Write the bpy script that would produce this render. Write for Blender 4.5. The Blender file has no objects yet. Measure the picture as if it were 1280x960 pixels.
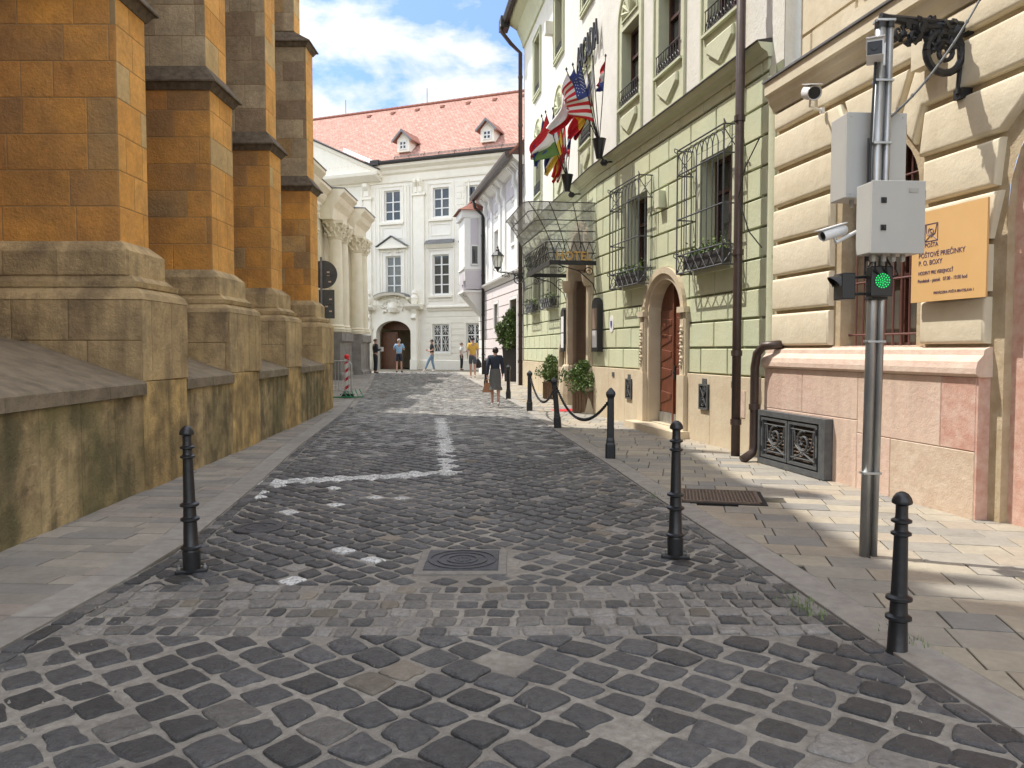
import bpy, bmesh, math, random
from mathutils import Vector, Matrix
random.seed(7)
R = math.radians
scene = bpy.context.scene
col = scene.collection
# ---------------- camera, sky, sun, exposure ----------------
CAMH = 1.55; PITCH = R(2.56); FPX = 961.0
cam_d = bpy.data.cameras.new('camera'); cam = bpy.data.objects.new('camera', cam_d); col.objects.link(cam)
cam_d.sensor_width = 36; cam_d.lens = FPX/1280*36; cam_d.clip_start = .05; cam_d.clip_end = 2000
cam.location = (0, 0, CAMH); cam.rotation_euler = (R(90)-PITCH, 0, 0)
scene.camera = cam
LT = Vector((.93, -.37, -1.82)).normalized()          # direction the sunlight travels
sun_el = math.asin(-LT.z); sun_az = math.atan2(-LT.x, -LT.y)
w = bpy.data.worlds.new('World'); scene.world = w; w.use_nodes = True
nt = w.node_tree; nt.nodes.clear()
def N(nt, typ, **kw):
    n = nt.nodes.new(typ)
    for k, v in kw.items():
        if k.startswith('i_'): n.inputs[k[2:].replace('_', ' ')].default_value = v
        else: setattr(n, k, v)
    return n
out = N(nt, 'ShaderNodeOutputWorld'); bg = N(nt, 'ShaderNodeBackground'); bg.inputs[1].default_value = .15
sky = N(nt, 'ShaderNodeTexSky', sky_type='NISHITA'); sky.sun_disc = False
sky.sun_elevation = sun_el; sky.sun_rotation = sun_az % (2*math.pi); sky.air_density = 1.1; sky.dust_density = .6; sky.ozone_density = 1.6
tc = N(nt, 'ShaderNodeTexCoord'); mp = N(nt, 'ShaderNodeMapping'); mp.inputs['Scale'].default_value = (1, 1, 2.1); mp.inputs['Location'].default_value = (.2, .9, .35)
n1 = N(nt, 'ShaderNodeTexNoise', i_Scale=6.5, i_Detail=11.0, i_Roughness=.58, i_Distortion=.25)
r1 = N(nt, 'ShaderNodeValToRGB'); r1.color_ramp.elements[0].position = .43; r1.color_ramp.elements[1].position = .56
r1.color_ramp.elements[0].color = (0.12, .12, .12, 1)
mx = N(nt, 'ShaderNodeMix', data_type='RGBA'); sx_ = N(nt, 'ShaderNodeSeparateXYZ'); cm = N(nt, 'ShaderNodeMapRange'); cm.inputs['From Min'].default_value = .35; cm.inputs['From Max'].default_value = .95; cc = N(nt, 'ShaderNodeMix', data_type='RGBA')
cc.inputs['A'].default_value = (8.2, 8.3, 8.5, 1); cc.inputs['B'].default_value = (3.3, 3.4, 3.55, 1)       # unseen cloud overhead and behind made brighter for fill light, dimmer to the north
L = nt.links.new
L(tc.outputs['Generated'], mp.inputs['Vector']); L(mp.outputs[0], n1.inputs['Vector']); L(n1.outputs['Fac'], r1.inputs[0])
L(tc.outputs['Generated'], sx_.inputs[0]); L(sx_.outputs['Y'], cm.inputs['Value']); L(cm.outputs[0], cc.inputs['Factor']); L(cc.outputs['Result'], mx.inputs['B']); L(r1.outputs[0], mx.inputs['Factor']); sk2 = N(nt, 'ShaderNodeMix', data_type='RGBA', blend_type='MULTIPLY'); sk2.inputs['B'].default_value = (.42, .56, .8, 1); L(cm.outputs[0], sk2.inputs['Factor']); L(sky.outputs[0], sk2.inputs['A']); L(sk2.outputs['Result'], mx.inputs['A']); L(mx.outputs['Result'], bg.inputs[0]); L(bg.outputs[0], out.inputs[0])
sl = bpy.data.lights.new('sun', 'SUN'); sl.energy = 2.6; sl.angle = R(.53); sl.color = (1, .95, .87)
so = bpy.data.objects.new('sun', sl); col.objects.link(so); so.rotation_euler = LT.to_track_quat('-Z', 'Y').to_euler(); so.location = (-20, 10, 40)
scene.view_settings.view_transform = 'Standard'; scene.view_settings.look = 'None'
scene.view_settings.exposure = 1.07; scene.view_settings.gamma = 1
scene.cycles.max_bounces = 6; scene.cycles.diffuse_bounces = 4; scene.cycles.transparent_max_bounces = 12
scene.cycles.caustics_reflective = False; scene.cycles.caustics_refractive = False

# ---------------- projection helpers (measuring real positions) ----------------
def ray(u, v):
    xc = (u-640)/FPX; yc = (480-v)/FPX
    c, s = math.cos(PITCH), math.sin(PITCH)
    return Vector((xc, c+yc*s, -s+yc*c))
def gz(y): return max(0, min(.36, (y-18)*.02)) if y > 18 else 0.
def ground(u, v):
    d = ray(u, v); z = 0.
    for _ in range(8):
        t = (z-CAMH)/d.z; z = gz(d.y*t)
    return Vector((d.x*t, d.y*t, z))
def at_y(u, v, y):
    d = ray(u, v); t = y/d.y
    return Vector((d.x*t, y, CAMH+d.z*t))
class Facade:
    def __init__(s, p0, p1, z0=0.):
        s.p0 = Vector((p0[0], p0[1], 0)); q = Vector((p1[0], p1[1], 0))-s.p0
        s.L = q.length; s.d = q.normalized(); s.n = Vector((s.d.y, -s.d.x, 0)); s.z0 = z0
    def pt(s, a, z, o=0.): return s.p0+s.d*a+s.n*o+Vector((0, 0, z))
    def hit(s, u, v, o=0.):
        r = ray(u, v); C = Vector((0, 0, CAMH)); t = (s.p0+s.n*o-C).dot(s.n)/r.dot(s.n); p = C+r*t
        return ((p-s.p0).dot(s.d), p.z)
# ---------------- mesh builder ----------------
OFF = {}
class MB:
    def __init__(s): s.v = []; s.f = []; s.m = []; s.cm = 0
    def face(s, pts, m=None):
        b = len(s.v); s.v.extend([tuple(p) for p in pts]); s.f.append(tuple(range(b, b+len(pts)))); s.m.append(s.cm if m is None else m)
    def raw(s, vs, fs, m=None):
        b = len(s.v); s.v.extend([tuple(p) for p in vs]); mm = s.cm if m is None else m
        for f in fs: s.f.append(tuple(b+i for i in f)); s.m.append(mm)
    def hexa(s, p, m=None):       # p: 4 bottom, 4 top
        s.raw(p, [(3, 2, 1, 0), (4, 5, 6, 7), (0, 1, 5, 4), (1, 2, 6, 5), (2, 3, 7, 6), (3, 0, 4, 7)], m)
    def box(s, x0, x1, y0, y1, z0, z1, m=None):
        s.hexa([(x0, y0, z0), (x1, y0, z0), (x1, y1, z0), (x0, y1, z0), (x0, y0, z1), (x1, y0, z1), (x1, y1, z1), (x0, y1, z1)], m)
    def bbox(s, x0, x1, y0, y1, z0, z1, b=.01, m=None):   # box with chamfered edges
        pts = []; xs = (x0, x1); ys = (y0, y1); zs = (z0, z1)
        bm = bmesh.new(); bmesh.ops.create_cube(bm, size=1)
        for v in bm.verts: v.co = Vector(((x0+x1)/2+v.co.x*(x1-x0), (y0+y1)/2+v.co.y*(y1-y0), (z0+z1)/2+v.co.z*(z1-z0)))
        bmesh.ops.bevel(bm, geom=bm.edges[:], offset=b, segments=2, affect='EDGES', profile=.5)
        bm.verts.index_update(); s.raw([v.co.copy() for v in bm.verts], [[v.index for v in f.verts] for f in bm.faces], m); bm.free()
    def fbox(s, F, a0, a1, z0, z1, o0, o1, m=None):
        s.hexa([F.pt(a0, z0, o0), F.pt(a1, z0, o0), F.pt(a1, z0, o1), F.pt(a0, z0, o1), F.pt(a0, z1, o0), F.pt(a1, z1, o0), F.pt(a1, z1, o1), F.pt(a0, z1, o1)], m)
    def prism(s, poly, vec, m=None):
        n = len(poly); poly = [Vector(p) for p in poly]; vec = Vector(vec)
        s.raw(poly+[p+vec for p in poly], [tuple(range(n-1, -1, -1)), tuple(range(n, 2*n))]+[(i, (i+1) % n, n+(i+1) % n, n+i) for i in range(n)], m)
    def sweep(s, F, prof, a0, a1, m=None):   # prof: list of (o,z); swept along facade
        s.prism([F.pt(a0, z, o) for o, z in prof], F.d*(a1-a0), m)
    def tube(s, pts, r, n=8, m=None, r2=None, cap=True):
        pts = [Vector(p) for p in pts]; k = len(pts)
        if isinstance(r, (int, float)): rs = [r+(((r2-r)*i/(k-1)) if r2 is not None else 0) for i in range(k)]
        else: rs = r
        vs = []; t0 = (pts[1]-pts[0]).normalized(); up = Vector((0, 0, 1)) if abs(t0.z) < .9 else Vector((1, 0, 0)); x = t0.cross(up).normalized()
        for i, p in enumerate(pts):
            t = ((pts[min(i+1, k-1)]-pts[max(i-1, 0)])).normalized(); x = (x-t*x.dot(t)).normalized(); y = t.cross(x)
            for j in range(n):
                a = 2*math.pi*j/n; vs.append(p+(x*math.cos(a)+y*math.sin(a))*rs[i])
        fs = [(i*n+j, i*n+(j+1) % n, (i+1)*n+(j+1) % n, (i+1)*n+j) for i in range(k-1) for j in range(n)]
        if cap: fs += [tuple(range(n-1, -1, -1)), tuple(range((k-1)*n, k*n))]
        s.raw(vs, fs, m)
    def lathe(s, c, prof, n=16, m=None, sx=1, sy=1, cap=True):    # prof: (r,z)
        vs = []; k = len(prof); c = Vector(c)
        for r, z in prof:
            for j in range(n):
                a = 2*math.pi*j/n; vs.append(c+Vector((r*sx*math.cos(a), r*sy*math.sin(a), z)))
        fs = [(i*n+j, i*n+(j+1) % n, (i+1)*n+(j+1) % n, (i+1)*n+j) for i in range(k-1) for j in range(n)]
        if cap: fs += [tuple(range(n-1, -1, -1)), tuple(range((k-1)*n, k*n))]
        s.raw(vs, fs, m)
    def build(s, name, mats, parent=None, smooth=False, fix=True, angle=None):
        if not isinstance(mats, (list, tuple)): mats = [mats]
        off = Vector((0, 0, 0)); p = parent
        while p is not None:
            off += OFF.get(p.name, Vector((0, 0, 0))); p = p.parent
        me = bpy.data.meshes.new(name); me.from_pydata([(v[0]-off.x, v[1]-off.y, v[2]-off.z) for v in s.v], [], s.f)
        for m in mats: me.materials.append(m)
        me.polygons.foreach_set('material_index', s.m)
        if fix:
            bm = bmesh.new(); bm.from_mesh(me)
            if angle: bmesh.ops.remove_doubles(bm, verts=bm.verts[:], dist=1e-5)
            bmesh.ops.recalc_face_normals(bm, faces=bm.faces[:]); bm.to_mesh(me); bm.free()
        if smooth or angle:
            me.polygons.foreach_set('use_smooth', [True]*len(me.polygons))
            if angle: me.set_sharp_from_angle(angle=R(angle))
        me.update()
        o = bpy.data.objects.new(name, me); col.objects.link(o); o.parent = parent
        return o
def thing(name, label, cat, loc=(0, 0, 0), group=None):
    o = bpy.data.objects.new(name, None); col.objects.link(o); o.location = loc; o.empty_display_size = .2
    OFF[o.name] = Vector(loc); tag(o, label, cat, group); return o
def tag(o, label, cat, group=None):
    o['label'] = label; o['category'] = cat
    if group: o['group'] = group
    return o
def struct(o): o['kind'] = 'structure'; return o
def stuff(o): o['kind'] = 'stuff'; return o
# ---------------- materials ----------------
def mat(name, c, rough=.8, c2=None, ns=6., c3=None, ns3=.7, w3=.5, isl=0., bump=0., bs=40., metal=0., spec=None, alpha=1., emit=None, sc=(1, 1, 1), streak=0., scol=(.1, .09, .07), lohi=(.35, .65)):
    m = bpy.data.materials.new(name); m.use_nodes = True; nt = m.node_tree; b = nt.nodes['Principled BSDF']; L = nt.links.new
    b.inputs['Roughness'].default_value = rough; b.inputs['Metallic'].default_value = metal
    if spec is not None: b.inputs['Specular IOR Level'].default_value = spec
    b.inputs['Base Color'].default_value = (*c, 1)
    if alpha < 1: b.inputs['Alpha'].default_value = alpha
    if emit: b.inputs['Emission Color'].default_value = (*emit[0], 1); b.inputs['Emission Strength'].default_value = emit[1]
    geo = N(nt, 'ShaderNodeNewGeometry'); mp = N(nt, 'ShaderNodeMapping'); mp.inputs['Scale'].default_value = sc; L(geo.outputs['Position'], mp.inputs[0])
    cur = None
    def rgb(c):
        n = N(nt, 'ShaderNodeRGB'); n.outputs[0].default_value = (*c, 1); return n.outputs[0]
    def noise(s, d=6, rg=.6):
        n = N(nt, 'ShaderNodeTexNoise'); n.inputs['Scale'].default_value = s; n.inputs['Detail'].default_value = d; n.inputs['Roughness'].default_value = rg; L(mp.outputs[0], n.inputs['Vector']); return n.outputs['Fac']
    def ramp(f, a, bb):
        n = N(nt, 'ShaderNodeMapRange'); n.inputs['From Min'].default_value = a; n.inputs['From Max'].default_value = bb; n.clamp = True; L(f, n.inputs['Value']); return n.outputs[0]
    def mix(f, a, bb, typ='MIX'):
        n = N(nt, 'ShaderNodeMix', data_type='RGBA', blend_type=typ); L(a, n.inputs['A']); L(bb, n.inputs['B'])
        if isinstance(f, float): n.inputs['Factor'].default_value = f
        else: L(f, n.inputs['Factor'])
        return n.outputs['Result']
    if c2 or c3 or isl or streak:
        cur = rgb(c)
        if c2: cur = mix(ramp(noise(ns), *lohi), cur, rgb(c2))
        if c3: 
            f = ramp(noise(ns3, 4), .5-.12, .5+.16); mm = N(nt, 'ShaderNodeMath', operation='MULTIPLY'); L(f, mm.inputs[0]); mm.inputs[1].default_value = w3; cur = mix(mm.outputs[0], cur, rgb(c3))
        if streak:
            mp2 = N(nt, 'ShaderNodeMapping'); mp2.inputs['Scale'].default_value = (3, 3, .35); L(geo.outputs['Position'], mp2.inputs[0])
            n = N(nt, 'ShaderNodeTexNoise'); n.inputs['Scale'].default_value = 1.6; n.inputs['Detail'].default_value = 7; L(mp2.outputs[0], n.inputs['Vector'])
            f = ramp(n.outputs['Fac'], .5, .75); mm = N(nt, 'ShaderNodeMath', operation='MULTIPLY'); L(f, mm.inputs[0]); mm.inputs[1].default_value = streak; cur = mix(mm.outputs[0], cur, rgb(scol))
        if isl:
            h = N(nt, 'ShaderNodeHueSaturation'); L(cur, h.inputs['Color'])
            mr = N(nt, 'ShaderNodeMapRange'); L(geo.outputs['Random Per Island'], mr.inputs['Value']); mr.inputs['To Min'].default_value = 1-isl; mr.inputs['To Max'].default_value = 1+isl
            L(mr.outputs[0], h.inputs['Value']); cur = h.outputs[0]
        L(cur, b.inputs['Base Color'])
    if bump:
        ad = N(nt, 'ShaderNodeMath', operation='MULTIPLY_ADD'); L(noise(bs*.22, 5, .6), ad.inputs[0]); ad.inputs[1].default_value = 1.6; L(noise(bs, 8, .65), ad.inputs[2])
        bn = N(nt, 'ShaderNodeBump'); bn.inputs['Strength'].default_value = bump; bn.inputs['Distance'].default_value = .02
        L(ad.outputs[0], bn.inputs['Height']); L(bn.outputs[0], b.inputs['Normal'])
    return m
def island_ramp(m, stops, var=.25, keep=.0):
    """per-block colours: random per island -> constant ramp, modulated by the material's own noise"""
    nt = m.node_tree; L = nt.links.new; b = nt.nodes['Principled BSDF']
    geo = N(nt, 'ShaderNodeNewGeometry'); r = N(nt, 'ShaderNodeValToRGB'); L(geo.outputs['Random Per Island'], r.inputs[0])
    cr = r.color_ramp; cr.interpolation = 'CONSTANT'
    while len(cr.elements) < len(stops): cr.elements.new(.5)
    for e, (p, c) in zip(cr.elements, stops): e.position = p; e.color = (*c, 1)
    n = N(nt, 'ShaderNodeTexNoise'); n.inputs['Scale'].default_value = 2.3; n.inputs['Detail'].default_value = 9; n.inputs['Roughness'].default_value = .68; L(geo.outputs['Position'], n.inputs['Vector'])
    mr = N(nt, 'ShaderNodeMapRange'); L(n.outputs['Fac'], mr.inputs['Value']); mr.inputs['From Min'].default_value = .3; mr.inputs['From Max'].default_value = .7; mr.inputs['To Min'].default_value = 1-var; mr.inputs['To Max'].default_value = 1+var
    nb = N(nt, 'ShaderNodeTexNoise'); nb.inputs['Scale'].default_value = 17.; nb.inputs['Detail'].default_value = 8; nb.inputs['Roughness'].default_value = .7; L(geo.outputs['Position'], nb.inputs['Vector'])
    mb_ = N(nt, 'ShaderNodeMapRange'); L(nb.outputs['Fac'], mb_.inputs['Value']); mb_.inputs['From Min'].default_value = .3; mb_.inputs['From Max'].default_value = .7; mb_.inputs['To Min'].default_value = 1-var*.6; mb_.inputs['To Max'].default_value = 1+var*.6
    mm_ = N(nt, 'ShaderNodeMath', operation='MULTIPLY'); L(mr.outputs[0], mm_.inputs[0]); L(mb_.outputs[0], mm_.inputs[1]); mr = mm_
    h = N(nt, 'ShaderNodeHueSaturation'); L(r.outputs[0], h.inputs['Color']); L(mr.outputs[0], h.inputs['Value'])
    cur = h.outputs[0]
    if b.inputs['Base Color'].is_linked and keep:
        mx = N(nt, 'ShaderNodeMix', data_type='RGBA'); mx.inputs['Factor'].default_value = keep; L(cur, mx.inputs['A']); L(b.inputs['Base Color'].links[0].from_socket, mx.inputs['B']); cur = mx.outputs['Result']
    L(cur, b.inputs['Base Color']); return m
M = {}
M['mortar'] = mat('mortar', (.28, .255, .22), .95, (.41, .38, .33), 22., (.17, .155, .135), 1.3, .6, bump=.6, bs=120.)
M['stone'] = mat('basalt_stone', (.07, .071, .076), .42, (.12, .12, .12), 24., (.048, .049, .052), .8, .4, isl=.34, bump=.9, bs=60., spec=.5)
M['stone_old'] = mat('worn_stone', (.165, .158, .147), .6, (.25, .235, .215), 30., isl=.4, bump=.7, bs=60.)
M['stone_tan'] = mat('tan_stone', (.19, .165, .13), .8, (.24, .21, .17), 20., isl=.3, bump=.6, bs=60.)
M['white_paint'] = mat('white_paint', (.66, .66, .64), .7, (.2, .2, .2), 34., isl=.15, bump=.4, bs=50., lohi=(.47, .62))
M['stone_far'] = mat('sunlit_dusty_stone', (.22, .218, .21), .5, (.34, .33, .31), 20., (.13, .13, .13), .8, .5, isl=.35, bump=.8, bs=50.)  # paler far cobbles: dust, and sunlight put into the colour
M['slab_left'] = island_ramp(mat('left_slab', (.2, .18, .16), .8, bump=.35, bs=70.), [(0, (.26, .235, .2)), (.3, (.32, .285, .24)), (.6, (.23, .215, .195)), (.82, (.29, .245, .21))], .18)
M['kerb'] = mat('kerb_stone', (.34, .315, .28), .8, (.26, .24, .215), 9., isl=.12, bump=.4, bs=80.)
M['slab_right'] = island_ramp(mat('right_slab', (.2, .18, .16), .8, bump=.35, bs=70.), [(0, (.3, .275, .23)), (.25, (.35, .31, .24)), (.5, (.27, .25, .215)), (.72, (.34, .29, .225)), (.88, (.235, .225, .205))], .16)
M['dirt'] = mat('joint_dirt', (.09, .075, .055), .95, (.05, .05, .035), 12.)
M['ashlar_orange'] = island_ramp(mat('ochre_ashlar', (.36, .21, .085), .85, (.72, .36, .075), 1.1, (.2, .125, .06), 1.3, .75, bump=.8, bs=30., streak=.35, scol=(.12, .075, .04)), [(0, (.74, .33, .065)), (.42, (.62, .26, .05)), (.62, (.38, .19, .07)), (.78, (.38, .26, .13)), (.9, (.56, .42, .22))], .36, .6)
M['ashlar_grey'] = island_ramp(mat('grey_ashlar', (.3, .2, .1), .85, (.3, .22, .12), 2., (.14, .11, .08), .9, .6, bump=.6, bs=40.), [(0, (.38, .31, .2)), (.3, (.3, .23, .15)), (.52, (.47, .38, .25)), (.72, (.25, .18, .12)), (.84, (.42, .27, .11))], .4, .35)
M['ashlar_lit'] = island_ramp(mat('lit_ochre_ashlar', (.5, .3, .1), .85, (.55, .31, .09), 1.2, (.36, .22, .1), .9, .5, bump=.45, bs=45.), [(0, (.82, .41, .1)), (.5, (.74, .345, .07)), (.8, (.62, .45, .22))], .3, .3)  # street faces lighter: sky and bounce light put into their colour
M['plinth_stone'] = island_ramp(mat('weathered_plinth', (.48, .355, .19), .9, (.18, .13, .075), 2.2, (.68, .5, .25), 2.0, .8, bump=1., bs=26., streak=.8, scol=(.085, .066, .045), lohi=(.42, .6)), [(0, (.5, .36, .19)), (.4, (.34, .24, .13)), (.7, (.62, .47, .26))], .45, .62)
M['moss_stone'] = mat('mossy_stone', (.52, .39, .21), .92, (.21, .155, .085), 2.4, (.11, .11, .04), 1.1, .7, isl=.2, bump=1., bs=28., streak=.75, scol=(.08, .072, .038), lohi=(.42, .6))
M['clean_stone'] = mat('pale_streaked_stone', (.7, .49, .21), .9, (.4, .275, .12), 3., (.17, .13, .07), 1.5, .75, isl=.1, bump=1., bs=28., streak=.8, scol=(.13, .1, .05))
M['coping'] = mat('coping_stone', (.27, .22, .155), .9, (.15, .12, .08), 5., (.33, .27, .19), .9, .5, isl=.15, bump=.6, bs=40.)
M['joint'] = mat('wall_joint', (.27, .18, .085), .95, (.36, .26, .14), 5.)
M['slate'] = mat('dark_weathering', (.085, .062, .042), .85, (.17, .13, .085), 9., bump=.6, bs=40.)
M['cream'] = mat('cream_stucco', (.8, .74, .58), .85, (.74, .67, .5), 2.5, bump=.15, bs=60., streak=.25, scol=(.5, .45, .35))
M['cream_grey'] = mat('grey_base_stone', (.3, .28, .25), .9, (.22, .2, .18), 3., isl=.12, bump=.5, bs=40., streak=.5, scol=(.12, .11, .1))
M['white'] = mat('white_stucco', (.88, .845, .76), .85, (.83, .795, .71), 1.5, bump=.12, bs=70., streak=.12, scol=(.52, .5, .44))
M['white_trim'] = mat('white_trim', (.88, .84, .73), .8, (.83, .79, .68), 3., bump=.1, bs=70.)
M['hotel_white'] = mat('hotel_white_stucco', (.76, .745, .68), .88, (.7, .685, .61), 3., bump=.3, bs=70., streak=.1, scol=(.55, .53, .45))
M['green_block'] = mat('pale_green_stucco', (.575, .61, .42), .88, (.53, .565, .385), 3., (.63, .58, .36), 1., .35, isl=.035, bump=.25, bs=80., streak=.1, scol=(.4, .42, .28))
M['green_joint'] = mat('dark_green_joint', (.22, .235, .15), .9)
M['green_trim'] = mat('pale_green_trim', (.6, .61, .44), .85, (.55, .57, .4), 4., bump=.2, bs=80.)
M['beige_stone'] = mat('beige_stone', (.62, .53, .38), .8, (.55, .45, .31), 2.5, isl=.06, bump=.25, bs=60., streak=.15, scol=(.42, .35, .24))
M['brown_stone'] = mat('brown_portal_stone', (.34, .24, .17), .75, (.27, .19, .13), 3., bump=.2, bs=60.)
M['post_block'] = mat('post_cream_stucco', (.7, .62, .46), .9, (.65, .57, .41), 4., (.74, .67, .52), 1.2, .5, bump=.35, bs=11., streak=.2, scol=(.5, .41, .29))
M['post_joint'] = mat('post_ochre_joint', (.52, .43, .29), .92, (.4, .31, .19), 5., bump=.4, bs=40.)
M['marble'] = mat('pink_limestone', (.62, .43, .345), .6, (.66, .5, .41), 14., (.68, .56, .43), 1.1, .5, isl=.06, bump=.35, bs=70., streak=.35, scol=(.36, .25, .19))
M['marble_red'] = mat('red_veined_limestone', (.55, .3, .23), .6, (.66, .46, .37), 9., isl=.05, bump=.3, bs=70.)
M['moulding'] = mat('pale_pink_moulding', (.7, .56, .45), .7, (.62, .45, .36), 7., bump=.3, bs=60.)
M['pink_white'] = mat('pinkish_white_stucco', (.78, .71, .7), .85, (.74, .67, .66), 3., bump=.12, bs=70.)
M['lilac'] = mat('lilac_grey_stucco', (.56, .52, .55), .85, (.52, .49, .52), 3.)
M['house_white'] = mat('house_white_stucco', (.8, .79, .76), .85, (.76, .75, .72), 3., streak=.1, scol=(.6, .6, .58))
M['house_joint'] = mat('grey_joint', (.32, .29, .25), .9)  # grey wall face between the grooved courses
M['roof_red'] = island_ramp(mat('red_tile', (.5, .25, .18), .8, bump=.2, bs=60.), [(0, (.44, .235, .18)), (.3, (.47, .26, .2)), (.6, (.41, .215, .165)), (.85, (.5, .29, .23))], .06)
M['dark_metal'] = mat('dark_sheet_metal', (.035, .033, .032), .55, (.05, .045, .04), 8., metal=.3)
M['grey_metal'] = mat('grey_sheet_metal', (.16, .16, .16), .5, (.22, .22, .22), 6., metal=.4)
M['brown_pipe'] = mat('brown_painted_pipe', (.055, .036, .03), .4, (.075, .05, .04), 10., metal=.2)
M['iron'] = mat('wrought_iron', (.022, .022, .024), .5, (.035, .034, .034), 30., metal=.3, bump=.2, bs=90.)
M['iron_grey'] = mat('weathered_grille_iron', (.075, .075, .08), .5, (.11, .11, .115), 20., metal=.4)
M['black_paint'] = mat('black_gloss_paint', (.014, .015, .017), .33, (.022, .023, .025), 40., bump=.08, bs=60.)
M['vent_iron'] = mat('painted_vent_iron', (.075, .08, .085), .5, (.11, .115, .115), 14., bump=.2, bs=90.)
M['black'] = mat('dark_interior', (.012, .011, .01), .9)
M['dim'] = mat('dim_interior', (.05, .035, .025), .9)
M['glass'] = mat('window_glass', (.02, .025, .03), .06, (.05, .05, .05), .8, spec=.8)
M['glass_pale'] = mat('window_glass_pale', (.13, .12, .1), .08, (.04, .04, .04), .9, spec=.8)
M['win_white'] = mat('white_window_paint', (.75, .75, .72), .5)
M['win_brown'] = mat('brown_window_wood', (.09, .035, .025), .5, (.06, .025, .018), 20.)
M['door_wood'] = mat('reddish_door_wood', (.19, .06, .03), .42, (.11, .034, .018), 5., sc=(5, 5, .7), bump=.2, bs=30.)
M['gate_wood'] = mat('dark_gate_wood', (.13, .05, .02), .55, (.08, .03, .012), 4., sc=(6, 6, .6))
M['wood_box'] = mat('planter_wood', (.15, .085, .04), .6, (.1, .055, .028), 5., sc=(1, 1, 12), isl=.2, bump=.3, bs=30.)
M['steel'] = mat('galvanised_steel', (.5, .51, .5), .38, (.36, .37, .37), 9., metal=.8, bump=.1, bs=40., sc=(1, 1, .4))
M['cabinet'] = mat('grey_cabinet_paint', (.47, .47, .44), .5, (.44, .44, .42), 3., bump=.04, bs=60.)
M['cam_white'] = mat('white_plastic', (.76, .76, .75), .35)
M['plastic_black'] = mat('black_plastic', (.015, .015, .015), .4)
M['led'] = mat('green_led', (.0, .25, .06), .3, emit=((.01, .75, .16), .65))
M['led_base'] = mat('green_led_lens', (.0, .07, .03), .3, emit=((.0, .3, .06), .05))
M['sign_tan'] = mat('tan_sign_panel', (.73, .46, .2), .45, (.7, .43, .18), 3.)
M['ink'] = mat('blue_sign_ink', (.05, .035, .13), .5)
M['red'] = mat('red_cloth', (.6, .02, .03), .7, (.5, .015, .025), 12.)
M['wcloth'] = mat('white_cloth', (.75, .74, .72), .8)
M['blue'] = mat('blue_cloth', (.04, .06, .25), .75)
M['green'] = mat('green_cloth', (.12, .22, .06), .75)
M['yellow'] = mat('yellow_cloth', (.75, .5, .06), .75)
M['blackc'] = mat('black_cloth', (.025, .025, .03), .8)
M['orange'] = mat('orange_cloth', (.7, .25, .05), .7)
M['gold'] = mat('gold_letters', (.5, .3, .09), .4, metal=.5)
M['skin'] = mat('skin', (.48, .27, .19), .6)
M['hair_dark'] = mat('dark_hair', (.018, .013, .012), .5)
M['hair_grey'] = mat('grey_hair', (.42, .38, .33), .6)
M['hair_brown'] = mat('brown_hair', (.12, .06, .03), .6)
M['navy'] = mat('navy_cloth', (.018, .024, .04), .8, (.03, .035, .055), 30.)
M['grey_cloth'] = mat('grey_cloth', (.15, .15, .14), .85, (.11, .11, .105), 40.)
M['jeans'] = mat('blue_denim', (.22, .32, .42), .85, (.16, .24, .33), 20.)
M['slate_cloth'] = mat('slate_shorts', (.075, .09, .11), .85)
M['mustard'] = mat('mustard_shirt', (.66, .42, .08), .85)
M['sky_shirt'] = mat('light_blue_shirt', (.3, .5, .72), .85)
M['tan_leather'] = mat('tan_leather', (.33, .14, .05), .5)
M['leaf'] = mat('leaf', (.075, .13, .03), .5, (.13, .19, .05), 9., isl=.45)
M['leaf_light'] = mat('light_leaf', (.16, .24, .06), .5, (.1, .17, .04), 9., isl=.4)
M['stem'] = mat('stem', (.12, .08, .05), .8)
M['soil'] = mat('soil', (.05, .035, .02), .95, bump=.6, bs=40.)
M['dark_box'] = mat('dark_planter', (.045, .042, .04), .6)
M['glass_canopy'] = mat('canopy_glass', (.62, .63, .58), .3, (.34, .35, .33), 7., alpha=.42, streak=.5, scol=(.85, .85, .8))
M['lamp_glass'] = mat('lantern_glass', (.72, .72, .64), .15, alpha=.55)
M['rust'] = mat('rusty_iron', (.2, .14, .1), .7, (.13, .1, .08), 25., bump=.4, bs=80.)
M['manhole'] = mat('manhole_iron', (.055, .057, .062), .5, (.09, .09, .095), 20., metal=.3, bump=.3, bs=90.)
M['concrete'] = mat('patch_concrete', (.21, .2, .18), .9, (.28, .26, .23), 12., bump=.5, bs=70.)
M['rednet'] = mat('red_lamp_plastic', (.7, .02, .02), .4)
M['green_pl'] = mat('green_plastic', (.02, .22, .08), .5)
M['sign_back'] = mat('dark_sign_back', (.06, .065, .06), .5, (.085, .09, .085), 6.)
M['white_tin'] = mat('white_sheet_metal', (.75, .77, .8), .5)
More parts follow.
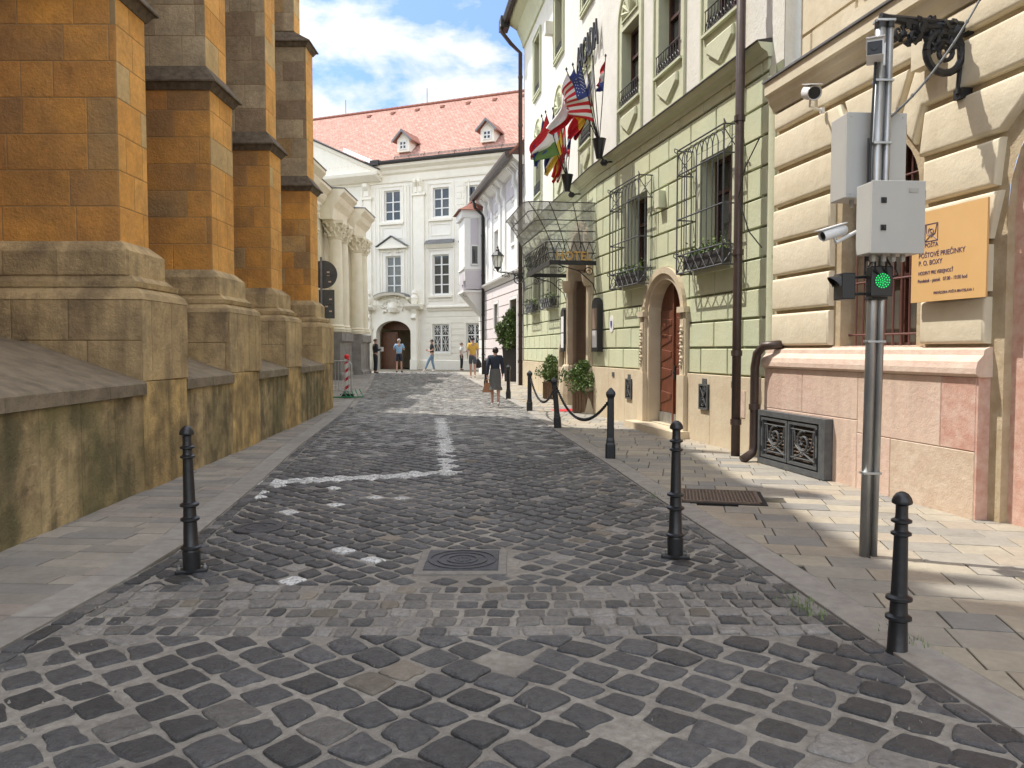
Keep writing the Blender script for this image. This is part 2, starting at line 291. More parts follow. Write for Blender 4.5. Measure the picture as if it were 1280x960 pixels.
# ---------------- openings, walls, blocks ----------------
def op(s0, s1, z0, zs, zt=None): return (s0, s1, z0, zs, zs if zt is None else zt)
def obounds(o, z):
    s0, s1, z0, zs, zt = o
    if z < z0 or z > zt: return None
    if z <= zs or zt <= zs: return (s0, s1)
    k = math.sqrt(max(0, 1-((z-zs)/(zt-zs))**2)); c = (s0+s1)/2; h = (s1-s0)/2
    return (c-h*k, c+h*k)
def cells(s0, s1, z0, z1, ops):
    zc = {z0, z1}
    for o in ops:
        for z in [o[2], o[3]]+([o[3]+(o[4]-o[3])*math.sin(math.pi/2*i/9) for i in range(1, 10)] if o[4] > o[3] else []):
            if z0 < z < z1: zc.add(z)
    zc = sorted(zc); res = []
    for za, zb in zip(zc, zc[1:]):
        if zb-za < 1e-6: continue
        e = (zb-za)*1e-4; iv = []
        for o in ops:
            m = obounds(o, (za+zb)/2)
            if m and m[1] > s0 and m[0] < s1:
                a = obounds(o, za+e) or m; b = obounds(o, zb-e) or m
                iv.append((m[0], a, b))
        iv.sort(key=lambda t: t[0]); ca = cb = s0
        for _, a, b in iv:
            xa, xb = min(max(a[0], s0), s1), min(max(b[0], s0), s1)
            if xa > ca+1e-5 or xb > cb+1e-5: res.append((ca, max(xa, ca), max(xb, cb), cb, za, zb))
            ca, cb = max(ca, min(a[1], s1)), max(cb, min(b[1], s1))
        if s1 > ca+1e-5 or s1 > cb+1e-5: res.append((ca, s1, s1, cb, za, zb))
    return res
def opath(o, n=14):
    s0, s1, z0, zs, zt = o; c = (s0+s1)/2; h = (s1-s0)/2
    p = [(s0, z0), (s0, zs)]
    if zt > zs: p += [(c-h*math.cos(math.pi*i/n), zs+(zt-zs)*math.sin(math.pi*i/n)) for i in range(1, n)]
    return p+[(s1, zs), (s1, z0)]
def wall(mb, F, s0, s1, z0, z1, ops=(), o=0., depth=.25, m=0, mr=None, mrs={}):
    for a, b, c, d, za, zb in cells(s0, s1, z0, z1, ops):
        mb.face([F.pt(a, za, o), F.pt(b, za, o), F.pt(c, zb, o), F.pt(d, zb, o)], m)
    for q in ops:
        P = opath(q)
        for i in range(len(P)):
            (a, za), (b, zb) = P[i], P[(i+1) % len(P)]
            mb.face([F.pt(a, za, o), F.pt(b, zb, o), F.pt(b, zb, o-depth), F.pt(a, za, o-depth)], mrs.get(ops.index(q), m if mr is None else mr))
def fillop(mb, F, q, o, m=None):
    mb.face([F.pt(a, z, o) for a, z in opath(q)], m)
def ring(mb, F, q, wd, o0, o1, m=None, close=True, n=14):   # frame of width wd round an opening
    P = opath(q, n); s0, s1, z0, zs, zt = q
    Q = opath((s0-wd, s1+wd, z0-(wd if close else 0), zs+(wd if zt <= zs else 0), zt+wd), n)
    k = len(P); rng = range(k) if close else range(k-1)
    for i in rng:
        j = (i+1) % k
        mb.hexa([F.pt(*P[i], o0), F.pt(*P[j], o0), F.pt(*Q[j], o0), F.pt(*Q[i], o0), F.pt(*P[i], o1), F.pt(*P[j], o1), F.pt(*Q[j], o1), F.pt(*Q[i], o1)], m)
def inset(poly, d):
    n = len(poly); A = sum(poly[i][0]*poly[(i+1) % n][1]-poly[(i+1) % n][0]*poly[i][1] for i in range(n)); sg = 1 if A > 0 else -1; res = []
    for i in range(n):
        p0, p1, p2 = poly[i-1], poly[i], poly[(i+1) % n]
        e1 = Vector((p1[0]-p0[0], p1[1]-p0[1])); e2 = Vector((p2[0]-p1[0], p2[1]-p1[1]))
        if e1.length < 1e-7 or e2.length < 1e-7: res.append(p1); continue
        e1.normalize(); e2.normalize(); n1 = Vector((-e1.y, e1.x))*sg; n2 = Vector((-e2.y, e2.x))*sg
        b = n1+n2; k = max(.35, 1+n1.dot(n2)); res.append((p1[0]+b.x*d/k, p1[1]+b.y*d/k))
    return res
def pillow(mb, F, poly, levels, m=None):      # levels: list of (inset, out)
    n = len(poly); rings = [[F.pt(a, z, o) for a, z in inset(poly, i)] for i, o in levels]
    vs = [p for r in rings for p in r]; k = len(rings)
    fs = [(i*n+j, i*n+(j+1) % n, (i+1)*n+(j+1) % n, (i+1)*n+j) for i in range(k-1) for j in range(n)]+[tuple(range((k-1)*n, k*n))]
    mb.raw(vs, fs, m)
def blocks(mb, F, s0, s1, zs, wr, gap, levels, ops=(), m=0, seed=0, align=None, o0=0.):
    rnd = random.Random(seed)
    for r, (za, zb) in enumerate(zip(zs, zs[1:])):
        if align: wdt = align; x = s0-(wdt*.5 if r % 2 else 0); cuts = [x+i*wdt for i in range(int((s1-x)/wdt)+2)]
        else:
            x = s0-rnd.random()*wr[1]; cuts = [x]
            while x < s1: x += rnd.uniform(*wr); cuts.append(x)
        for a, b in zip(cuts, cuts[1:]):
            a, b = max(a, s0), min(b, s1)
            if b-a < .06: continue
            a2, b2, z2, z3 = a+gap/2, b-gap/2, za+gap/2, zb-gap/2
            hit = [q for q in ops if q[0] < b2 and q[1] > a2 and q[2] < z3 and q[4] > z2]
            if not hit: pillow(mb, F, [(a2, z2), (b2, z2), (b2, z3), (a2, z3)], levels, m)
            else:
                for A, B, C_, D, zA, zB in cells(a2, b2, z2, z3, hit):
                    if max(B-A, C_-D) < .02: continue
                    pp = [(A, zA), (B, zA), (C_, zB), (D, zB)]
                    mb.hexa([F.pt(*p, levels[0][1]) for p in pp]+[F.pt(*p, levels[-1][1]) for p in pp], m)
def text_mesh(txt, size, F, s, z, o, depth, m, name, parent, shear=0., align='LEFT', sx=1., boldo=0.):
    cu = bpy.data.curves.new('t', 'FONT'); cu.body = txt; cu.size = size; cu.extrude = depth/2; cu.align_x = align; cu.offset = boldo; cu.resolution_u = 3
    ob = bpy.data.objects.new('t', cu); col.objects.link(ob); bpy.context.view_layer.update()
    me0 = ob.evaluated_get(bpy.context.evaluated_depsgraph_get()).to_mesh()
    mb = MB(); mb.raw([F.pt(s+v.co.x*sx, z+v.co.y, o+v.co.z) for v in me0.vertices], [tuple(p.vertices) for p in me0.polygons])
    ob.evaluated_get(bpy.context.evaluated_depsgraph_get()).to_mesh_clear(); bpy.data.objects.remove(ob); bpy.data.curves.remove(cu)
    return mb.build(name, m, parent, fix=False)
# ================= GROUND =================
LE = [(-2.95, -6), (-2.75, 0), (-2.66, 4), (-2.58, 5.8), (-2.95, 8.9), (-3.4, 12.1), (-4.3, 20.1), (-5.4, 28.5), (-6.9, 38), (-7.6, 44)]
RE = [(2.9, -6), (2.3, 0), (2.05, 3.08), (1.92, 4.1), (1.79, 5.56), (1.57, 7.52), (1.3, 10.4), (.86, 14.5), (.31, 19.9), (-.95, 27.5), (-2.2, 35), (-3.0, 41)]
WL = [(-3.75, -6), (-3.8, 2), (-3.9, 5.84), (-4.02, 8.4), (-4.10, 10.6), (-4.25, 13), (-4.65, 19.9), (-4.75, 20.4)]
def interp(P, y):
    if y <= P[0][1]: return P[0][0]
    for a, b in zip(P, P[1:]):
        if y <= b[1]: return a[0]+(b[0]-a[0])*(y-a[1])/(b[1]-a[1])
    return P[-1][0]
def xl(y): return interp(LE, y)
def xr(y): return interp(RE, y)
def xw(y): return interp(WL, y)
HA = Facade((2.04, 18.4), (3.696, 10.63)); HB = Facade((.45, 28.8), (2.04, 18.4)); HS = Facade((-1.67, 39), (.45, 28.8))
PO = Facade((3.60, 10.57), (5.60, .57)); PAL = Facade((-4.07-.925*15, 46+.38*15), (-4.07+.925*17, 46-.38*17)); BAR = Facade((-7.9, 20.8), (-7.9, 39.6))
def xf(y):     # street side face of the right hand buildings
    return interp([(5.8, -.5), (3.60, 10.57), (2.04, 18.4), (.45, 28.8), (-1.67, 39), (-2.1, 41.5)], y)
def sheet(name, m, fl, fr, y0, y1, dz, n=60):
    mb = MB()
    ys = [y0+(y1-y0)*i/n for i in range(n+1)]
    for a, b in zip(ys, ys[1:]): mb.face([(fl(a), a, gz(a)+dz), (fr(a), a, gz(a)+dz), (fr(b), b, gz(b)+dz), (fl(b), b, gz(b)+dz)])
    o = mb.build(name, m, fix=False); return struct(o)
g = MB()
yy = [-300, -10, 0, 18, 22, 26, 30, 33, 60, 400]
for a, b in zip(yy, yy[1:]): g.face([(-400, a, gz(a)-.05), (400, a, gz(a)-.05), (400, b, gz(b)-.05), (-400, b, gz(b)-.05)])
struct(g.build('ground', M['dirt'], fix=False))
sheet('road', M['mortar'], xl, xr, -5, 41.4, -.012, 90)
sheet('left_pavement', M['dirt'], lambda y: min(xw(y), xl(y))-2.5-(2 if y > 20.6 else 0), lambda y: xl(y)-.0, -5, 44, -.016, 90)
sheet('right_pavement', M['dirt'], lambda y: xr(y), lambda y: xf(y)+2.2, -5, 41.4, -.016, 90)
sheet('forecourt', M['dirt'], lambda y: -12., lambda y: 12., 41.4, 58, -.014, 10)
def clip(poly, hp):       # half planes (nx,ny,d): keep nx*x+ny*y<=d
    for nx, ny, d in hp:
        res = []
        for i in range(len(poly)):
            p, q = poly[i], poly[(i+1) % len(poly)]; fp = nx*p[0]+ny*p[1]-d; fq = nx*q[0]+ny*q[1]-d
            if fp <= 0: res.append(p)
            if (fp < 0 < fq) or (fq < 0 < fp): t = fp/(fp-fq); res.append((p[0]+(q[0]-p[0])*t, p[1]+(q[1]-p[1])*t))
        poly = res
        if len(poly) < 3: return []
    return poly
def edge_hp(f, y, side, gap):
    x0, x1 = f(y-.1), f(y+.1); dx, dy = x1-x0, .2; l = math.hypot(dx, dy); n = (dy/l, -dx/l)     # pointing +x
    if side > 0: return (n[0], n[1], n[0]*f(y)+n[1]*y-gap)
    return (-n[0], -n[1], -(n[0]*f(y)+n[1]*y)-gap)
def area(p): return abs(sum(p[i][0]*p[(i+1) % len(p)][1]-p[(i+1) % len(p)][0]*p[i][1] for i in range(len(p))))/2
def stone(mb, poly, zt, tilt, m, dome=.005, near=True):
    cx = sum(p[0] for p in poly)/len(poly); cy = sum(p[1] for p in poly)/len(poly); n = len(poly); z0 = gz(cy)
    lv = [(1.0, -.03), (.985, zt-.006), (.93, zt-.001), (.78, zt+dome*.6)] if near else [(1., -.025), (.95, zt)]
    vs = []
    for k, (s, z) in enumerate(lv):
        for x, y in poly:
            X = cx+(x-cx)*s; Y = cy+(y-cy)*s; vs.append((X, Y, z0+z+((X-cx)*tilt[0]+(Y-cy)*tilt[1] if k else 0)))
    if near: vs.append((cx, cy, z0+zt+dome+random.uniform(-.002, .003)))
    r = len(lv); fs = [(i*n+j, i*n+(j+1) % n, (i+1)*n+(j+1) % n, (i+1)*n+j) for i in range(r-1) for j in range(n)]
    if near: b = (r-1)*n; fs += [(b+j, b+(j+1) % n, r*n) for j in range(n)]
    else: fs.append(tuple(range((r-1)*n, r*n)))
    mb.raw(vs, fs, m)
MH = [ground(527, 686), ground(624, 686), ground(634, 716), ground(528, 720)]; MH_HP = None
MHC = (sum(p.x for p in MH)/4, sum(p.y for p in MH)/4)
whites = [ground(u/2, 560+v/2) for u, v in [(620,127),(640,147),(655,118),(655,108),(740,155),(830,97),(820,127),(838,137),(945,123),(1000,123),(1090,190),(850,255),(915,278),(930,317),(985,278),(710,328),(1092,186),(806,140),(690,92),(730,80)]]
lineA = (ground(320, 603), ground(566, 590)); lineB = (ground(561, 592), ground(551, 523))
def dseg(p, a, b):
    ax, ay, bx, by = a.x, a.y, b.x, b.y; t = max(0, min(1, ((p[0]-ax)*(bx-ax)+(p[1]-ay)*(by-ay))/((bx-ax)**2+(by-ay)**2)))
    return math.hypot(p[0]-ax-t*(bx-ax), p[1]-ay-t*(by-ay))
def rect_poly(cx, cy, w, h, ang, j, rnd, n):
    P = [(-w/2, -h/2), (w/2, -h/2), (w/2, h/2), (-w/2, h/2)]
    P = [(x+rnd.uniform(-j, j), y+rnd.uniform(-j, j)) for x, y in P]; res = []
    for i in range(4):
        p0, p1, p2 = P[i-1], P[i], P[(i+1) % 4]; r = rnd.uniform(.1, .26)
        a = (p1[0]+(p0[0]-p1[0])*r, p1[1]+(p0[1]-p1[1])*r); b = (p1[0]+(p2[0]-p1[0])*r, p1[1]+(p2[1]-p1[1])*r)
        c = ((a[0]+b[0])/2*.4+p1[0]*.6, (a[1]+b[1])/2*.4+p1[1]*.6)
        if n > 8:
            mid = ((p1[0]+p2[0])/2+rnd.uniform(-j, j)*.5, (p1[1]+p2[1])/2+rnd.uniform(-j, j)*.5); res += [a, c, b, mid]
        else: res += [a, b]
    c, s = math.cos(ang), math.sin(ang)
    return [(cx+x*c-y*s, cy+x*s+y*c) for x, y in res]
mb = MB(); rnd = random.Random(3)
YB0, YB1 = 4.12, 5.02
def place(poly, y, hp, kind, near):
    hp = hp+[edge_hp(xl, y, -1, .14), edge_hp(xr, y, 1, .14 if y < 7 else .02)]
    a0 = area(poly); p = clip(poly, hp)
    if not p or area(p) < .3*a0: return
    cx = sum(q[0] for q in p)/len(p); cy = sum(q[1] for q in p)/len(p)
    if abs(cx-MHC[0]) < .37 and abs(cy-MHC[1]) < .37: return
    m = kind
    if kind == 0:
        r = rnd.random()*(1 if cy < 15 else 1+min(.6, (cy-15)*.05)); m = 0 if r < .955 else (1 if r < .992 or r > 1 else 2)  # pale stones increase with distance, giving the far road a painted sunlit tone
    if dseg((cx, cy), *lineA) < .17 and rnd.random() < .93: m = 3
    if dseg((cx, cy), *lineB) < .085 and cy > 9.0 and rnd.random() < .96: m = 3
    if any(math.hypot(cx-q.x, cy-q.y) < (.075 if cy < 9 else .12) for q in whites): m = 3
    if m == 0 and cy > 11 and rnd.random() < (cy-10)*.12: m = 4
    und = .003*math.sin(cx*2.1+cy*.9)+.003*math.sin(cx*1.1-cy*1.7+1)-.002
    if cy < 12 and m != 3 and rnd.random() < .004: return
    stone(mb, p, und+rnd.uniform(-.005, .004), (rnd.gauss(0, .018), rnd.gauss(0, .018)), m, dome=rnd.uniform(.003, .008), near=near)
def diag(y0, y1, sz, ang, ox, warp=0.):
    c, s = math.cos(ang), math.sin(ang); xm = 9; n = int(70/sz)
    for i in range(-n, n):
        sh = rnd.uniform(-.12, .12)*sz
        for k in range(-n, n):
            a = i*sz*.93; b = k*sz*1.08+(sz*.5 if i % 2 else 0)*.35+sh
            x = a*c-b*s+ox; y = a*s+b*c
            x2 = x; y2 = y+warp*x*x
            if not (y0-.3 < y2 < y1+.3) or not (xl(y2)-.2 < x2 < xr(y2)+.2): continue
            near = y2 < 13; j = sz*(.1 if near else .06)*rnd.uniform(.6, 1.3)
            gx = .027 if near else .014
            P = rect_poly(x2, y2, sz*.93-gx-rnd.random()*.01, sz*1.08-gx-rnd.random()*.012, ang+rnd.gauss(0, .05)+2*warp*x*.5, j, rnd, 16 if near else 8)
            place(P, y2, [(0, 1, y1-.008), (0, -1, -(y0+.008))], 0, near)
diag(1.2, YB0, .215, R(49), .03, .035)
diag(YB1, 42, .18, R(47), .1, -.006)
rows = 6; rh = (YB1-YB0)/rows
for r in range(rows):
    y = YB0+rh*(r+.5); x = -3.2+rnd.random()*.1
    while x < 2.4:
        wd = rnd.uniform(.11, .185); P = rect_poly(x+wd/2, y+rnd.uniform(-.008, .008)+.012*math.sin(x*2), wd-.022, rh-.024, rnd.gauss(0, .04), .012, rnd, 16)
        k = rnd.random(); place(P, y, [], 1 if k < .8 else (0 if k < .965 else 2), True); x += wd
y = 1.0                        # edging rows of stones along both kerbs
while y < 20:
    ln = rnd.uniform(.15, .24)
    for f, sd, lim in ((xl, 1, 20), (xr, -1, 7.)):
        if y > lim: continue
        x = f(y+ln/2)+sd*.075; an = math.atan2(.2, f(y+.1)-f(y-.1)) 
        P = rect_poly(x, y+ln/2, ln-.02, .11, an, .012, rnd, 16)
        stone(mb, P, rnd.uniform(-.004, .003), (rnd.gauss(0, .02), 0), 0 if rnd.random() < .8 else 1)
    y += ln
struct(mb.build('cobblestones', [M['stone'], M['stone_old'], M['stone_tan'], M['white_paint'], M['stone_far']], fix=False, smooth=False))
mk = MB(); rr = random.Random(6)
for (a, b, hw) in ((lineA[0], lineA[1], .15), (lineB[0], lineB[1], .075)):
    d = (b-a); n = int(d.length/.25); s = Vector((d.y, -d.x, 0)).normalized()
    for k in range(n):
        if rr.random() < .12: continue
        p = a+d*k/n; q = a+d*(k+1)/n; o0, o1 = hw*rr.uniform(.8, 1.05), hw*rr.uniform(.8, 1.05); z = Vector((0, 0, -.0075))
        mk.face([p-s*o0+z, q-s*o1+z, q+s*o0+z, p+s*o1+z])
struct(mk.build('road_marking', M['white_paint'], fix=False))
gm = MB()
for k in range(900):
    y = rr.uniform(2.4, 9); x = rr.choice((xl(y)+abs(rr.gauss(0, .35)), xr(y)-abs(rr.gauss(0, .3)), rr.uniform(xl(y), xr(y)))); r = rr.uniform(.0025, .007)
    gm.raw([(x-r, y-r*.7, -.008), (x+r*.8, y-r, -.008), (x+r, y+r*.8, -.008), (x-r*.6, y+r, -.008), (x+r*.2, y, r)], [(0, 1, 4), (1, 2, 4), (2, 3, 4), (3, 0, 4)])
o = stuff(gm.build('grit', M['mortar'], fix=False)); tag(o, 'small grit and crumbs scattered between the cobbles', 'grit')
# kerb strips and slabs
def slab(mb, P, zt, m):
    if len(P) < 3 or area(P) < .004: return
    cy = sum(q[1] for q in P)/len(P); Q = inset(P, .004); n = len(P); z0 = gz(cy)
    tx, ty = random.gauss(0, .0025), random.gauss(0, .0025)+(.02 if 18 < cy < 33 else 0); cx = sum(q[0] for q in P)/n
    vs = [(x, y, z0-.03) for x, y in P]+[(x, y, z0+zt-.003+(x-cx)*tx+(y-cy)*ty) for x, y in P]+[(x, y, z0+zt+(x-cx)*tx+(y-cy)*ty) for x, y in Q]
    mb.raw(vs, [(i*n+j, i*n+(j+1) % n, (i+1)*n+(j+1) % n, (i+1)*n+j) for i in range(2) for j in range(n)]+[tuple(range(2*n, 3*n))], m)
mb = MB()
for f, sd, wd in ((xl, -1, .27), (xr, 1, .24)):
    y = -2.
    while y < 41:
        ln = random.uniform(.7, 1.05); y2 = y+ln-.008
        P = [(f(y), y), (f(y)+sd*wd, y+.0), (f(y2)+sd*wd, y2), (f(y2), y2)]
        slab(mb, P, .006, 0); y += ln
struct(mb.build('kerb', M['kerb'], fix=True))
GR = [ground(848, 616), ground(905, 611), ground(960, 628), ground(885, 634)]
def slabs(name, m, fl, fr, ang, rowh, wr, y0, y1, sidefn, skip=None):
    mb = MB(); c, s = math.cos(ang), math.sin(ang)      # rows run along direction (c,s)
    k = int((y0-14)/rowh)
    while k*rowh < y1+14:
        x = -16+random.random()*.5
        while x < 12:
            wd = random.uniform(*wr)
            q = [(x+.005, k*rowh+.005), (x+wd-.005, k*rowh+.005), (x+wd-.005, (k+1)*rowh-.005), (x+.005, (k+1)*rowh-.005)]
            P = [(a*c-b*s, a*s+b*c) for a, b in q]; cx = sum(p[0] for p in P)/4; cy = sum(p[1] for p in P)/4
            if y0 < cy < y1 and fl(cy)-.6 < cx < fr(cy)+.6:
                P = clip(P, sidefn(cy))
                if P and not (skip and skip(cx, cy)): slab(mb, P, random.uniform(-.002, .003), 0)
            x += wd
        k += 1
    struct(mb.build(name, m, fix=True))
slabs('left_paving', M['slab_left'], lambda y: min(xw(y), xl(y)-1.)-(3 if y > 20.5 else 0), lambda y: xl(y)-.28, R(-4), .2, (.42, .75), -1, 41, lambda y: [edge_hp(xl, y, 1, .278)])
GRC = Vector((sum(p.x for p in GR)/4, sum(p.y for p in GR)/4, 0))
slabs('right_paving', M['slab_right'], lambda y: xr(y)+.25, lambda y: xf(y)+(1.8 if y < 7.5 else .0), R(-12), .29, (.3, .52), -1, 41.2, lambda y: [edge_hp(xr, y, -1, .248)], lambda x, y: abs(x-GRC.x) < .44 and abs(y-GRC.y) < .36)
slabs('forecourt_paving', M['slab_right'], lambda y: -8, lambda y: 2, R(-22), .3, (.35, .6), 41.2, 51, lambda y: [(0, -1, -41.2)])
# manholes and grating
t = thing('manhole_cover', 'square iron manhole cover with ringed lid set in concrete between the cobbles', 'manhole cover', (MHC[0], MHC[1], 0))
mb = MB(); mb.bbox(MHC[0]-.325, MHC[0]+.325, MHC[1]-.325, MHC[1]+.325, -.05, .004, .008); mb.build('concrete_surround', M['concrete'], t)
mb = MB(); mb.bbox(MHC[0]-.265, MHC[0]+.265, MHC[1]-.265, MHC[1]+.265, -.03, .012, .006)
mb.build('frame', M['manhole'], t)
mb = MB()
for r in (.1, .17, .235): mb.lathe((MHC[0], MHC[1], .012), [(r, 0), (r, .006), (r+.016, .006), (r+.016, 0)], 40, cap=False)
for i in range(8):
    a = i*math.pi/4; mb.bbox(MHC[0]+math.cos(a)*.05-.015, MHC[0]+math.cos(a)*.05+.015, MHC[1]+math.sin(a)*.05-.015, MHC[1]+math.sin(a)*.05+.015, .01, .017, .003)
mb.build('lid_rings', M['manhole'], t)
for (u, v, r, lab) in ((323, 660, .15, 'small round worn manhole cover beside the left kerb'), ):
    p = ground(u, v); mb = MB(); mb.lathe((p.x, p.y, 0), [(r+.06, -.03), (r+.06, .009), (r, .011), (r, .006), (r*.75, .006), (r*.72, .012), (r*.45, .012), (r*.43, .006), (.01, .006)], 32)
    o = mb.build('round_cover', M['manhole']); tag(o, lab, 'manhole cover')
t = thing('pavement_grating', 'brown rusty metal grating sunk in the right pavement', 'grating', (GRC.x, GRC.y, 0))
F = Facade((GRC.x-.42*math.cos(R(12)), GRC.y+.42*math.sin(R(12))), (GRC.x+.42, GRC.y-.42*math.tan(R(12)))); 
mb = MB(); fr = MB(); n = 22
def P2(a, b, z): # a along d, b across
    return Vector((GRC.x, GRC.y, z))+F.d*a+Vector((-F.d.y, F.d.x, 0))*b
def bar(mb, a0, a1, b0, b1, z0, z1): mb.hexa([P2(a0, b0, z0), P2(a1, b0, z0), P2(a1, b1, z0), P2(a0, b1, z0), P2(a0, b0, z1), P2(a1, b0, z1), P2(a1, b1, z1), P2(a0, b1, z1)])
W2, H2 = .4, .34
for i in range(n): a = -W2+.03+(2*W2-.06)*i/(n-1); bar(mb, a-.006, a+.006, -H2+.02, H2-.02, -.0, .02)
for i in range(16): b = -H2+.03+(2*H2-.06)*i/15; bar(mb, -W2+.02, W2-.02, b-.004, b+.004, -.0, .018)
mb.build('bars', M['rust'], t)
for q in ((-W2, W2, -H2, -H2+.025), (-W2, W2, H2-.025, H2), (-W2, -W2+.025, -H2, H2), (W2-.025, W2, -H2, H2)): bar(fr, *q, -.03, .024)
fr.build('frame', M['rust'], t); mb = MB(); bar(mb, -W2-.05, W2+.05, -H2-.05, H2+.05, -.02, .009); mb.build('pit', M['black'], t)
# ================= GOTHIC CHURCH (left) =================
t = thing('gothic_church', 'ochre sandstone church with stepped buttresses along the left side of the street', 'church', (-5.5, 10, 0))
def ashlar(mb, p0, p1, z0, z1, rh, wr, m, seed, quoin=None, raise_=.006):
    F = Facade(p0, p1); n = max(1, round((z1-z0)/rh)); zs = [z0+(z1-z0)*i/n for i in range(n+1)]
    blocks(mb, F, 0, F.L, zs, wr, .009, [(0, -.01), (0, raise_-.003), (.008, raise_)], m=m, seed=seed)
BUT = [(2.6, 3.8), (5.2, 6.4), (8.42, 9.58), (11.45, 12.85), (14.9, 16.1), (18.7, 19.9)]
BUT = BUT[2:]; BUTN = [(-2.5, -1.2), (.8, 2.), (3.85, 5.05)]
def tier(mb, mc, x, y0, y1, xb, z0, z1, mo, mg, seed, rh=.42, top=None):
    """ mc material index joint, box plus ashlar on camera side and street side """
    mb.box(xb, x, y0, y1, z0, z1, 2)
    ashlar(mb, (xb, y0), (x, y0), z0, z1, rh, (.35, .95), mo, seed)
    ashlar(mb, (x, y0), (x, y1), z0, z1, rh, (.35, .7), mg, seed+1)
    ashlar(mb, (x, y1), (xb, y1), z0, z1, rh, (.4, .9), mo, seed+2)
def taper(mb, xb, a, b, m):    # a,b = (x,y0,y1,z)
    (xa, ya0, ya1, za), (xc, yc0, yc1, zc) = a, b
    mb.hexa([(xb, ya0, za), (xa, ya0, za), (xa, ya1, za), (xb, ya1, za), (xb, yc0, zc), (xc, yc0, zc), (xc, yc1, zc), (xb, yc1, zc)], m)
def buttress(y0, y1, i):
    xb = -8.0; x = xw((y0+y1)/2)+.0
    mb = MB(); MS = [M['ashlar_orange'], M['ashlar_grey'], M['joint'], M['plinth_stone'], M['ashlar_lit']]
    sh = x-.30; a, b = y0+.16, y1-.33
    tier(mb, 2, sh, a, b, xb, 2.74, 5.5, 0, 4, 10*i)
    tier(mb, 2, sh-.07, a+.04, b-.04, xb, 5.75, 8.95, 1, 4, 10*i+3, .46)
    tier(mb, 2, sh-.36, a+.1, b-.1, xb, 9.25, 11.0, 1, 4, 10*i+5, .46)
    o = mb.build('buttress', MS, t)
    # plinth with mouldings
    p = MB(); MS = [M['plinth_stone'], M['joint'], M['coping']]
    p.box(xb, x-.004, y0+.004, y1-.004, 1.2, 2.1, 1); ashlar(p, (xb, y0), (x-.004, y0), 1.2, 2.1, .4, (.5, .95), 0, 70+i, raise_=.012); ashlar(p, (x, y0), (x, y1), 1.2, 2.1, .8, (.3, .6), 0, 90+i, raise_=.012); ashlar(p, (x, y1), (xb, y1), 1.2, 2.1, .4, (.5, .95), 0, 80+i)
    taper(p, xb, (x+.015, y0-.02, y1+.02, 2.1), (x-.01, y0+.01, y1-.01, 2.17), 0)
    taper(p, xb, (x-.01, y0+.01, y1-.01, 2.17), (x-.1, y0+.07, y1-.1, 2.24), 0)
    taper(p, xb, (x-.075, y0+.05, y1-.08, 2.24), (x-.06, y0+.04, y1-.07, 2.3), 0)
    taper(p, xb, (x-.09, y0+.07, y1-.12, 2.3), (x-.165, y0+.1, y1-.2, 2.37), 0)
    p.box(xb, x-.17, y0+.09, y1-.2, 2.37, 2.64, 0)
    ashlar(p, (xb, y0+.09), (x-.17, y0+.09), 2.37, 2.64, .3, (.5, .8), 0, 60+i, raise_=.01)
    taper(p, xb, (x-.17, y0+.09, y1-.2, 2.64), (sh-.0, a+.0, b-.0, 2.76), 0)
    p.build('plinth', MS, o, angle=None)
    for zz, xa, xc, yo in ((5.5, sh+.0, sh-.07, .0), (8.95, sh-.07, sh-.36, .04)):
        c = MB(); taper(c, xb, (xa+.02, a+yo-.03, b-yo+.03, zz-.1), (xa+.09, a+yo-.09, b-yo+.09, zz), 0)
        taper(c, xb, (xa+.13, a+yo-.12, b-yo+.12, zz+.0), (xa+.13, a+yo-.12, b-yo+.12, zz+.025), 0)
        taper(c, xb, (xa+.13, a+yo-.12, b-yo+.12, zz+.025), (xc, a+yo+.04, b-yo-.04, zz+.28), 0)
        c.build('weathering_cap', M['slate'], o)
    # sloping head of the buttress with a small pinnacle near the wall
    q = MB(); xs = sh-.36; ya, yb = a+.1, b-.1
    q.prism([(xs, ya, 11.0), (xs, ya, 11.6), (-7.2, ya, 16.0), (-7.8, ya, 16.0), (-7.8, ya, 11.0)], (0, yb-ya, 0))
    if i != 3: q.prism([(-6.2, ya+.15, 13.5), (-6.2, ya+.15, 17.6), (-6.6, ya+.15, 19.4), (-7.0, ya+.15, 17.6), (-7.0, ya+.15, 13.5)], (0, yb-ya-.3, 0))
    q.build('sloping_head', M['ashlar_grey'], o)
for i, (a, b) in enumerate(BUT): buttress(a, b, i)
for i, (a, b) in enumerate(BUTN): buttress(a, b, i+5)
# apse wall behind the buttresses
mb = MB(); mb.box(-9.5, -7.1, -6, 18.6, 0, 18.6, 1)
ashlar(mb, (-7.1, 1), (-7.1, 18.6), 2, 18.5, .46, (.4, .95), 0, 200)
mb.box(-9.4, -7.1, -6, 8.7, 18.6, 22.5, 1); mb.build('apse_wall', [M['ashlar_orange'], M['joint']], t)  # upper block unseen, added only to cast shade on the near right pavement
mb = MB(); mb.prism([(-6.9, -6, 18.6), (-6.9, 18.7, 18.6), (-14, 12, 27), (-14, -6, 27)], (0, 0, .25)); mb.prism([(-14, 12, 27), (-6.9, 18.7, 18.6), (-14, 19.5, 18.6)], (0, 0, .2)); mb.build('roof', M['slate'], t)
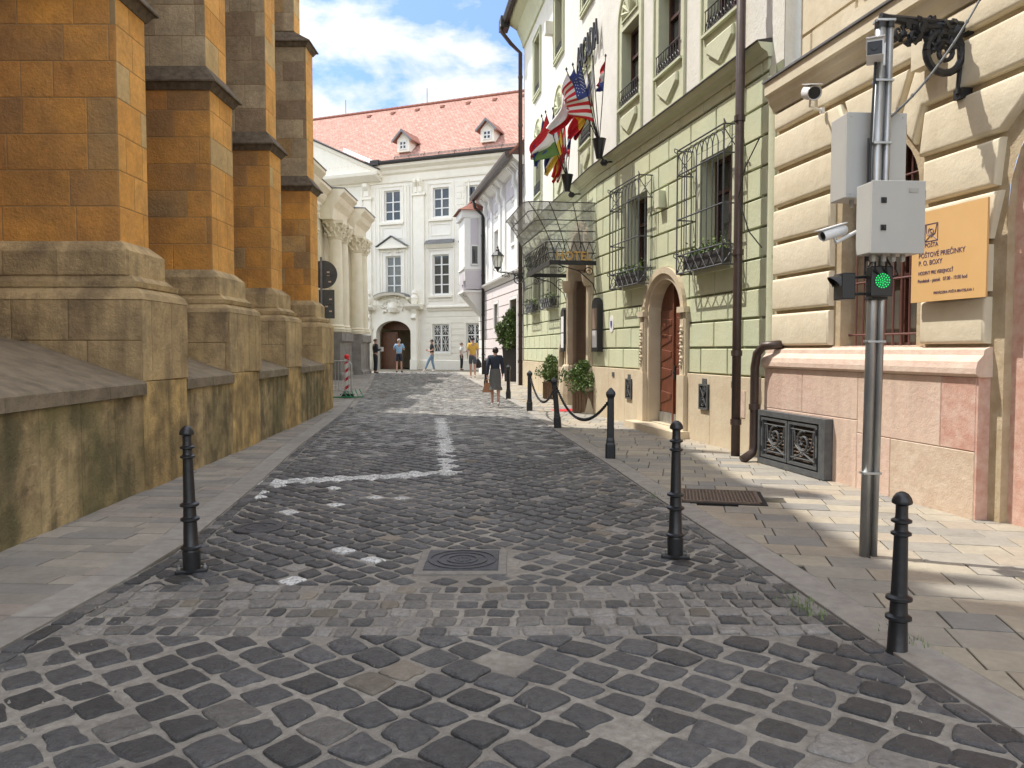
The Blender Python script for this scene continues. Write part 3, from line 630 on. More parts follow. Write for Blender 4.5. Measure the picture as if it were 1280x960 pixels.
# parapet wall along the pavement, running between the buttresses
mb = MB(); cp = MB()
segs = [(-6, -2.5)]+[(p[1], q[0]) for p, q in zip(BUTN, BUTN[1:])]+[(5.05, 8.42)]+[(p[1], q[0]) for p, q in zip(BUT, BUT[1:])]
rnd = random.Random(5)
def wallpiece(y0, y1, z1, m, inset_=0.):
    n = max(1, round((y1-y0)/.62)); e = [y0+(y1-y0)*k/n for k in range(n+1)]
    for a, b in zip(e, e[1:]):
        F = Facade((xw(a)-inset_, a), (xw(b)-inset_, b))
        zz = [gz(a)-.05, z1]
        pillow(mb, F, [(.004, zz[0]), (F.L-.004, zz[0]), (F.L-.004, z1-.004), (.004, z1-.004)], [(0, -.05), (0, -.002), (.004, .006+rnd.uniform(0, .008))], m)
for y0, y1 in segs:
    wallpiece(y0, y1, 1.06, 0, .03)
    F = Facade((xw(y0), y0), (xw(y1), y1)); n = max(1, round((y1-y0)/.9))
    for k in range(n):
        a = F.L*k/n+.003; b = F.L*(k+1)/n-.003
        cp.prism([F.pt(a, 1.06, .02), F.pt(a, 1.18, .02), F.pt(a, 1.2, -.0), F.pt(a, 1.62, -1.2), F.pt(a, 1.9, -2.6), F.pt(a, 1.06, -2.6)], F.d*(b-a))
for y0, y1 in BUT+BUTN: wallpiece(y0, y1, 1.2, 1)
for a, b in zip(WL, WL[1:]): mb.hexa([(-8, a[1], -.1), (a[0]-.045, a[1], -.1), (b[0]-.045, b[1], -.1), (-8, b[1], -.1), (-8, a[1], 1.05), (a[0]-.045, a[1], 1.05), (b[0]-.045, b[1], 1.05), (-8, b[1], 1.05)], 2)
o = mb.build('parapet_wall', [M['moss_stone'], M['clean_stone'], M['joint']], t); cp.build('coping', M['coping'], o)

# ================= BAROQUE CHURCH (left, behind) =================
t = thing('baroque_church', 'cream church front with paired half columns and stepped cornices left of the street end', 'church', (-7.9, 30, gz(30)))
F = BAR; L_ = F.L; z0 = .2
mb = MB(); wall(mb, F, 0, L_, z0-.4, 8.3, depth=.2); mb.box(-14, -7.95, 20.8, 39.6, -.2, 8.25); mb.face([F.pt(L_, 0, 0), F.pt(L_, 0, -3), F.pt(L_, 8.3, -3), F.pt(L_, 8.3, 0)])
mb.build('wall', M['cream'], t)
pairs = [5.4, 11.15, 16.3]   # start s of each projecting bay (y = 20.8+s)
pairs = [5.5-4.4, 5.5, 11.2, 15.6]; PW = 2.05
def entab(mb, a, b, o):
    mb.sweep(F, [(0, 6.9), (o+.05, 6.9), (o+.08, 7.15), (o+.1, 7.4), (o+.3, 7.6), (o+.36, 7.75), (o+.36, 7.82), (o+.55, 8.0), (o+.55, 8.12), (0, 8.2)], a, b, 0)
    mb.sweep(F, [(0, 8.12), (o+.58, 8.125), (o+.58, 8.155), (0, 8.24)], a-.02, b+.02, 1)
mb = MB(); entab(mb, 0, L_, 0)
for s in pairs: entab(mb, s-.3, s+PW+.3, .5)
mb.build('entablature', [M['cream'], M['grey_metal']], t)
# stepped attic over the projecting bays
mb = MB()
mb.fbox(F, 0, 8, 8.2, 8.8, -1.6, -.6)
mb.build('attic', M['cream'], t)
mb = MB()
mb.sweep(F, [(0, z0-.5), (.2, z0-.5), (.2, 2.0), (.24, 2.05), (.24, 2.25), (.1, 2.35), (0, 2.35)], 0, L_)
for s in pairs: mb.sweep(F, [(0, z0-.5), (.86, z0-.5), (.86, .5), (.78, .6), (.78, 1.85), (.86, 1.92), (.86, 2.25), (0, 2.3)], s-.1, s+PW+.1)
mb.build('base', M['cream_grey'], t)
for s in pairs:
    for k in (0.42, 1.62):
        c = F.pt(s+k, 0, .5)
        mb = MB(); r = .3; mb.lathe((c.x, c.y, 0), [(r+.08, 2.3), (r+.08, 2.38), (r+.1, 2.42), (r+.04, 2.48), (r+.07, 2.53), (r, 2.6), (r, 4), (r-.035, 6.15)], 24, cap=False)
        o = mb.build('column', M['cream'], t, smooth=False, angle=40)
        cb = MB(); cb.lathe((c.x, c.y, 0), [(r-.03, 6.12), (r+.02, 6.17), (r-.02, 6.22), (r+.02, 6.5), (r+.12, 6.78)], 16); cb.fbox(F, s+k-.42, s+k+.42, 6.78, 6.9, .08, .92)
        for lv, (zz, rr) in enumerate(((6.25, r+.02), (6.45, r+.05), (6.63, r+.12))):
            for j in range(9):
                a = 2*math.pi*(j+lv*.5)/9; p = Vector((c.x+math.cos(a)*rr, c.y+math.sin(a)*rr, zz)); q = Vector((math.cos(a), math.sin(a), 0))
                cb.tube([p, p+q*.04+Vector((0, 0, .1)), p+q*.13+Vector((0, 0, .14)), p+q*.13+Vector((0, 0, .08))], [.07, .06, .045, .02], 5)
        cb.build('capital', M['cream'], o)
for a, b in ((3.5, 5.0), (8.0, 10.8), (13.6, 15.1)):
    mb = MB()
    for k in (0, .12): ring(mb, F, op(a+k, b-k, 3.0+k, 6.4-k), .06, 0, .05)
    mb.build('wall_panel', M['cream'], t)

# ================= PALACE (end of the street) =================
F = PAL; t = thing('palace', 'long white baroque palace with red tiled roof closing the end of the street', 'palace', (-3.8, 43, .25))
def H(u, v, o=0.): return F.hit(u, v, o)
gz0 = .34; EZ = 12.68
def wrect(u0, v0, u1, v1): a = H(u0, (v0+v1)/2); b = H(u1, (v0+v1)/2); c = H((u0+u1)/2, v0); d = H((u0+u1)/2, v1); return op(a[0], b[0], d[1], c[1])
W_up = [wrect(480, 238, 500, 276), wrect(541, 234, 561, 271), wrect(583, 231, 604, 267)]
W_mid = [wrect(482, 320, 501, 369), wrect(540.5, 318, 561, 368), wrect(583, 317, 604, 367)]
W_gr = [wrect(541, 405, 562, 441), wrect(583, 404, 604, 440)]
dx = W_up[1][0]-W_up[2][0]
for k in (1, 2, 3):
    for W in (W_up, W_mid, W_gr): q = W[-1]; W.append(op(q[0]+abs(dx), q[1]+abs(dx), q[2], q[3]))
sg0 = H(472, 440)[0]; sg1 = H(515, 440)[0]; gtop = H(492, 401)[1]; gsp = H(492, 417)[1]
gate = op(sg0, sg1, gz0, gsp, gtop)
s_left = -4; s_right = F.L+4
allops = W_up+W_mid+W_gr+[gate]
mb = MB(); wall(mb, F, s_left, s_right, gz0-.4, EZ, allops[:-1]+[gate], depth=.28, m=0)
mb.fbox(F, s_left, s_right, EZ-.2, EZ, -9, -.05, 0)
mb.build('wall', M['white'], t)
band = H(560, 385)[1]
mb = MB()
mb.sweep(F, [(0, band-.15), (.08, band-.15), (.1, band-.03), (.2, band+.03), (.2, band+.1), (.05, band+.16), (0, band+.16)], H(535, 385)[0], s_right)
mb.sweep(F, [(0, gz0-.3), (.1, gz0-.3), (.1, gz0+.55), (.06, gz0+.6), (0, gz0+.6)], sg1+.5, s_right)
# main cornice
mb.sweep(F, [(0, EZ-1.0), (.08, EZ-1.0), (.1, EZ-.9), (.1, EZ-.55), (.25, EZ-.45), (.3, EZ-.3), (.55, EZ-.15), (.6, EZ), (0, EZ)], s_left, s_right)
mb.build('cornice', M['white_trim'], t)
# grooved courses on the right bays
mb = MB(); sb = H(532, 400)[0]
n = 8; zs = [gz0+.62+(band-.18-gz0-.62)*k/n for k in range(n+1)]
blocks(mb, F, sb, s_right-.2, zs, (20, 30), .055, [(0, -.005), (0, .015), (.012, .03)], [op(q[0]-.12, q[1]+.12, q[2]-.12, q[3]+.12) for q in W_gr], seed=2)
for u0 in (571.5, ):
    a = H(571.5, 300)[0]; b = H(582, 300)[0]; wq = b-a
    for k in range(-1, 4):
        if k == -1: aa, bb = H(520, 300)[0]+.05, H(532, 300)[0]
        else: aa, bb = a+k*abs(dx), b+k*abs(dx)
        if k == -1: continue
        nn = 20; zz = [band+.3+(EZ-1.2-band-.3)*i/nn for i in range(nn+1)]
        blocks(mb, F, aa, bb, zz, (9, 10), .03, [(0, -.005), (0, .02), (.012, .035)], seed=3)
mb.build('grooved_masonry', M['white_trim'], t)
mb = MB()
for (u0, u1) in ((456, 465), (518, 531)):       # giant pilasters
    a, b = H(u0, 300)[0], H(u1, 300)[0]; mb.fbox(F, a, b, band+.2, EZ-1.9, 0, .12)
    mb.fbox(F, a-.1, b+.1, EZ-1.9, EZ-1.75, 0, .2); mb.fbox(F, a+.08, b-.08, EZ-1.75, EZ-1.0, 0, .16); mb.fbox(F, a-.3, a-.12, band+.2, EZ-1.2, 0, .05)
    for aa in (a+.12, b-.28): mb.sweep(F, [(0, EZ-1.0), (.4, EZ-.95), (.42, EZ-1.15), (.22, EZ-1.4), (.24, EZ-1.72), (0, EZ-1.75)], aa, aa+.16)
for u0 in (469, 474, 508, 513, 534.5, 567, 586): a = H(u0, 300)[0]; mb.fbox(F, a-.05, a+.05, band+.3, EZ-1.2, 0, .05)
a, b = H(466, 300)[0], H(517, 300)[0]
for q in W_mid: 
    ring(mb, F, op(q[0]-.22, q[1]+.22, q[2]-.3, q[3]+.25), .07, 0, .05)
    mb.fbox(F, q[0]-.25, q[1]+.25, q[2]-.18, q[2]-.06, 0, .14)
for q in W_up:
    ring(mb, F, op(q[0]-.18, q[1]+.18, q[2]-.2, q[3]+.2), .07, 0, .05); mb.fbox(F, q[0]-.25, q[1]+.25, q[2]-.24, q[2]-.1, 0, .14)
    ring(mb, F, op(q[0]-.1, q[1]+.1, q[2]-1.05, q[2]-.45), .05, 0, .035)
for q in W_gr: ring(mb, F, q, .12, -.02, .05)
mb.build('window_surround', M['white_trim'], t)
mb = MB(); q = W_mid[0]; z = H(490, 309)[1]; zt = H(490, 297)[1]; c = (q[0]+q[1])/2; h = H(509, 305)[0]-c
mb.prism([F.pt(c-h, z, 0), F.pt(c+h, z, 0), F.pt(c, zt, 0)], F.n*.2); mb.fbox(F, c-h-.05, c+h+.05, z-.1, z, 0, .25)
mb.build('pediment', M['white_trim'], t)
dk = MB()
dk.prism([F.pt(c-h-.1, z+.02, 0), F.pt(c, zt+.06, 0), F.pt(c, zt+.1, 0), F.pt(c-h-.1, z+.06, 0)], F.n*.3); dk.prism([F.pt(c+h+.1, z+.02, 0), F.pt(c, zt+.06, 0), F.pt(c, zt+.1, 0), F.pt(c+h+.1, z+.06, 0)], F.n*.3)
dk.build('pediment_flashing', M['grey_metal'], t)
for q in W_mid[1:]:
    dk = MB(); z = H(550, 304)[1]; dk.sweep(F, [(0, z+.02), (.32, z-.06), (.32, z-.02), (0, z+.24)], q[0]-.38, q[1]+.38); dk.build('window_hood', M['grey_metal'], t)
mb = MB()
for q in W_mid[1:]: mb.sweep(F, [(0, z-.3), (.08, z-.3), (.28, z-.08), (.28, z-.04), (0, z)], q[0]-.34, q[1]+.34)
mb.build('window_ledge', M['white_trim'], t)
def cross_window(F, parent, q, nx, rows, o, mfr, mgl, fw=.075, name='window'):
    mb = MB(); s0, s1, z0, zs, zt = q
    def b(a0, a1, za, zb, d=0.): mb.fbox(F, a0, a1, za, zb, o, o+.06+d)
    b(s0, s0+fw, z0, zt); b(s1-fw, s1, z0, zt); b(s0+fw, s1-fw, z0, z0+fw); b(s0+fw, s1-fw, zt-fw, zt) if zt <= zs else None
    for i in range(1, nx): x = s0+(s1-s0)*i/nx; b(x-fw*.6, x+fw*.6, z0+fw, zt-.02, .01)
    for k, r in enumerate(rows): z = z0+(zt-z0)*r; wd = fw*(.7 if r > 0 else .3); b(s0+fw, s1-fw, z-wd*.6, z+wd*.6, .015)
    w_ = mb.build(name, mfr, parent); g = MB(); fillop(g, F, q, o+.02); g.build('pane', mgl, w_); return w_
for k, q in enumerate(W_up): cross_window(F, t, q, 2, (.31, .62), -.2, M['win_white'], M['glass'] if k else M['glass'])
for k, q in enumerate(W_mid): cross_window(F, t, q, 2, (.25, .5, .75), -.2, M['win_white'], M['glass_pale'] if k == 0 else M['glass'])
for q in W_gr:
    w_ = cross_window(F, t, q, 2, (.6,), -.1, M['win_white'], M['glass'], .09); g = MB(); s0, s1, za, zb, _ = q; cx = (s0+s1)/2
    for (a0, a1, b0, b1) in ((s0+.1, cx-.07, za+.1, za+.56*(zb-za)), (cx+.07, s1-.1, za+.1, za+.56*(zb-za)), (s0+.1, cx-.07, za+.66*(zb-za), zb-.1), (cx+.07, s1-.1, za+.66*(zb-za), zb-.1)):
        m_ = ((a0+a1)/2, (b0+b1)/2)
        for (p, r_) in (((a0, b0), m_), ((a1, b0), m_), ((a0, b1), m_), ((a1, b1), m_), (((a0+a1)/2, b0), ((a0+a1)/2, b1)), ((a0, m_[1]), (a1, m_[1]))):
            g.tube([F.pt(p[0], p[1], -.06), F.pt(r_[0], r_[1], -.06)], .017, 5)
        g.lathe(F.pt(m_[0], m_[1], -.06), [(.09, -.012), (.12, -.012), (.12, .012), (.09, .012)], 10, cap=False)
    g.build('grille', M['win_white'], w_)
# gate portal
mb = MB(); ring(mb, F, gate, .22, 0, .16, close=False, n=20); ring(mb, F, op(gate[0]-.24, gate[1]+.24, gate[2], gate[3], gate[4]+.24), .14, 0, .09, close=False, n=20)
for side, (u0, u1) in ((0, (458, 467)), (1, (516.5, 525))):
    a, b = H(u0, 430)[0], H(u1, 430)[0]; zt = H(520, 385)[1]
    mb.fbox(F, a, b, gz0-.2, gz0+.6, 0, .42); mb.fbox(F, a+.06, b-.06, gz0+.6, zt-.75, 0, .3); mb.sweep(F, [(0, zt-.75), (.3, zt-.75), (.46, zt-.6), (.3, zt-.35), (.42, zt-.1), (0, zt-.1)], a+.08, b-.08)
    mb.sweep(F, [(0, zt-.1), (.4, zt-.1), (.6, zt+.08), (.62, zt+.2), (0, zt+.26)], a-.3, b+.3)
    cx = (a+b)/2; mb.lathe(F.pt(cx, zt+.2, .25), [(.12, 0), (.2, .15), (.24, .4), (.12, .6), (.16, .7), (.06, .9)], 10)
c = (sg0+sg1)/2; za, zb = gtop+.22, H(490, 371)[1]; n = 14
poly = []
hw = (sg1-sg0)/2+.35
for i in range(n+1): x = -1+2*i/n; poly.append((c+hw*x, za-.75+(.75)*(1-abs(x)**2.2)-.1))
outer = [(c+hw, zt-.15), (c+hw*.8, zt+.05), (c+hw*.62, zb-.25)]+[(c+hw*.62*math.cos(math.pi*k/8), zb-.25+.25*math.sin(math.pi*k/8)) for k in range(1, 8)]+[(c-hw*.62, zb-.25), (c-hw*.8, zt+.05), (c-hw, zt-.15)]
mb.prism([F.pt(a, z, 0) for a, z in poly+outer], F.n*.14)
arc = [(c+hw*.72*math.cos(math.pi*k/10), zb-.22+.3*math.sin(math.pi*k/10)) for k in range(11)]
for p, q in zip(arc, arc[1:]): mb.hexa([F.pt(p[0], p[1], 0), F.pt(q[0], q[1], 0), F.pt(q[0], q[1], .5), F.pt(p[0], p[1], .5), F.pt(p[0], p[1]+.16, 0), F.pt(q[0], q[1]+.16, 0), F.pt(q[0], q[1]+.16, .58), F.pt(p[0], p[1]+.16, .58)])
port = mb.build('gate_portal', M['white_trim'], t)
dk = MB(); 
for p, q in zip(arc, arc[1:]): dk.hexa([F.pt(p[0], p[1]+.165, 0), F.pt(q[0], q[1]+.165, 0), F.pt(q[0], q[1]+.165, .6), F.pt(p[0], p[1]+.165, .6), F.pt(p[0], p[1]+.2, 0), F.pt(q[0], q[1]+.2, 0), F.pt(q[0], q[1]+.19, .6), F.pt(p[0], p[1]+.19, .6)])
dk.build('metal_flashing', M['grey_metal'], port)
mb = MB(); rnd = random.Random(8); cz = (gtop+zb)/2+.1      # carved cartouche above the gate
mb.lathe(F.pt(c, cz-.4, .16), [(.02, 0), (.28, .08), (.36, .35), (.3, .6), (.02, .75)], 14)
for i in range(34):
    a = rnd.uniform(0, 2*math.pi); rr = rnd.uniform(.3, .95); p = F.pt(c+rr*math.cos(a)*1.1, cz+rr*math.sin(a)*.62, .17); b = rnd.uniform(0, 6.28); l = rnd.uniform(.1, .25)
    mb.tube([p, p+F.d*l*math.cos(b)+Vector((0, 0, l*math.sin(b)))+F.n*.05, p+F.d*l*1.5*math.cos(b+.8)+Vector((0, 0, l*1.5*math.sin(b+.8)))], [.05, .045, .02], 6)
mb.build('cartouche', M['white_trim'], port); mb = MB(); q = W_mid[0]; cq = (q[0]+q[1])/2; zq = H(490, 315)[1]
for i in range(16): 
    a = rnd.uniform(-1, 1); p = F.pt(cq+a*.55, zq+rnd.uniform(-.12, .2), .04); b = rnd.uniform(0, 6.28); mb.tube([p, p+F.d*.12*math.cos(b)+Vector((0, 0, .12*math.sin(b)))+F.n*.03], [.045, .02], 6)
mb.build('carved_ornament', M['white_trim'], t)
# passage behind the gate
mb = MB(); dz = 3.2
g2 = op(sg0-.3, sg1+.3, gz0, gsp+.3, gtop+.3)
P = opath(g2)
for i in range(len(P)-1): mb.face([F.pt(*P[i], -.28), F.pt(*P[i+1], -.28), F.pt(*P[i+1], -dz), F.pt(*P[i], -dz)])
mb.face([F.pt(a, z, -dz) for a, z in P]); ring(mb, F, gate, .3, -.3, -.28, close=False)
mb.build('passage', M['beige_stone'], t)
mb = MB(); mb.fbox(F, sg0, sg0+1.15, gz0, gsp+.1, -.62, -.5); mb.fbox(F, sg0+.1, sg0+1.05, gz0+.2, gz0+1.3, -.5, -.47); mb.fbox(F, sg0+.1, sg0+1.05, gz0+1.45, gsp-.05, -.5, -.47)
o = mb.build('gate_leaf', M['gate_wood'], t)
mb = MB(); P = [(a, z) for a, z in opath(gate, 20) if z >= gsp-.01]; mb.face([F.pt(a, z, -.72) for a, z in P]); 
mb2 = MB(); mb2.fbox(F, sg0+1.7, sg0+2.1, 1.2, 2.4, -dz+.02, -dz+.08); mb2.fbox(F, sg0+2.15, sg0+2.7, 1.1, 2.5, -dz+.02, -dz+.08); mb2.build('notice_board', M['black'], t)
hl = MB(); k = H(492, 410)[1]; hl.prism([F.pt(a, z, -.75) for a, z in [(sg0, gsp+.35), (sg0, gtop), (sg1, gtop), (sg1, gsp+.35), (sg1-.5, gsp+.25), (c, gtop-.55), (sg0+.5, gsp+.25)]], F.n*.1); hl.build('timber_lintel', M['gate_wood'], t)
# pedimented bay to the left (gable)
a, b = H(395, 200)[0], H(471, 209)[0]; zb_ = H(440, 217)[1]; za_ = H(471, 211)[1]
def gab(u, v, o): s, z = F.hit(u, v, o); return s, z
p0 = gab(471, 211, .8); sl_ = (gab(394, 177, .8)[1]-p0[1])/(gab(394, 177, .8)[0]-p0[0]); apx = p0[0]-7.5; az = p0[1]+sl_*(apx-p0[0]); end = apx-7.5
mb = MB(); mb.prism([F.pt(p0[0], p0[1]-.1, -.1), F.pt(apx, az-.1, -.1), F.pt(end, p0[1]-.1, -.1)], F.n*.72)
mb.sweep(F, [(0, p0[1]-.62), (.3, p0[1]-.6), (.75, p0[1]-.3), (.8, p0[1]-.12), (0, p0[1]-.08)], end, p0[0]-.1)
for (s0_, z0_, s1_, z1_) in ((p0[0], p0[1], apx, az), (end, p0[1], apx, az)):
    for (dz0, dz1, oo) in ((-.45, -.25, .5), (-.25, -.02, .78)): mb.hexa([F.pt(s0_, z0_+dz0, .0), F.pt(s1_, z1_+dz0, .0), F.pt(s1_, z1_+dz0, oo-.1), F.pt(s0_, z0_+dz0, oo-.1), F.pt(s0_, z0_+dz1, .0), F.pt(s1_, z1_+dz1, .0), F.pt(s1_, z1_+dz1, oo), F.pt(s0_, z0_+dz1, oo)])
mb.build('gable', M['white_trim'], t)
mb = MB()
for (s0_, s1_) in ((p0[0], apx), (end, apx)): mb.hexa([F.pt(s0_, p0[1], -4), F.pt(s1_, az, -4), F.pt(s1_, az, .84), F.pt(s0_, p0[1], .84), F.pt(s0_, p0[1]+.07, -4), F.pt(s1_, az+.07, -4), F.pt(s1_, az+.07, .84), F.pt(s0_, p0[1]+.07, .84)])
mb.build('gable_coping', M['dark_metal'], t)
mb = MB(); q0 = gab(467, 207, .8); q1 = gab(426, 189.5, .8); mb.hexa([F.pt(q0[0], q0[1]+.05, .3), F.pt(q1[0], q1[1]+.05, .3), F.pt(q1[0], q1[1]+.05, .6), F.pt(q0[0], q0[1]+.05, .6), F.pt(q0[0], q0[1]+.3, .25), F.pt(q1[0], q1[1]+.3, .25), F.pt(q1[0], q1[1]+.3, .5), F.pt(q0[0], q0[1]+.3, .5)]); mb.build('gable_flashing', M['white_tin'], t)
# roof with tile courses
RB, RZ = 6.0, EZ+5.55; slope = math.atan2(RZ-EZ-.1, RB+.6); ln = math.hypot(RB+.6, RZ-EZ-.1)
def roofpt(s, k, h=0.): return F.pt(s, EZ+.1+k*math.sin(slope)+h*math.cos(slope), .6-k*math.cos(slope)+h*math.sin(slope))
mb = MB(); ra, rb = -4, F.L+2
mb.face([roofpt(ra, 0), roofpt(rb, 0), roofpt(rb, ln), roofpt(ra, ln)], 1)
row = .2; nr = int(ln/row); tw = .23
for r in range(nr):
    s = ra+(tw/2 if r % 2 else 0); k0 = r*row
    while s < rb-.1:
        if .5 < s < 26:
            dh = .022+random.uniform(-.003, .004)
            mb.face([roofpt(s+.006, k0+.04, dh), roofpt(s+tw/2, k0-.02, dh+.002), roofpt(s+tw-.006, k0+.04, dh), roofpt(s+tw-.006, k0+row+.03, .004), roofpt(s+.006, k0+row+.03, .004)], 0)
            mb.face([roofpt(s+.006, k0+.04, dh), roofpt(s+tw/2, k0-.02, dh+.002), roofpt(s+tw/2, k0-.02, 0), roofpt(s+.006, k0+.04, 0)], 2)
            mb.face([roofpt(s+tw/2, k0-.02, dh+.002), roofpt(s+tw-.006, k0+.04, dh), roofpt(s+tw-.006, k0+.04, 0), roofpt(s+tw/2, k0-.02, 0)], 2)
        s += tw
mb.face([roofpt(ra, ln), roofpt(rb, ln), F.pt(rb, EZ, -12), F.pt(ra, EZ, -12)], 1)
M['tile_edge'] = mat('tile_edge', (.25, .1, .07), .9)
rf = mb.build('roof', [M['roof_red'], M['tile_edge'], M['tile_edge']], t, fix=False)
mb = MB(); s = ra
while s < rb: mb.tube([roofpt(s, ln-.02, .02), roofpt(s+.42, ln-.02, .035)], .12, 8); s += .4
mb.build('ridge_tiles', M['tile_edge'], rf)
mb = MB(); mb.sweep(F, [(.55, EZ+.02), (.72, EZ+.02), (.76, EZ+.1), (.76, EZ+.2), (.72, EZ+.2), (.7, EZ+.08), (.58, EZ+.06)], p0[0]+.05, rb)
mb.fbox(F, p0[0]-.5, p0[0]+.1, EZ-.02, EZ+.28, .45, .8)
mb.build('gutter', M['dark_metal'], t)
mb = MB(); s = p0[0]+1   # snow guards
while s < 24: 
    for k in (.35, .5): mb.tube([roofpt(s, k, .1), roofpt(s+1, k, .1)], .018, 5)
    mb.tube([roofpt(s, .3, .02), roofpt(s, .3, .14), roofpt(s, .55, .14)], .015, 5); s += 1
mb.build('snow_guard', M['iron'], t)
mb = MB()
for u in (422, 525):
    s = H(u, 140, -5)[0]; mb.tube([roofpt(s, ln, 0), F.pt(s, RZ+1.1, -RB)], .02, 5)
mb.build('lightning_rod', M['iron'], t)
mb = MB(); rnd = random.Random(4)
for k in range(9): 
    mb = MB(); s = 6.5+k*1.9; p = roofpt(s, ln-.75, 0); mb.hexa([p+F.d*a+F.n*b+Vector((0, 0, z)) for a, b, z in ((-.14, .25, -.12), (.14, .25, -.12), (.14, -.1, .1), (-.14, -.1, .1), (-.1, .2, .04), (.1, .2, .04), (.1, -.1, .14), (-.1, -.1, .14))]); mb.build('roof_vent', M['tile_edge'], t)
for (u, v) in ((504, 181), (609, 168)):        # dormers
    lo, hi = 0, ln
    for _ in range(40):
        k = (lo+hi)/2; o_ = .6-k*math.cos(slope); s, z = F.hit(u, v, o_)
        if EZ+.1+k*math.sin(slope) < z-.35: lo = k
        else: hi = k
    o_ = .6-k*math.cos(slope)+.5; s, z = F.hit(u, v, o_); hh = .42; w2 = .42
    mb = MB(); mb.prism([F.pt(s-w2, z-hh, o_), F.pt(s+w2, z-hh, o_), F.pt(s+w2, z+.3, o_), F.pt(s, z+.78, o_), F.pt(s-w2, z+.3, o_)], F.n*-2.2)
    d = mb.build('dormer', M['white_trim'], t)
    mb = MB()
    for sg in (-1, 1): mb.hexa([F.pt(s, z+.8, o_+.22), F.pt(s+sg*(w2+.22), z+.17, o_+.22), F.pt(s+sg*(w2+.22), z+.17, o_-2.2), F.pt(s, z+.8, o_-2.2), F.pt(s, z+.9, o_+.22), F.pt(s+sg*(w2+.22), z+.26, o_+.22), F.pt(s+sg*(w2+.22), z+.26, o_-2.2), F.pt(s, z+.9, o_-2.2)])
    mb.build('dormer_roof', M['tile_edge'], d)
    mb = MB()
    for sg in (-1, 1): mb.hexa([F.pt(s, z+.75, o_+.26), F.pt(s+sg*(w2+.25), z+.1, o_+.26), F.pt(s+sg*(w2+.25), z+.1, o_+.225), F.pt(s, z+.75, o_+.225), F.pt(s, z+.91, o_+.26), F.pt(s+sg*(w2+.25), z+.26, o_+.26), F.pt(s+sg*(w2+.25), z+.26, o_+.225), F.pt(s, z+.91, o_+.225)])
    mb.build('bargeboard', M['grey_metal'], d)
    q = op(s-.19, s+.19, z-.22, z+.16); g = MB(); fillop(g, F, q, o_+.01); w_ = g.build('window', M['glass'], d); g = MB(); ring(g, F, q, .07, o_, o_+.05); g.fbox(F, s-.03, s+.03, z-.22, z+.16, o_+.02, o_+.05); g.fbox(F, s-.19, s+.19, z-.06, z, o_+.022, o_+.052); g.build('frame', M['win_white'], w_)
# ================= HOTEL (right) =================
t = thing('hotel', 'pale green and white hotel with rusticated ground floor, grilles and arched portals', 'building', (2.8, 15, 0)); HOT = t
def sA(y): return (18.4-y)/abs(HA.d.y)
def sB(y): return (28.8-y)/abs(HB.d.y)
GAw = [op(sA(16.4), sA(15.3), 3.0, 4.7), op(sA(13.03), sA(11.94), 3.0, 4.7)]
DOOR = op(sA(15.15), sA(13.72), .14, 2.25, 2.86)
GBw = [op(sB(26.75), sB(25.65), 2.95, 4.65), op(sB(23.9), sB(22.75), 2.95, 4.65)]
ENT = op(sB(20.95), sB(18.95), .03, 3.4, 4.55)
NICHE = op(sB(22.35), sB(21.7), 1.05, 1.45, 1.75)
UAw = [op(sA(y)-.5, sA(y)+.5, 6.72, 8.35) for y in (16.35, 14.38, 12.38)]
UBw = [op(sB(y)-.5, sB(y)+.5, 6.72, 8.35) for y in (25.95, 22.7, 19.55)]
TAw = [op(sA(y)-.5, sA(y)+.5, 10.1, 11.9) for y in (16.35, 14.38, 12.38)]
TBw = [op(sB(y)-.5, sB(y)+.5, 10.1, 11.95) for y in (26.1, 22.7, 19.4)]
GZ = 5.5; TOP = 13.5
mb = MB()
wall(mb, HA, 0, HA.L, -.2, GZ, GAw+[DOOR], depth=.38, m=0, mr=2, mrs={2: 3}); wall(mb, HB, 0, HB.L, -.2, GZ, GBw+[ENT, NICHE], depth=.38, m=0, mr=2, mrs={2: 3, 3: 3})
mb.fbox(HA, HA.L-.05, HA.L, -.2, TOP, -2.5, -.01, 1); mb.fbox(HB, -.0, .05, -.2, TOP, -6, -.01, 1)
wall(mb, HA, -.02, HA.L, GZ, TOP, UAw+TAw, depth=.3, m=1, mr=2); wall(mb, HB, 0, HB.L+.02, GZ, TOP, UBw+TBw, depth=.3, m=1, mr=2)
WALLH = mb.build('wall', [M['green_joint'], M['hotel_white'], M['green_trim'], M['beige_stone']], t)
mb = MB(); zs = [1.15+.43*i for i in range(11)]+[5.66]; lv = [(0, -.01), (0, .024), (.01, .034)]
ex = lambda q, d: op(q[0]-d, q[1]+d, q[2]-d, q[3], q[4]+d) if q[4] > q[3] else op(q[0]-d, q[1]+d, q[2]-d, q[3]+d)
blocks(mb, HA, .0, HA.L-.32, zs, (.75, 1.05), .036, lv, [ex(q, .14) for q in GAw]+[ex(DOOR, .24)], seed=11, align=.93)
blocks(mb, HB, .0, HB.L, zs, (.75, 1.05), .036, lv, [ex(q, .14) for q in GBw]+[ex(ENT, .26), ex(NICHE, .12)], seed=12, align=.93)
mb.build('rusticated_blocks', M['green_block'], t)
mb = MB()
for F, a, b in ((HA, 0, HA.L-.3), (HB, .1, HB.L)):
    mb.sweep(F, [(0, GZ+.14), (.06, GZ+.14), (.08, GZ+.2), (.17, GZ+.25), (.22, GZ+.33), (0, GZ+.33)], a, b, 0)
    mb.sweep(F, [(0, GZ+.33), (.24, GZ+.33), (.24, GZ+.35), (0, GZ+.4)], a, b, 1)
mb.build('string_cornice', [M['green_trim'], M['dark_metal']], t)
mb = MB(); 
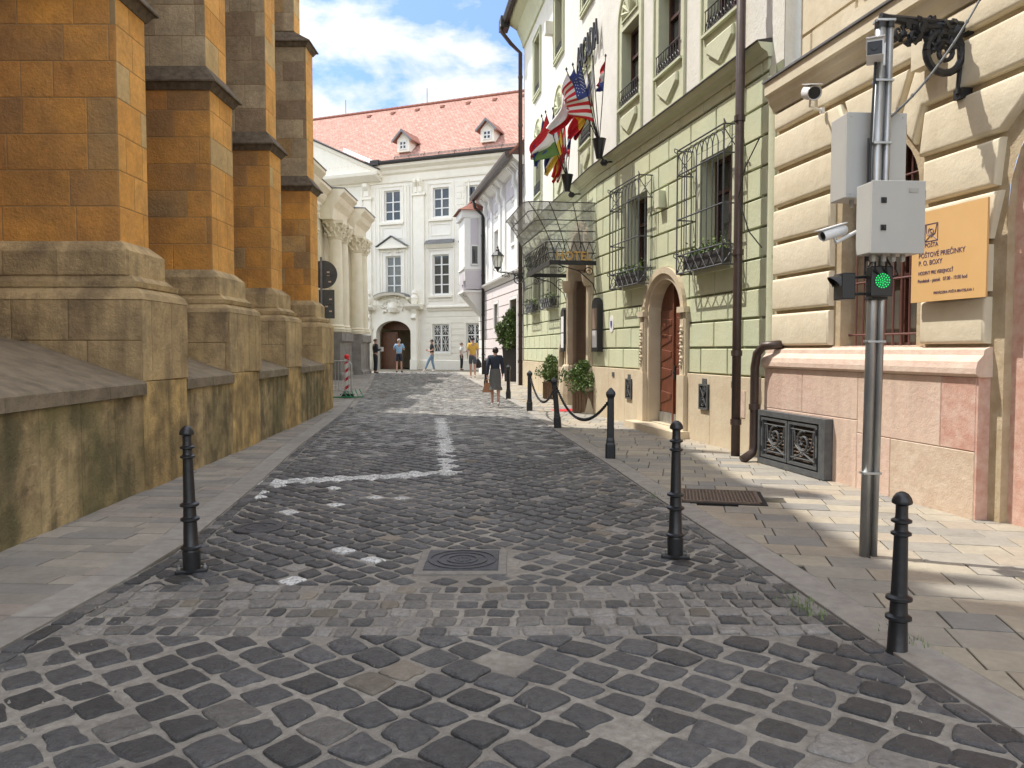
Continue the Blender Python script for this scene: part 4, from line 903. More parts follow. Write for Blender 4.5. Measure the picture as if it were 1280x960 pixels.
for k in range(11): a = math.pi/2*k/10; b = math.pi/2*(k+1)/10; e = .3; mb.face([HA.pt(HA.L-.32+e*math.sin(a), -.1, -.0+.03-e+e*math.cos(a)), HA.pt(HA.L-.32+e*math.sin(b), -.1, .03-e+e*math.cos(b)), HA.pt(HA.L-.32+e*math.sin(b), GZ, .03-e+e*math.cos(b)), HA.pt(HA.L-.32+e*math.sin(a), GZ, .03-e+e*math.cos(a))])
mb.build('rounded_corner', M['green_trim'], t)
# stone plinth
def plinth(F, a, b, z1=1.14, jn=1.15):
    mb = MB(); n = max(1, round((b-a)/jn))
    for k in range(n): aa = a+(b-a)*k/n; bb = a+(b-a)*(k+1)/n; pillow(mb, F, [(aa+.002, -.15), (bb-.002, -.15), (bb-.002, z1), (aa+.002, z1)], [(0, -.02), (0, .06), (.006, .066)])
    mb.build('plinth', M['beige_stone'], t)
plinth(HA, 0, DOOR[0]-.25); plinth(HA, DOOR[1]+.25, HA.L-.02); plinth(HB, 0, NICHE[0]-.15); plinth(HB, NICHE[0]-.15, NICHE[1]+.15, 1.0); plinth(HB, NICHE[1]+.15, ENT[0]-.3); plinth(HB, ENT[1]+.3, HB.L, 1.14, .6)
# side door portal
mb = MB(); ring(mb, HA, DOOR, .11, -.01, .05, close=False, n=20); ring(mb, HA, op(DOOR[0]-.11, DOOR[1]+.11, DOOR[2], DOOR[3], DOOR[4]+.11), .12, -.01, .1, close=False, n=20)
for a, b in ((DOOR[0]-.33, DOOR[0]-.1), (DOOR[1]+.1, DOOR[1]+.33)):
    mb.fbox(HA, a, b, 0, 2.2, 0, .1); mb.fbox(HA, a+.05, b-.05, 1.0, 2.08, .1, .115); mb.fbox(HA, a-.03, b+.03, 2.2, 2.3, 0, .15); mb.fbox(HA, a-.03, b+.03, 0, 1.1, 0, .14)
    for k in range(12): p = HA.pt((a+b)/2+.02*math.sin(k*2.2), 1.95-k*.06, .115); mb.lathe(p, [(.035, -.03), (.045, 0), (.02, .035)], 6)
mb.build('door_surround', M['beige_stone'], t)
mb = MB(); mb.fbox(HA, DOOR[0]-.45, DOOR[1]+.45, -.1, .13, -.1, .38); mb.build('door_step', M['beige_stone'], t)
mb = MB(); q = DOOR; o_ = -.21; fillop(mb, HA, q, o_); c = (q[0]+q[1])/2
for sg in (-1, 1):
    a, b = (q[0]+.06, c-.03) if sg < 0 else (c+.03, q[1]-.06)
    pillow(mb, HA, [(a, .34), (b, .34), (b, 2.3), (a, 2.3)], [(0, o_), (0, o_+.03), (.02, o_+.035)])
    w2 = b-a
    for z in (.5, .95, 1.3, 1.6, 1.9): 
        zz = [(a+.08, z), (b-.08, z+.12*sg*-1), (b-.08, z+.22-.12*sg*.0), (a+.08, z+.26)]
        pillow(mb, HA, zz, [(0, o_+.03), (.012, o_+.05), (.05, o_+.052)])
mb.fbox(HA, c-.03, c+.03, q[2], 2.85, o_, o_+.07)
dr = mb.build('side_door', M['door_wood'], t)
mb = MB(); mb.fbox(HA, q[0]+.05, q[1]-.05, q[2], q[2]+.2, o_+.02, o_+.06); mb.build('kick_plate', M['steel'], dr); mb = MB(); mb.fbox(HA, c+.05, c+.1, 1.0, 1.25, o_+.04, o_+.075); mb.tube([HA.pt(c+.075, 1.12, o_+.07), HA.pt(c+.075, 1.12, o_+.13), HA.pt(c+.17, 1.12, o_+.13)], .012, 6); mb.build('handle', M['iron'], dr)
# main entrance
mb = MB(); ring(mb, HB, ENT, .2, -.3, .14, close=False, n=20); ring(mb, HB, op(ENT[0]-.2, ENT[1]+.2, ENT[2], ENT[3], ENT[4]+.2), .08, -.01, .08, close=False, n=20)
for c_ in (ENT[0]-.12, ENT[1]+.12): p = HB.pt(c_, 0, .06); mb.lathe((p.x, p.y, 0), [(.34, 0), (.32, .35), (.25, .9), (.2, 1.1), (.15, 1.15)], 14); mb.lathe((p.x, p.y, 0), [(.16, 3.1), (.2, 3.2), (.24, 3.4)], 12)
mb.build('entrance_surround', M['beige_stone'], t)
mb = MB(); g = ENT; 
P = opath(g, 16)
for i in range(len(P)-1): mb.face([HB.pt(*P[i], -.1), HB.pt(*P[i+1], -.1), HB.pt(*P[i+1], -.7), HB.pt(*P[i], -.7)])
mb.build('entrance_reveal', M['brown_stone'], t)
mb = MB(); fillop(mb, HB, g, -3.0); mb.fbox(HB, g[0], g[1], -.02, .02, -3.1, -.35)
for i in range(len(P)-1): mb.face([HB.pt(*P[i], -.702), HB.pt(*P[i+1], -.702), HB.pt(*P[i+1], -3), HB.pt(*P[i], -3)])
mb.fbox(HB, g[0]+.002, g[0]+.85, 0, 3.9, -.98, -.92); mb.build('entrance_interior', M['black'], t)
mb = MB(); mb.fbox(HB, g[0]+.42, g[0]+.66, 1.45, 1.85, -.5, -.47); mb.build('brass_plate', M['marble_red'], t)
mb = MB(); ring(mb, HB, NICHE, .1, 0, .07, n=12); mb.build('niche_frame', M['beige_stone'], t); mb = MB(); fillop(mb, HB, NICHE, -.1)
for k in range(4): a = NICHE[0]+.1+k*.15; mb.tube([HB.pt(a, 1.05, -.03), HB.pt(a, 1.7, -.03)], .012, 5)
mb.build('niche_grille', M['iron'], t)
# ground floor windows with protruding grilles
def grille_window(F, q, k):
    s0, s1, z0, z1, _ = q
    mb = MB(); ring(mb, F, q, .13, -.01, .035); fr = mb.build('window_surround', M['green_trim'], t)
    w_ = cross_window(F, t, q, 2, (.68,), -.3, M['win_brown'], M['glass'], .07)
    mb = MB(); mb.fbox(F, s0-.1, s1+.1, z0-.2, z0-.02, 0, .1); mb.build('sill', M['green_trim'], w_)
    g = MB(); a0, a1, b0, b1, O = s0-.27, s1+.27, z0-.16, z1+.22, .32
    def T(pts, r=.011): g.tube([F.pt(*p) for p in pts], r, 5)
    for a in (a0, a1):
        for z in (b0, b0+.3, z0+.75, b1-.42, b1): T([(a, z, .02), (a, z, O)], .013)
        T([(a, b0, .06), (a, b1, .06)]); T([(a, b0, O), (a, b1, O)], .014); T([(a, b0, .19), (a, b1, .19)], .009)
        for zz in (b0, b1-.42): T([(a, zz, .06), (a, zz+.36, O)], .008); T([(a, zz+.36, .06), (a, zz, O)], .008)
    for z in (b0, b0+.3, z0+.75, b1-.42, b1): T([(a0, z, O), (a1, z, O)], .014)
    n = 9
    for i in range(1, n): a = a0+(a1-a0)*i/n; T([(a, b0+.3, O), (a, b1-.2, O)], .01)
    for i in range(0, n-1):
        a = a0+(a1-a0)*i/n; b = a0+(a1-a0)*(i+2)/n; c = (a+b)/2; r = (b-a)/2
        T([(c-r*math.cos(math.pi*k_/8), b1-.25+r*1.1*math.sin(math.pi*k_/8), O) for k_ in range(9)], .009)
    for i in range(6): 
        a = a0+(a1-a0)*i/6; b = a0+(a1-a0)*(i+1)/6; T([(a, b0, O), (b, b0+.3, O)], .009); T([(b, b0, O), (a, b0+.3, O)], .009)
    for a, sg in ((a0, -1), (a1, 1)): 
        for zz in (b1+.02, b0+.32): T([(a, zz, O), (a+sg*.05, zz+.03, O+.03), (a+sg*.08, zz-.02, O+.02), (a+sg*.04, zz-.05, O)], .009)
    gr = g.build('grille', M['iron_grey'], w_)
    g = MB(); g.fbox(F, s0-.1, s1+.1, z0-.1, z0+.1, .08, .26); g.build('flower_box', M['dark_box'], w_)
    g = MB(); rnd = random.Random(k)
    for i in range(240): 
        p = F.pt(rnd.uniform(s0-.08, s1+.08), z0+.1+abs(rnd.gauss(0, .09)), rnd.uniform(.08, .26)); v1 = Vector([rnd.gauss(0, 1) for _ in range(3)]).normalized()*.035; v2 = v1.cross(Vector([rnd.gauss(0, 1) for _ in range(3)])).normalized()*.02
        g.face([p-v1, p+v2, p+v1, p-v2])
    lf = g.build('flowering_leaves', M['leaf_light'], w_, fix=False); stuff(lf)
for k, q in enumerate(GAw): grille_window(HA, q, k)
for k, q in enumerate(GBw): grille_window(HB, q, k+5)
# first floor windows with arched surrounds
def upper_window(F, q, arched=True):
    s0, s1, z0, z1, _ = q
    w_ = cross_window(F, t, q, 2, (.36, .64), -.26, M['win_brown'], M['glass'], .07)
    mb = MB()
    if arched:
        zt = z1+.12
        Q = op(s0-.16, s1+.16, 6.02, zt, zt+.72)
        ring(mb, F, Q, .045, 0, .05, n=18); 
        # flat infill between the opening and the surround
        for a, b, c, d, za, zb in cells(Q[0], Q[1], Q[2], Q[4], [Q2 for Q2 in [op(Q[0], Q[1], z0, z1)]]): pass
        n = 18; P = [p for p in opath(Q, n)]
        arcp = [(Q[0], zt)]+[p for p in P if p[1] > zt]+[(Q[1], zt)]
        mb.prism([F.pt(a, z, 0) for a, z in arcp], F.n*.015)
        mb.fbox(F, Q[0], s0, Q[2], zt, 0, .015); mb.fbox(F, s1, Q[1], Q[2], zt, 0, .015); mb.fbox(F, s0, s1, Q[2], z0-.05, 0, .015); mb.fbox(F, s0, s1, z1, zt, 0, .015)
        c = (s0+s1)/2
        ring(mb, F, op(c-.42, c+.42, zt+.06, zt+.08, zt+.52), .03, .015, .05, n=14)
        for k in range(7):     # fan ribs
            a = math.pi*(k+.5)/7; p0 = F.pt(c, zt+.1, .03); p1 = F.pt(c+.38*math.cos(a), zt+.1+.38*math.sin(a), .04); mb.tube([p0, p0.lerp(p1, .6), p1], [.015, .04, .05], 6)
        d0, d1 = 6.08, 6.52
        pillow(mb, F, [(s0+.06, d1), (s0+.06, d1-.16), (c, d0), (s1-.06, d1-.16), (s1-.06, d1)], [(0, .015), (0, .05), (.03, .07)])
    else: ring(mb, F, q, .1, 0, .04); ring(mb, F, op(s0-.1, s1+.1, z0-.1, z1+.1), .04, 0, .07)
    mb.build('surround', M['green_trim'], w_)
    mb = MB(); mb.fbox(F, s0-.12, s1+.12, z0-.045, z0, -.28, .08); mb.build('sill', M['green_trim'], w_)
    g = MB(); O = -.02 if not arched else .05; b0, b1 = z0+.03, z0+.36
    for z in (b0, b1): g.tube([F.pt(s0-.02, z, O), F.pt(s1+.02, z, O)], .012, 5)
    n = 9
    for i in range(n):
        a = s0+(s1-s0)*(i+.5)/n; w2 = (s1-s0)/n/2
        g.tube([F.pt(a-w2, b0, O), F.pt(a-w2*.2, b0+.1, O), F.pt(a+w2*.8, b0+.2, O), F.pt(a+w2, b1, O)], .008, 4); g.tube([F.pt(a-w2, b0, O), F.pt(a-w2, b1, O)], .008, 4)
        g.tube([F.pt(a+w2*.9*math.cos(k_), b0+.08+w2*.9*math.sin(k_), O) for k_ in [0, 1.2, 2.4, 3.6, 4.8, 6.28]], .006, 4)
    g.build('railing', M['iron_grey'], w_)
for q in UAw: upper_window(HA, q)
for q in UBw: upper_window(HB, q)
for q in TAw: upper_window(HA, q, False)
for q in TBw: upper_window(HB, q, False)
# shallow pilaster strips and upper roof
mb = MB(); 
for F, a, b in ((HA, 0, HA.L), (HB, .0, HB.L)):
    mb.sweep(F, [(0, TOP-.9), (.06, TOP-.88), (.1, TOP-.7), (.3, TOP-.25), (.55, TOP-.1), (.6, TOP), (0, TOP)], a, b)
mb.build('eaves_cornice', M['green_trim'], t)
mb = MB(); wb = HB.hit(683, 35, .2)
mb.fbox(HB, wb[0]-.12, wb[0]+.12, wb[1]-.2, wb[1]+.16, 0, .25); mb.build('wall_box', M['hotel_white'], t)
mb = MB()
for F, a, b in ((HA, -.1, HA.L+1), (HB, -.3, HB.L+.1)):
    mb.hexa([F.pt(a, TOP, .62), F.pt(b, TOP, .62), F.pt(b, TOP+6, -8), F.pt(a, TOP+6, -8), F.pt(a, TOP+.12, .62), F.pt(b, TOP+.12, .62), F.pt(b, TOP+6.1, -8), F.pt(a, TOP+6.1, -8)])
mb.fbox(HB, 0.0, .1, 0, TOP, -9, -2)
rf = mb.build('roof', M['tile_edge'], t)
mb = MB()
for F, a, b in ((HA, -.1, HA.L+1), (HB, -.3, HB.L+.1)): mb.sweep(F, [(.6, TOP-.0), (.66, TOP-.1), (.78, TOP-.1), (.84, TOP), (.84, TOP+.08), (.6, TOP+.1)], a, b)
mb.fbox(HB, -.32, .25, TOP-.25, TOP+.15, .58, .9); mb.build('gutter', M['dark_metal'], t)
# hotel letters on the wall and other fittings on it
s_, z_ = HB.hit(720, 82, .12); s2_, z2_ = HB.hit(747, 62, .12)
text_mesh('ARCADIA', .92, HB, s_+.02, 8.62, .1, .04, M['dark_metal'], 'lettering', t, sx=max(.4, (s2_-s_)/4.1))
# small fittings (each a thing that is fixed but separate)
o = MB(); a, z = HA.hit(831, 250, .0); o.bbox(-.11, .11, -.17, .0, -.16, .16, .01); 
def place_on(mb, F, a, z, o_=0.):
    R_ = lambda v: F.pt(a+v[0], z+v[2], o_-v[1]); mb.v = [tuple(R_(v)) for v in mb.v]; return mb
ob = place_on(o, HA, a, z).build('alarm_box', M['green_trim']); tag(ob, 'small pale green box between the two near ground floor grilles of the hotel', 'box')
def frame_box(F, q, lab):
    s0, s1, z0, z1 = q; p = F.pt((s0+s1)/2, z0, 0); tt = thing('menu_case', lab, 'menu case', p, None)
    mb = MB(); mb.fbox(F, s0, s1, z0, z1, .03, .16); mb.prism([F.pt(s0, z1, .03), F.pt(s1, z1, .03), F.pt(s1-.06, z1+.1, .03), F.pt((s0+s1)/2, z1+.17, .03), F.pt(s0+.06, z1+.1, .03)], F.n*.13); mb.build('case', M['iron'], tt)
    mb = MB(); mb.fbox(F, s0+.07, s1-.07, z0+.1, z0+.5, .155, .165); mb.build('menu_sheet', M['wcloth'], tt); mb = MB(); mb.fbox(F, s0+.07, s1-.07, z0+.53, z1-.08, .155, .165); mb.build('picture_sheet', M['brown_stone'] if 'near' in lab else M['wcloth'], tt)
frame_box(HA, (.03, .5, 1.5, 2.6), 'black framed menu case on the near side of the hotel entrance')
frame_box(HB, (sB(21.75), sB(21.3), 1.5, 2.55), 'black framed menu case on the far side of the hotel entrance')
a, z = HA.hit(765, 405, .03); mb = MB(); mb.prism([HA.pt(a+.13*math.cos(k), z+.19*math.sin(k), .026) for k in [i*math.pi/12 for i in range(24)]], HA.n*.02)
tt = thing('oval_plaque', 'white oval enamel plaque with a blue emblem right of the hotel entrance', 'plaque', HA.pt(a, z, .02)); mb.build('plate', M['wcloth'], tt)
mb = MB(); mb.prism([HA.pt(a+x, z+y, .047) for x, y in ((-.05, .07), (.05, .07), (.05, -.02), (0, -.1), (-.05, -.02))], HA.n*.006); mb.build('emblem', M['blue'], tt)
for k, (u, v, s) in enumerate(((786, 486, 1), (880, 496, 1))):
    a, z = HA.hit(u, v, .08); w2, h2 = .16, .21; tt = thing('cellar_vent', ['black ornamental iron vent in the hotel plinth left of the arched side door', 'black ornamental iron vent in the hotel plinth right of the arched side door'][k], 'vent', HA.pt(a, z, .07), 'iron vents in the hotel plinth')
    mb = MB(); mb.fbox(HA, a-w2, a+w2, z-h2, z+h2, .06, .082); mb.build('back_plate', M['black'], tt); mb = MB(); ring(mb, HA, op(a-w2+.03, a+w2-.03, z-h2+.03, z+h2-.03), .03, .08, .105)
    for sg in (-1, 1):
        mb.tube([HA.pt(a+sg*(.02+.08*(1-j/20)*math.cos(j*.7)), z+sg*.09+.09*(1-j/24)*math.sin(j*.7), .095) for j in range(18)], .008, 5); mb.tube([HA.pt(a+sg*.11, z-.15, .095), HA.pt(a, z, .095), HA.pt(a+sg*.11, z+.15, .095)], .008, 5)
    mb.build('scrollwork', M['vent_iron'], tt)
mb = MB()
for (u, v, s, lab) in ((766, 468, .07, 'small dark plaque on hotel plinth, left of the vents'), (786, 471, .07, 'small green plaque above the left hotel plinth vent'), (880, 477, .075, 'small dark plaque above the right hotel plinth vent'), (917, 481, .08, 'small grey plaque on the hotel plinth beside the drainpipe')):
    a, z = HA.hit(u, v, .08); m_ = MB(); m_.fbox(HA, a-s, a+s, z-.05, z+.05, .066, .08); tag(m_.build('plaque', M['vent_iron']), lab, 'plaque', 'plaques on the hotel plinth')
a, z = HA.hit(925, 505, .08); m_ = MB(); m_.fbox(HA, a-.13, a+.13, z-.2, z+.2, .066, .075); tag(m_.build('meter_hatch', M['moulding']), 'pale square meter hatch flush in the hotel plinth beside the drainpipe', 'hatch')
# drainpipes
def pipe(name, lab, pts, r, m, rings=(), gr=None):
    tt = thing(name, lab, 'drainpipe', pts[-1], gr); mb = MB(); mb.tube(pts, r, 12); mb.build('pipe', m, tt, smooth=True)
    mb = MB()
    for p, q in zip(pts, pts[1:]):
        if abs((q-p).normalized().z) > .99:
            n = int((q-p).length/2)
            for k in range(n+1): mb = MB(); c = p.lerp(q, (k+.5)/(n+1)); mb.lathe(c, [(r, -.04), (r+.015, -.04), (r+.015, .04), (r, .04)], 12); mb.build('collar', m, tt)
    return tt
p = HA.pt(sA(11.22), 0, .32)
pipe('drainpipe', 'tall brown drainpipe at the near corner of the pale green hotel', [Vector((p.x, p.y, TOP-.1)), Vector((p.x, p.y, 2)), Vector((p.x, p.y, 0))], .066, M['brown_pipe'])
b = HA.pt(HA.L-.1, 0, .13); e = PO.pt(.1, 0, .35)
pipe('drainpipe', 'short brown elbow drainpipe between the hotel and the pink stone base', [PO.pt(.3, 1.62, .05), PO.pt(.12, 1.6, .22), PO.pt(-.02, 1.5, .24), PO.pt(-.08, 1.3, .24), PO.pt(-.08, .22, .24), PO.pt(-.08, .12, .26), PO.pt(-.06, .03, .42)], .06, M['brown_pipe'])
p = HB.pt(.05, 0, .85); p2 = HB.pt(-.02, 0, .14)
pipe('drainpipe', 'brown drainpipe at the far white corner of the hotel', [Vector((p.x, p.y, TOP-.1)), Vector((p.x, p.y, TOP-.35)), Vector(((p.x+p2.x)/2, (p.y+p2.y)/2, TOP-.75)), Vector((p2.x, p2.y, TOP-1.05)), Vector((p2.x, p2.y, gz(28.8)))], .075, M['brown_pipe'])

# ================= PINKISH HOUSE =================
F = HS; t = thing('pinkish_house', 'pinkish white house with a corner oriel between the hotel and the palace', 'house', (-.6, 34, .25)); z0 = .22
def HH(u, v, o=0.): return F.hit(u, v, o)
BZ = HH(651, 341)[1]; EZ2 = 8.75
d = op(HH(638.5, 400)[0], HH(647, 400)[0], z0, HH(643, 374)[1]); w1 = op(HH(618.5, 395)[0], HH(623.5, 395)[0], HH(621, 411)[1], HH(621, 380)[1]); w2_ = op(HH(650.5, 395)[0], HH(654, 395)[0], HH(652, 411)[1], HH(652, 375)[1])
uw = op(HH(619.5, 310)[0], HH(625.5, 310)[0], HH(622, 318)[1], HH(622, 288)[1]); uw2 = op(HH(640, 300)[0], HH(646.5, 300)[0], HH(643, 309)[1]+.2, HH(643, 270)[1])
mb = MB(); wall(mb, F, 0, F.L, z0-.3, BZ, [d, w1, w2_], depth=.3, m=0); wall(mb, F, 0, F.L, BZ, EZ2, [uw, uw2], o=.0, depth=.2, m=1)
mb.fbox(F, 0, .05, z0-.3, EZ2, -7, -.02, 1); mb.fbox(F, F.L-.05, F.L, z0-.3, EZ2, -7, -.02, 1)
mb.build('wall', [M['house_joint'], M['house_white']], t)
mb = MB(); n = 9; zs = [z0+(BZ-.15-z0)*i/n for i in range(n+1)]
blocks(mb, F, 2.1, F.L-.12, zs, (40, 50), .035, [(0, -.01), (0, .02), (.01, .03)], [ex(q, .14) for q in (d, w1, w2_)], seed=4); mb.build('grooved_courses', M['pink_white'], t)
mb = MB(); blocks(mb, F, 0, 2.05, zs, (40, 50), .035, [(0, -.01), (0, .01), (.01, .015)], seed=4); mb.build('corner_courses', M['house_white'], t)
mb = MB(); mb.sweep(F, [(0, BZ-.12), (.05, BZ-.12), (.08, BZ-.02), (.2, BZ+.06), (.22, BZ+.14), (0, BZ+.2)], 2.0, F.L)
for q in (d, w1, w2_): ring(mb, F, q, .12, -.02, .05)
for q in (uw, uw2): ring(mb, F, q, .12, 0, .06); ring(mb, F, op(q[0], q[1], q[3]+.65, q[3]+1.2), .05, 0, .04)
x = 2.4
for x in (2.3, 3.6, 5.6, 6.6, 9.0, 9.8):
    mb.fbox(F, x, x+.45, BZ+.2, EZ2-.95, 0, .07); mb.sweep(F, [(0, EZ2-1.0), (.08, EZ2-1.0), (.2, EZ2-.75), (.18, EZ2-.45), (.42, EZ2-.2), (0, EZ2-.2)], x+.05, x+.18); mb.sweep(F, [(0, EZ2-1.0), (.08, EZ2-1.0), (.2, EZ2-.75), (.18, EZ2-.45), (.42, EZ2-.2), (0, EZ2-.2)], x+.27, x+.4)
mb.sweep(F, [(0, EZ2-.35), (.15, EZ2-.3), (.4, EZ2-.1), (.45, EZ2), (0, EZ2)], 0, F.L)
mb.build('trim', M['house_white'], t)
mb = MB(); mb.fbox(F, 2.35, F.L, EZ2-1.15, EZ2-.36, 0, .03); mb.build('frieze', M['lilac'], t)
for q in (w1, w2_, uw, uw2): cross_window(F, t, q, 2, (.5,), -.15, M['win_white'], M['glass_pale'], .06)
mb = MB(); fillop(mb, F, d, -.28); mb.build('doorway', M['brown_stone'], t)
mb = MB(); mb.hexa([F.pt(-.1, EZ2, .55), F.pt(F.L, EZ2, .55), F.pt(F.L, EZ2+5, -5), F.pt(-.1, EZ2+5, -5), F.pt(-.1, EZ2+.1, .55), F.pt(F.L, EZ2+.1, .55), F.pt(F.L, EZ2+5.1, -5), F.pt(-.1, EZ2+5.1, -5)])
mb.build('roof', M['tile_edge'], t)
mb = MB(); mb.sweep(F, [(.45, EZ2-.02), (.5, EZ2-.12), (.66, EZ2-.12), (.72, EZ2), (.72, EZ2+.12), (.45, EZ2+.14)], 1.8, F.L-.05); mb.build('gutter', M['brown_pipe'], t)
p = F.pt(1.95, 0, .1); pipe('drainpipe', 'black drainpipe on the far corner of the pinkish house beneath the oriel', [F.pt(1.95, EZ2-.1, .6), F.pt(1.95, EZ2-.45, .5), F.pt(1.95, EZ2-.8, .12), F.pt(1.95, gz(37), .12)], .07, M['dark_metal'])
# oriel
a0, a1 = .0, 1.85; O = 1.0; ob, ot = 4.3, 8.2; mb = MB()
mb.fbox(F, a0, a1, ob+.55, ot, 0, O, 0); mb.fbox(F, a0+.3, a1-.3, ob+.05, ob+.95, 0, O+.02, 1)
o_ = mb.build('oriel', [M['house_white'], M['lilac']], t)
mb = MB()
mb.hexa([F.pt(a0+.5, ob-1.1, 0), F.pt(a1-.2, ob-1.1, 0), F.pt(a1-.2, ob-1.1, .1), F.pt(a0+.5, ob-1.1, .1), F.pt(a0, ob, 0), F.pt(a1, ob, 0), F.pt(a1, ob, O), F.pt(a0, ob, O)]); mb.build('corbel', M['house_white'], o_); mb = MB()
mb.fbox(F, a0-.05, a1+.05, ob, ob+.1, 0, O+.06); mb.fbox(F, a0-.03, a1+.03, ob+1.1, ob+1.2, 0, O+.06); mb.build('oriel_moulding', M['house_white'], o_); mb = MB(); mb.fbox(F, a0-.04, a1+.04, ot-.35, ot, 0, O+.14)
mb.build('oriel_cornice', M['house_white'], o_)
mb = MB(); mb.fbox(F, a1, a1+.02, ob+1.25, ot-.4, .33, .7); mb.fbox(F, a1, a1+.02, ob+.15, ob+1.05, .1, .95); mb.build('grey_panel', M['lilac'], o_)
mb = MB(); mb.fbox(F, a1+.02, a1+.035, ob+1.35, ob+2.2, .36, .66); w_ = mb.build('window', M['glass'], o_)
mb = MB()
for (b0, b1, c0, c1) in ((.33, .37, ob+1.3, ob+2.25), (.65, .69, ob+1.3, ob+2.25), (.33, .69, ob+1.3, ob+1.36), (.33, .69, ob+2.2, ob+2.26)): mb.fbox(F, a1+.01, a1+.05, c0, c1, b0, b1)
mb.build('frame', M['win_white'], w_)
mb = MB()
apex = F.pt((a0+a1)/2, ot+.75, 0); cs = [F.pt(a0-.2, ot, 0), F.pt(a0-.2, ot, O+.3), F.pt(a1+.2, ot, O+.3), F.pt(a1+.2, ot, 0)]
for p, q in zip(cs, cs[1:]): mb.face([p, q, apex])
mb.face(cs); mb.build('oriel_roof', M['tile_edge'], o_)

# ================= POST BUILDING (right foreground) =================
F = PO; t = thing('post_building', 'cream post office building with rounded rustication on a pink stone base', 'building', (4.4, 6.5, 0))
sy = lambda y: (10.57-y)/abs(F.d.y)
WIN = op(1.47, 2.74, 1.56, 3.2, 3.86); DR = op(3.84, 6.1, 0, 2.8, 3.9)
PZ, LZ = 1.56, 4.74
mb = MB(); WA = op(WIN[0], WIN[1], WIN[2], WIN[3], WIN[4])
wall(mb, F, 0, 12, 0, LZ+.1, [WA, DR], depth=.42, m=0); mb.fbox(F, 0, .05, 0, LZ+.1, -2, -.01, 0)
UWn = op(1.5, 2.75, 5.95, 8.6); UW2 = op(4.6, 5.9, 5.95, 8.6)
wall(mb, F, 0, 12, LZ, 13.5, [UWn, UW2], o=-.33, depth=.3, m=1)
mb.build('wall', [M['post_joint'], M['post_block']], t)
lv = [(0, -.02), (0, .045), (.008, .064), (.022, .076), (.04, .08)]
mb = MB(); rows_ = [1.58, 2.05, 2.52, 2.98, 3.44]; g = .05
def blk(poly): pillow(mb, F, inset(poly, g/2), lv)
c = (WIN[0]+WIN[1])/2; dc = (DR[0]+DR[1])/2
for za, zb in zip(rows_, rows_[1:]):
    blk([(.02, za), (WIN[0]-.1, za), (WIN[0]-.1, zb), (.02, zb)])
    blk([(WIN[1]+.1, za), (3.72 if za < 2.9 else 3.78, za), (3.72 if zb < 2.9 else 3.84, zb), (WIN[1]+.1, zb)])
    if za < 2.6: blk([(DR[1]+.12, za), (8.2, za), (8.2, zb), (DR[1]+.12, zb)]); blk([(8.2, za), (9.9, za), (9.9, zb), (8.2, zb)])
mir = lambda P, cc: [(2*cc-a, z) for a, z in P][::-1]
Pa = [(WIN[1]+.1, 3.44), (3.84, 3.44), (4.06, 3.74), (3.95, 3.94), (WIN[1]+.02, 3.94), (c+.62, 3.62)]
blk([(c+.66, 3.46), (3.82, 3.44), (4.02, 3.62), (4.2, 3.78), (4.05, 3.93), (WIN[1]+.1, 3.93)]); 
Pl = [(c-.66, 3.46), (WIN[0]-.1, 3.93), (.02, 3.93), (.02, 3.44)]; blk(Pl)
blk([(c+.36, 3.88), (c+.62, 3.58), (WIN[1]+.12, 3.95), (4.05, 3.95), (4.42, 4.05), (4.3, 4.44), (c+.62, 4.44)])
blk([(c-.62, 3.58), (c-.36, 3.88), (c-.62, 4.44), (.02, 4.44), (.02, 3.95), (WIN[0]-.12, 3.95)])
blk([(c-.34, 3.9), (c+.34, 3.9), (c+.58, 4.44), (c-.58, 4.44)])
blk([(4.45, 4.06), (4.72, 4.12), (4.68, 4.44), (4.33, 4.44)]); blk([(4.75, 4.1), (5.2, 4.1), (5.3, 4.44), (4.7, 4.44)]); blk([(5.25, 4.1), (8, 4.0), (8, 4.44), (5.33, 4.44)])
for a, b in ((.02, 1.0), (1.0, 3.0), (3.0, 4.6), (4.6, 8)): blk([(a, 4.46), (b, 4.46), (b, LZ), (a, LZ)])
mb.build('rusticated_blocks', M['post_block'], t, angle=50)
mb = MB()
mb.sweep(F, [(-.4, LZ), (.07, LZ), (.09, LZ+.06), (.14, LZ+.12), (.16, LZ+.2), (.2, LZ+.22), (.2, LZ+.38), (-.4, LZ+.4)], 0, 12, 0)
mb.sweep(F, [(-.4, LZ+.38), (.23, LZ+.385), (.23, LZ+.41), (-.4, LZ+.46)], -.02, 12, 1)
mb.build('ledge', [M['post_block'], M['grey_metal']], t)
mb = MB(); zz = [LZ+.5+.52*i for i in range(16)]
blocks(mb, F, 0.03, 12, zz, (1.2, 1.8), .04, [(0, -.35), (0, -.315), (.015, -.3)], [ex(UWn, .3), ex(UW2, .3)], seed=6)
mb.build('upper_courses', M['post_block'], t)
for q in (UWn, UW2):
    w_ = cross_window(F, t, q, 2, (.7,), -.62, M['win_brown'], M['glass'], .08); mb = MB(); ring(mb, F, q, .14, -.33, -.24); ring(mb, F, ex(q, .14), .05, -.33, -.27); mb.build('surround', M['post_block'], w_)
w_ = cross_window(F, t, WIN, 2, (.35, .66,), -.4, M['win_brown'], M['glass_pale'], .07)
g = MB(); n = 10
for i in range(1, n): 
    a = WIN[0]+(WIN[1]-WIN[0])*i/n; g.tube([F.pt(a, 1.56, -.12), F.pt(a, 3.75 if 1 < i < n-1 else 3.4, -.12)], .0115, 6)
for z in (1.72, 2.32, 2.9, 3.4): g.tube([F.pt(WIN[0]-.02, z, -.12), F.pt(WIN[1]+.02, z, -.12)], .013, 6)
M['grille_red'] = mat('reddish_brown_grille', (.15, .06, .05), .55)
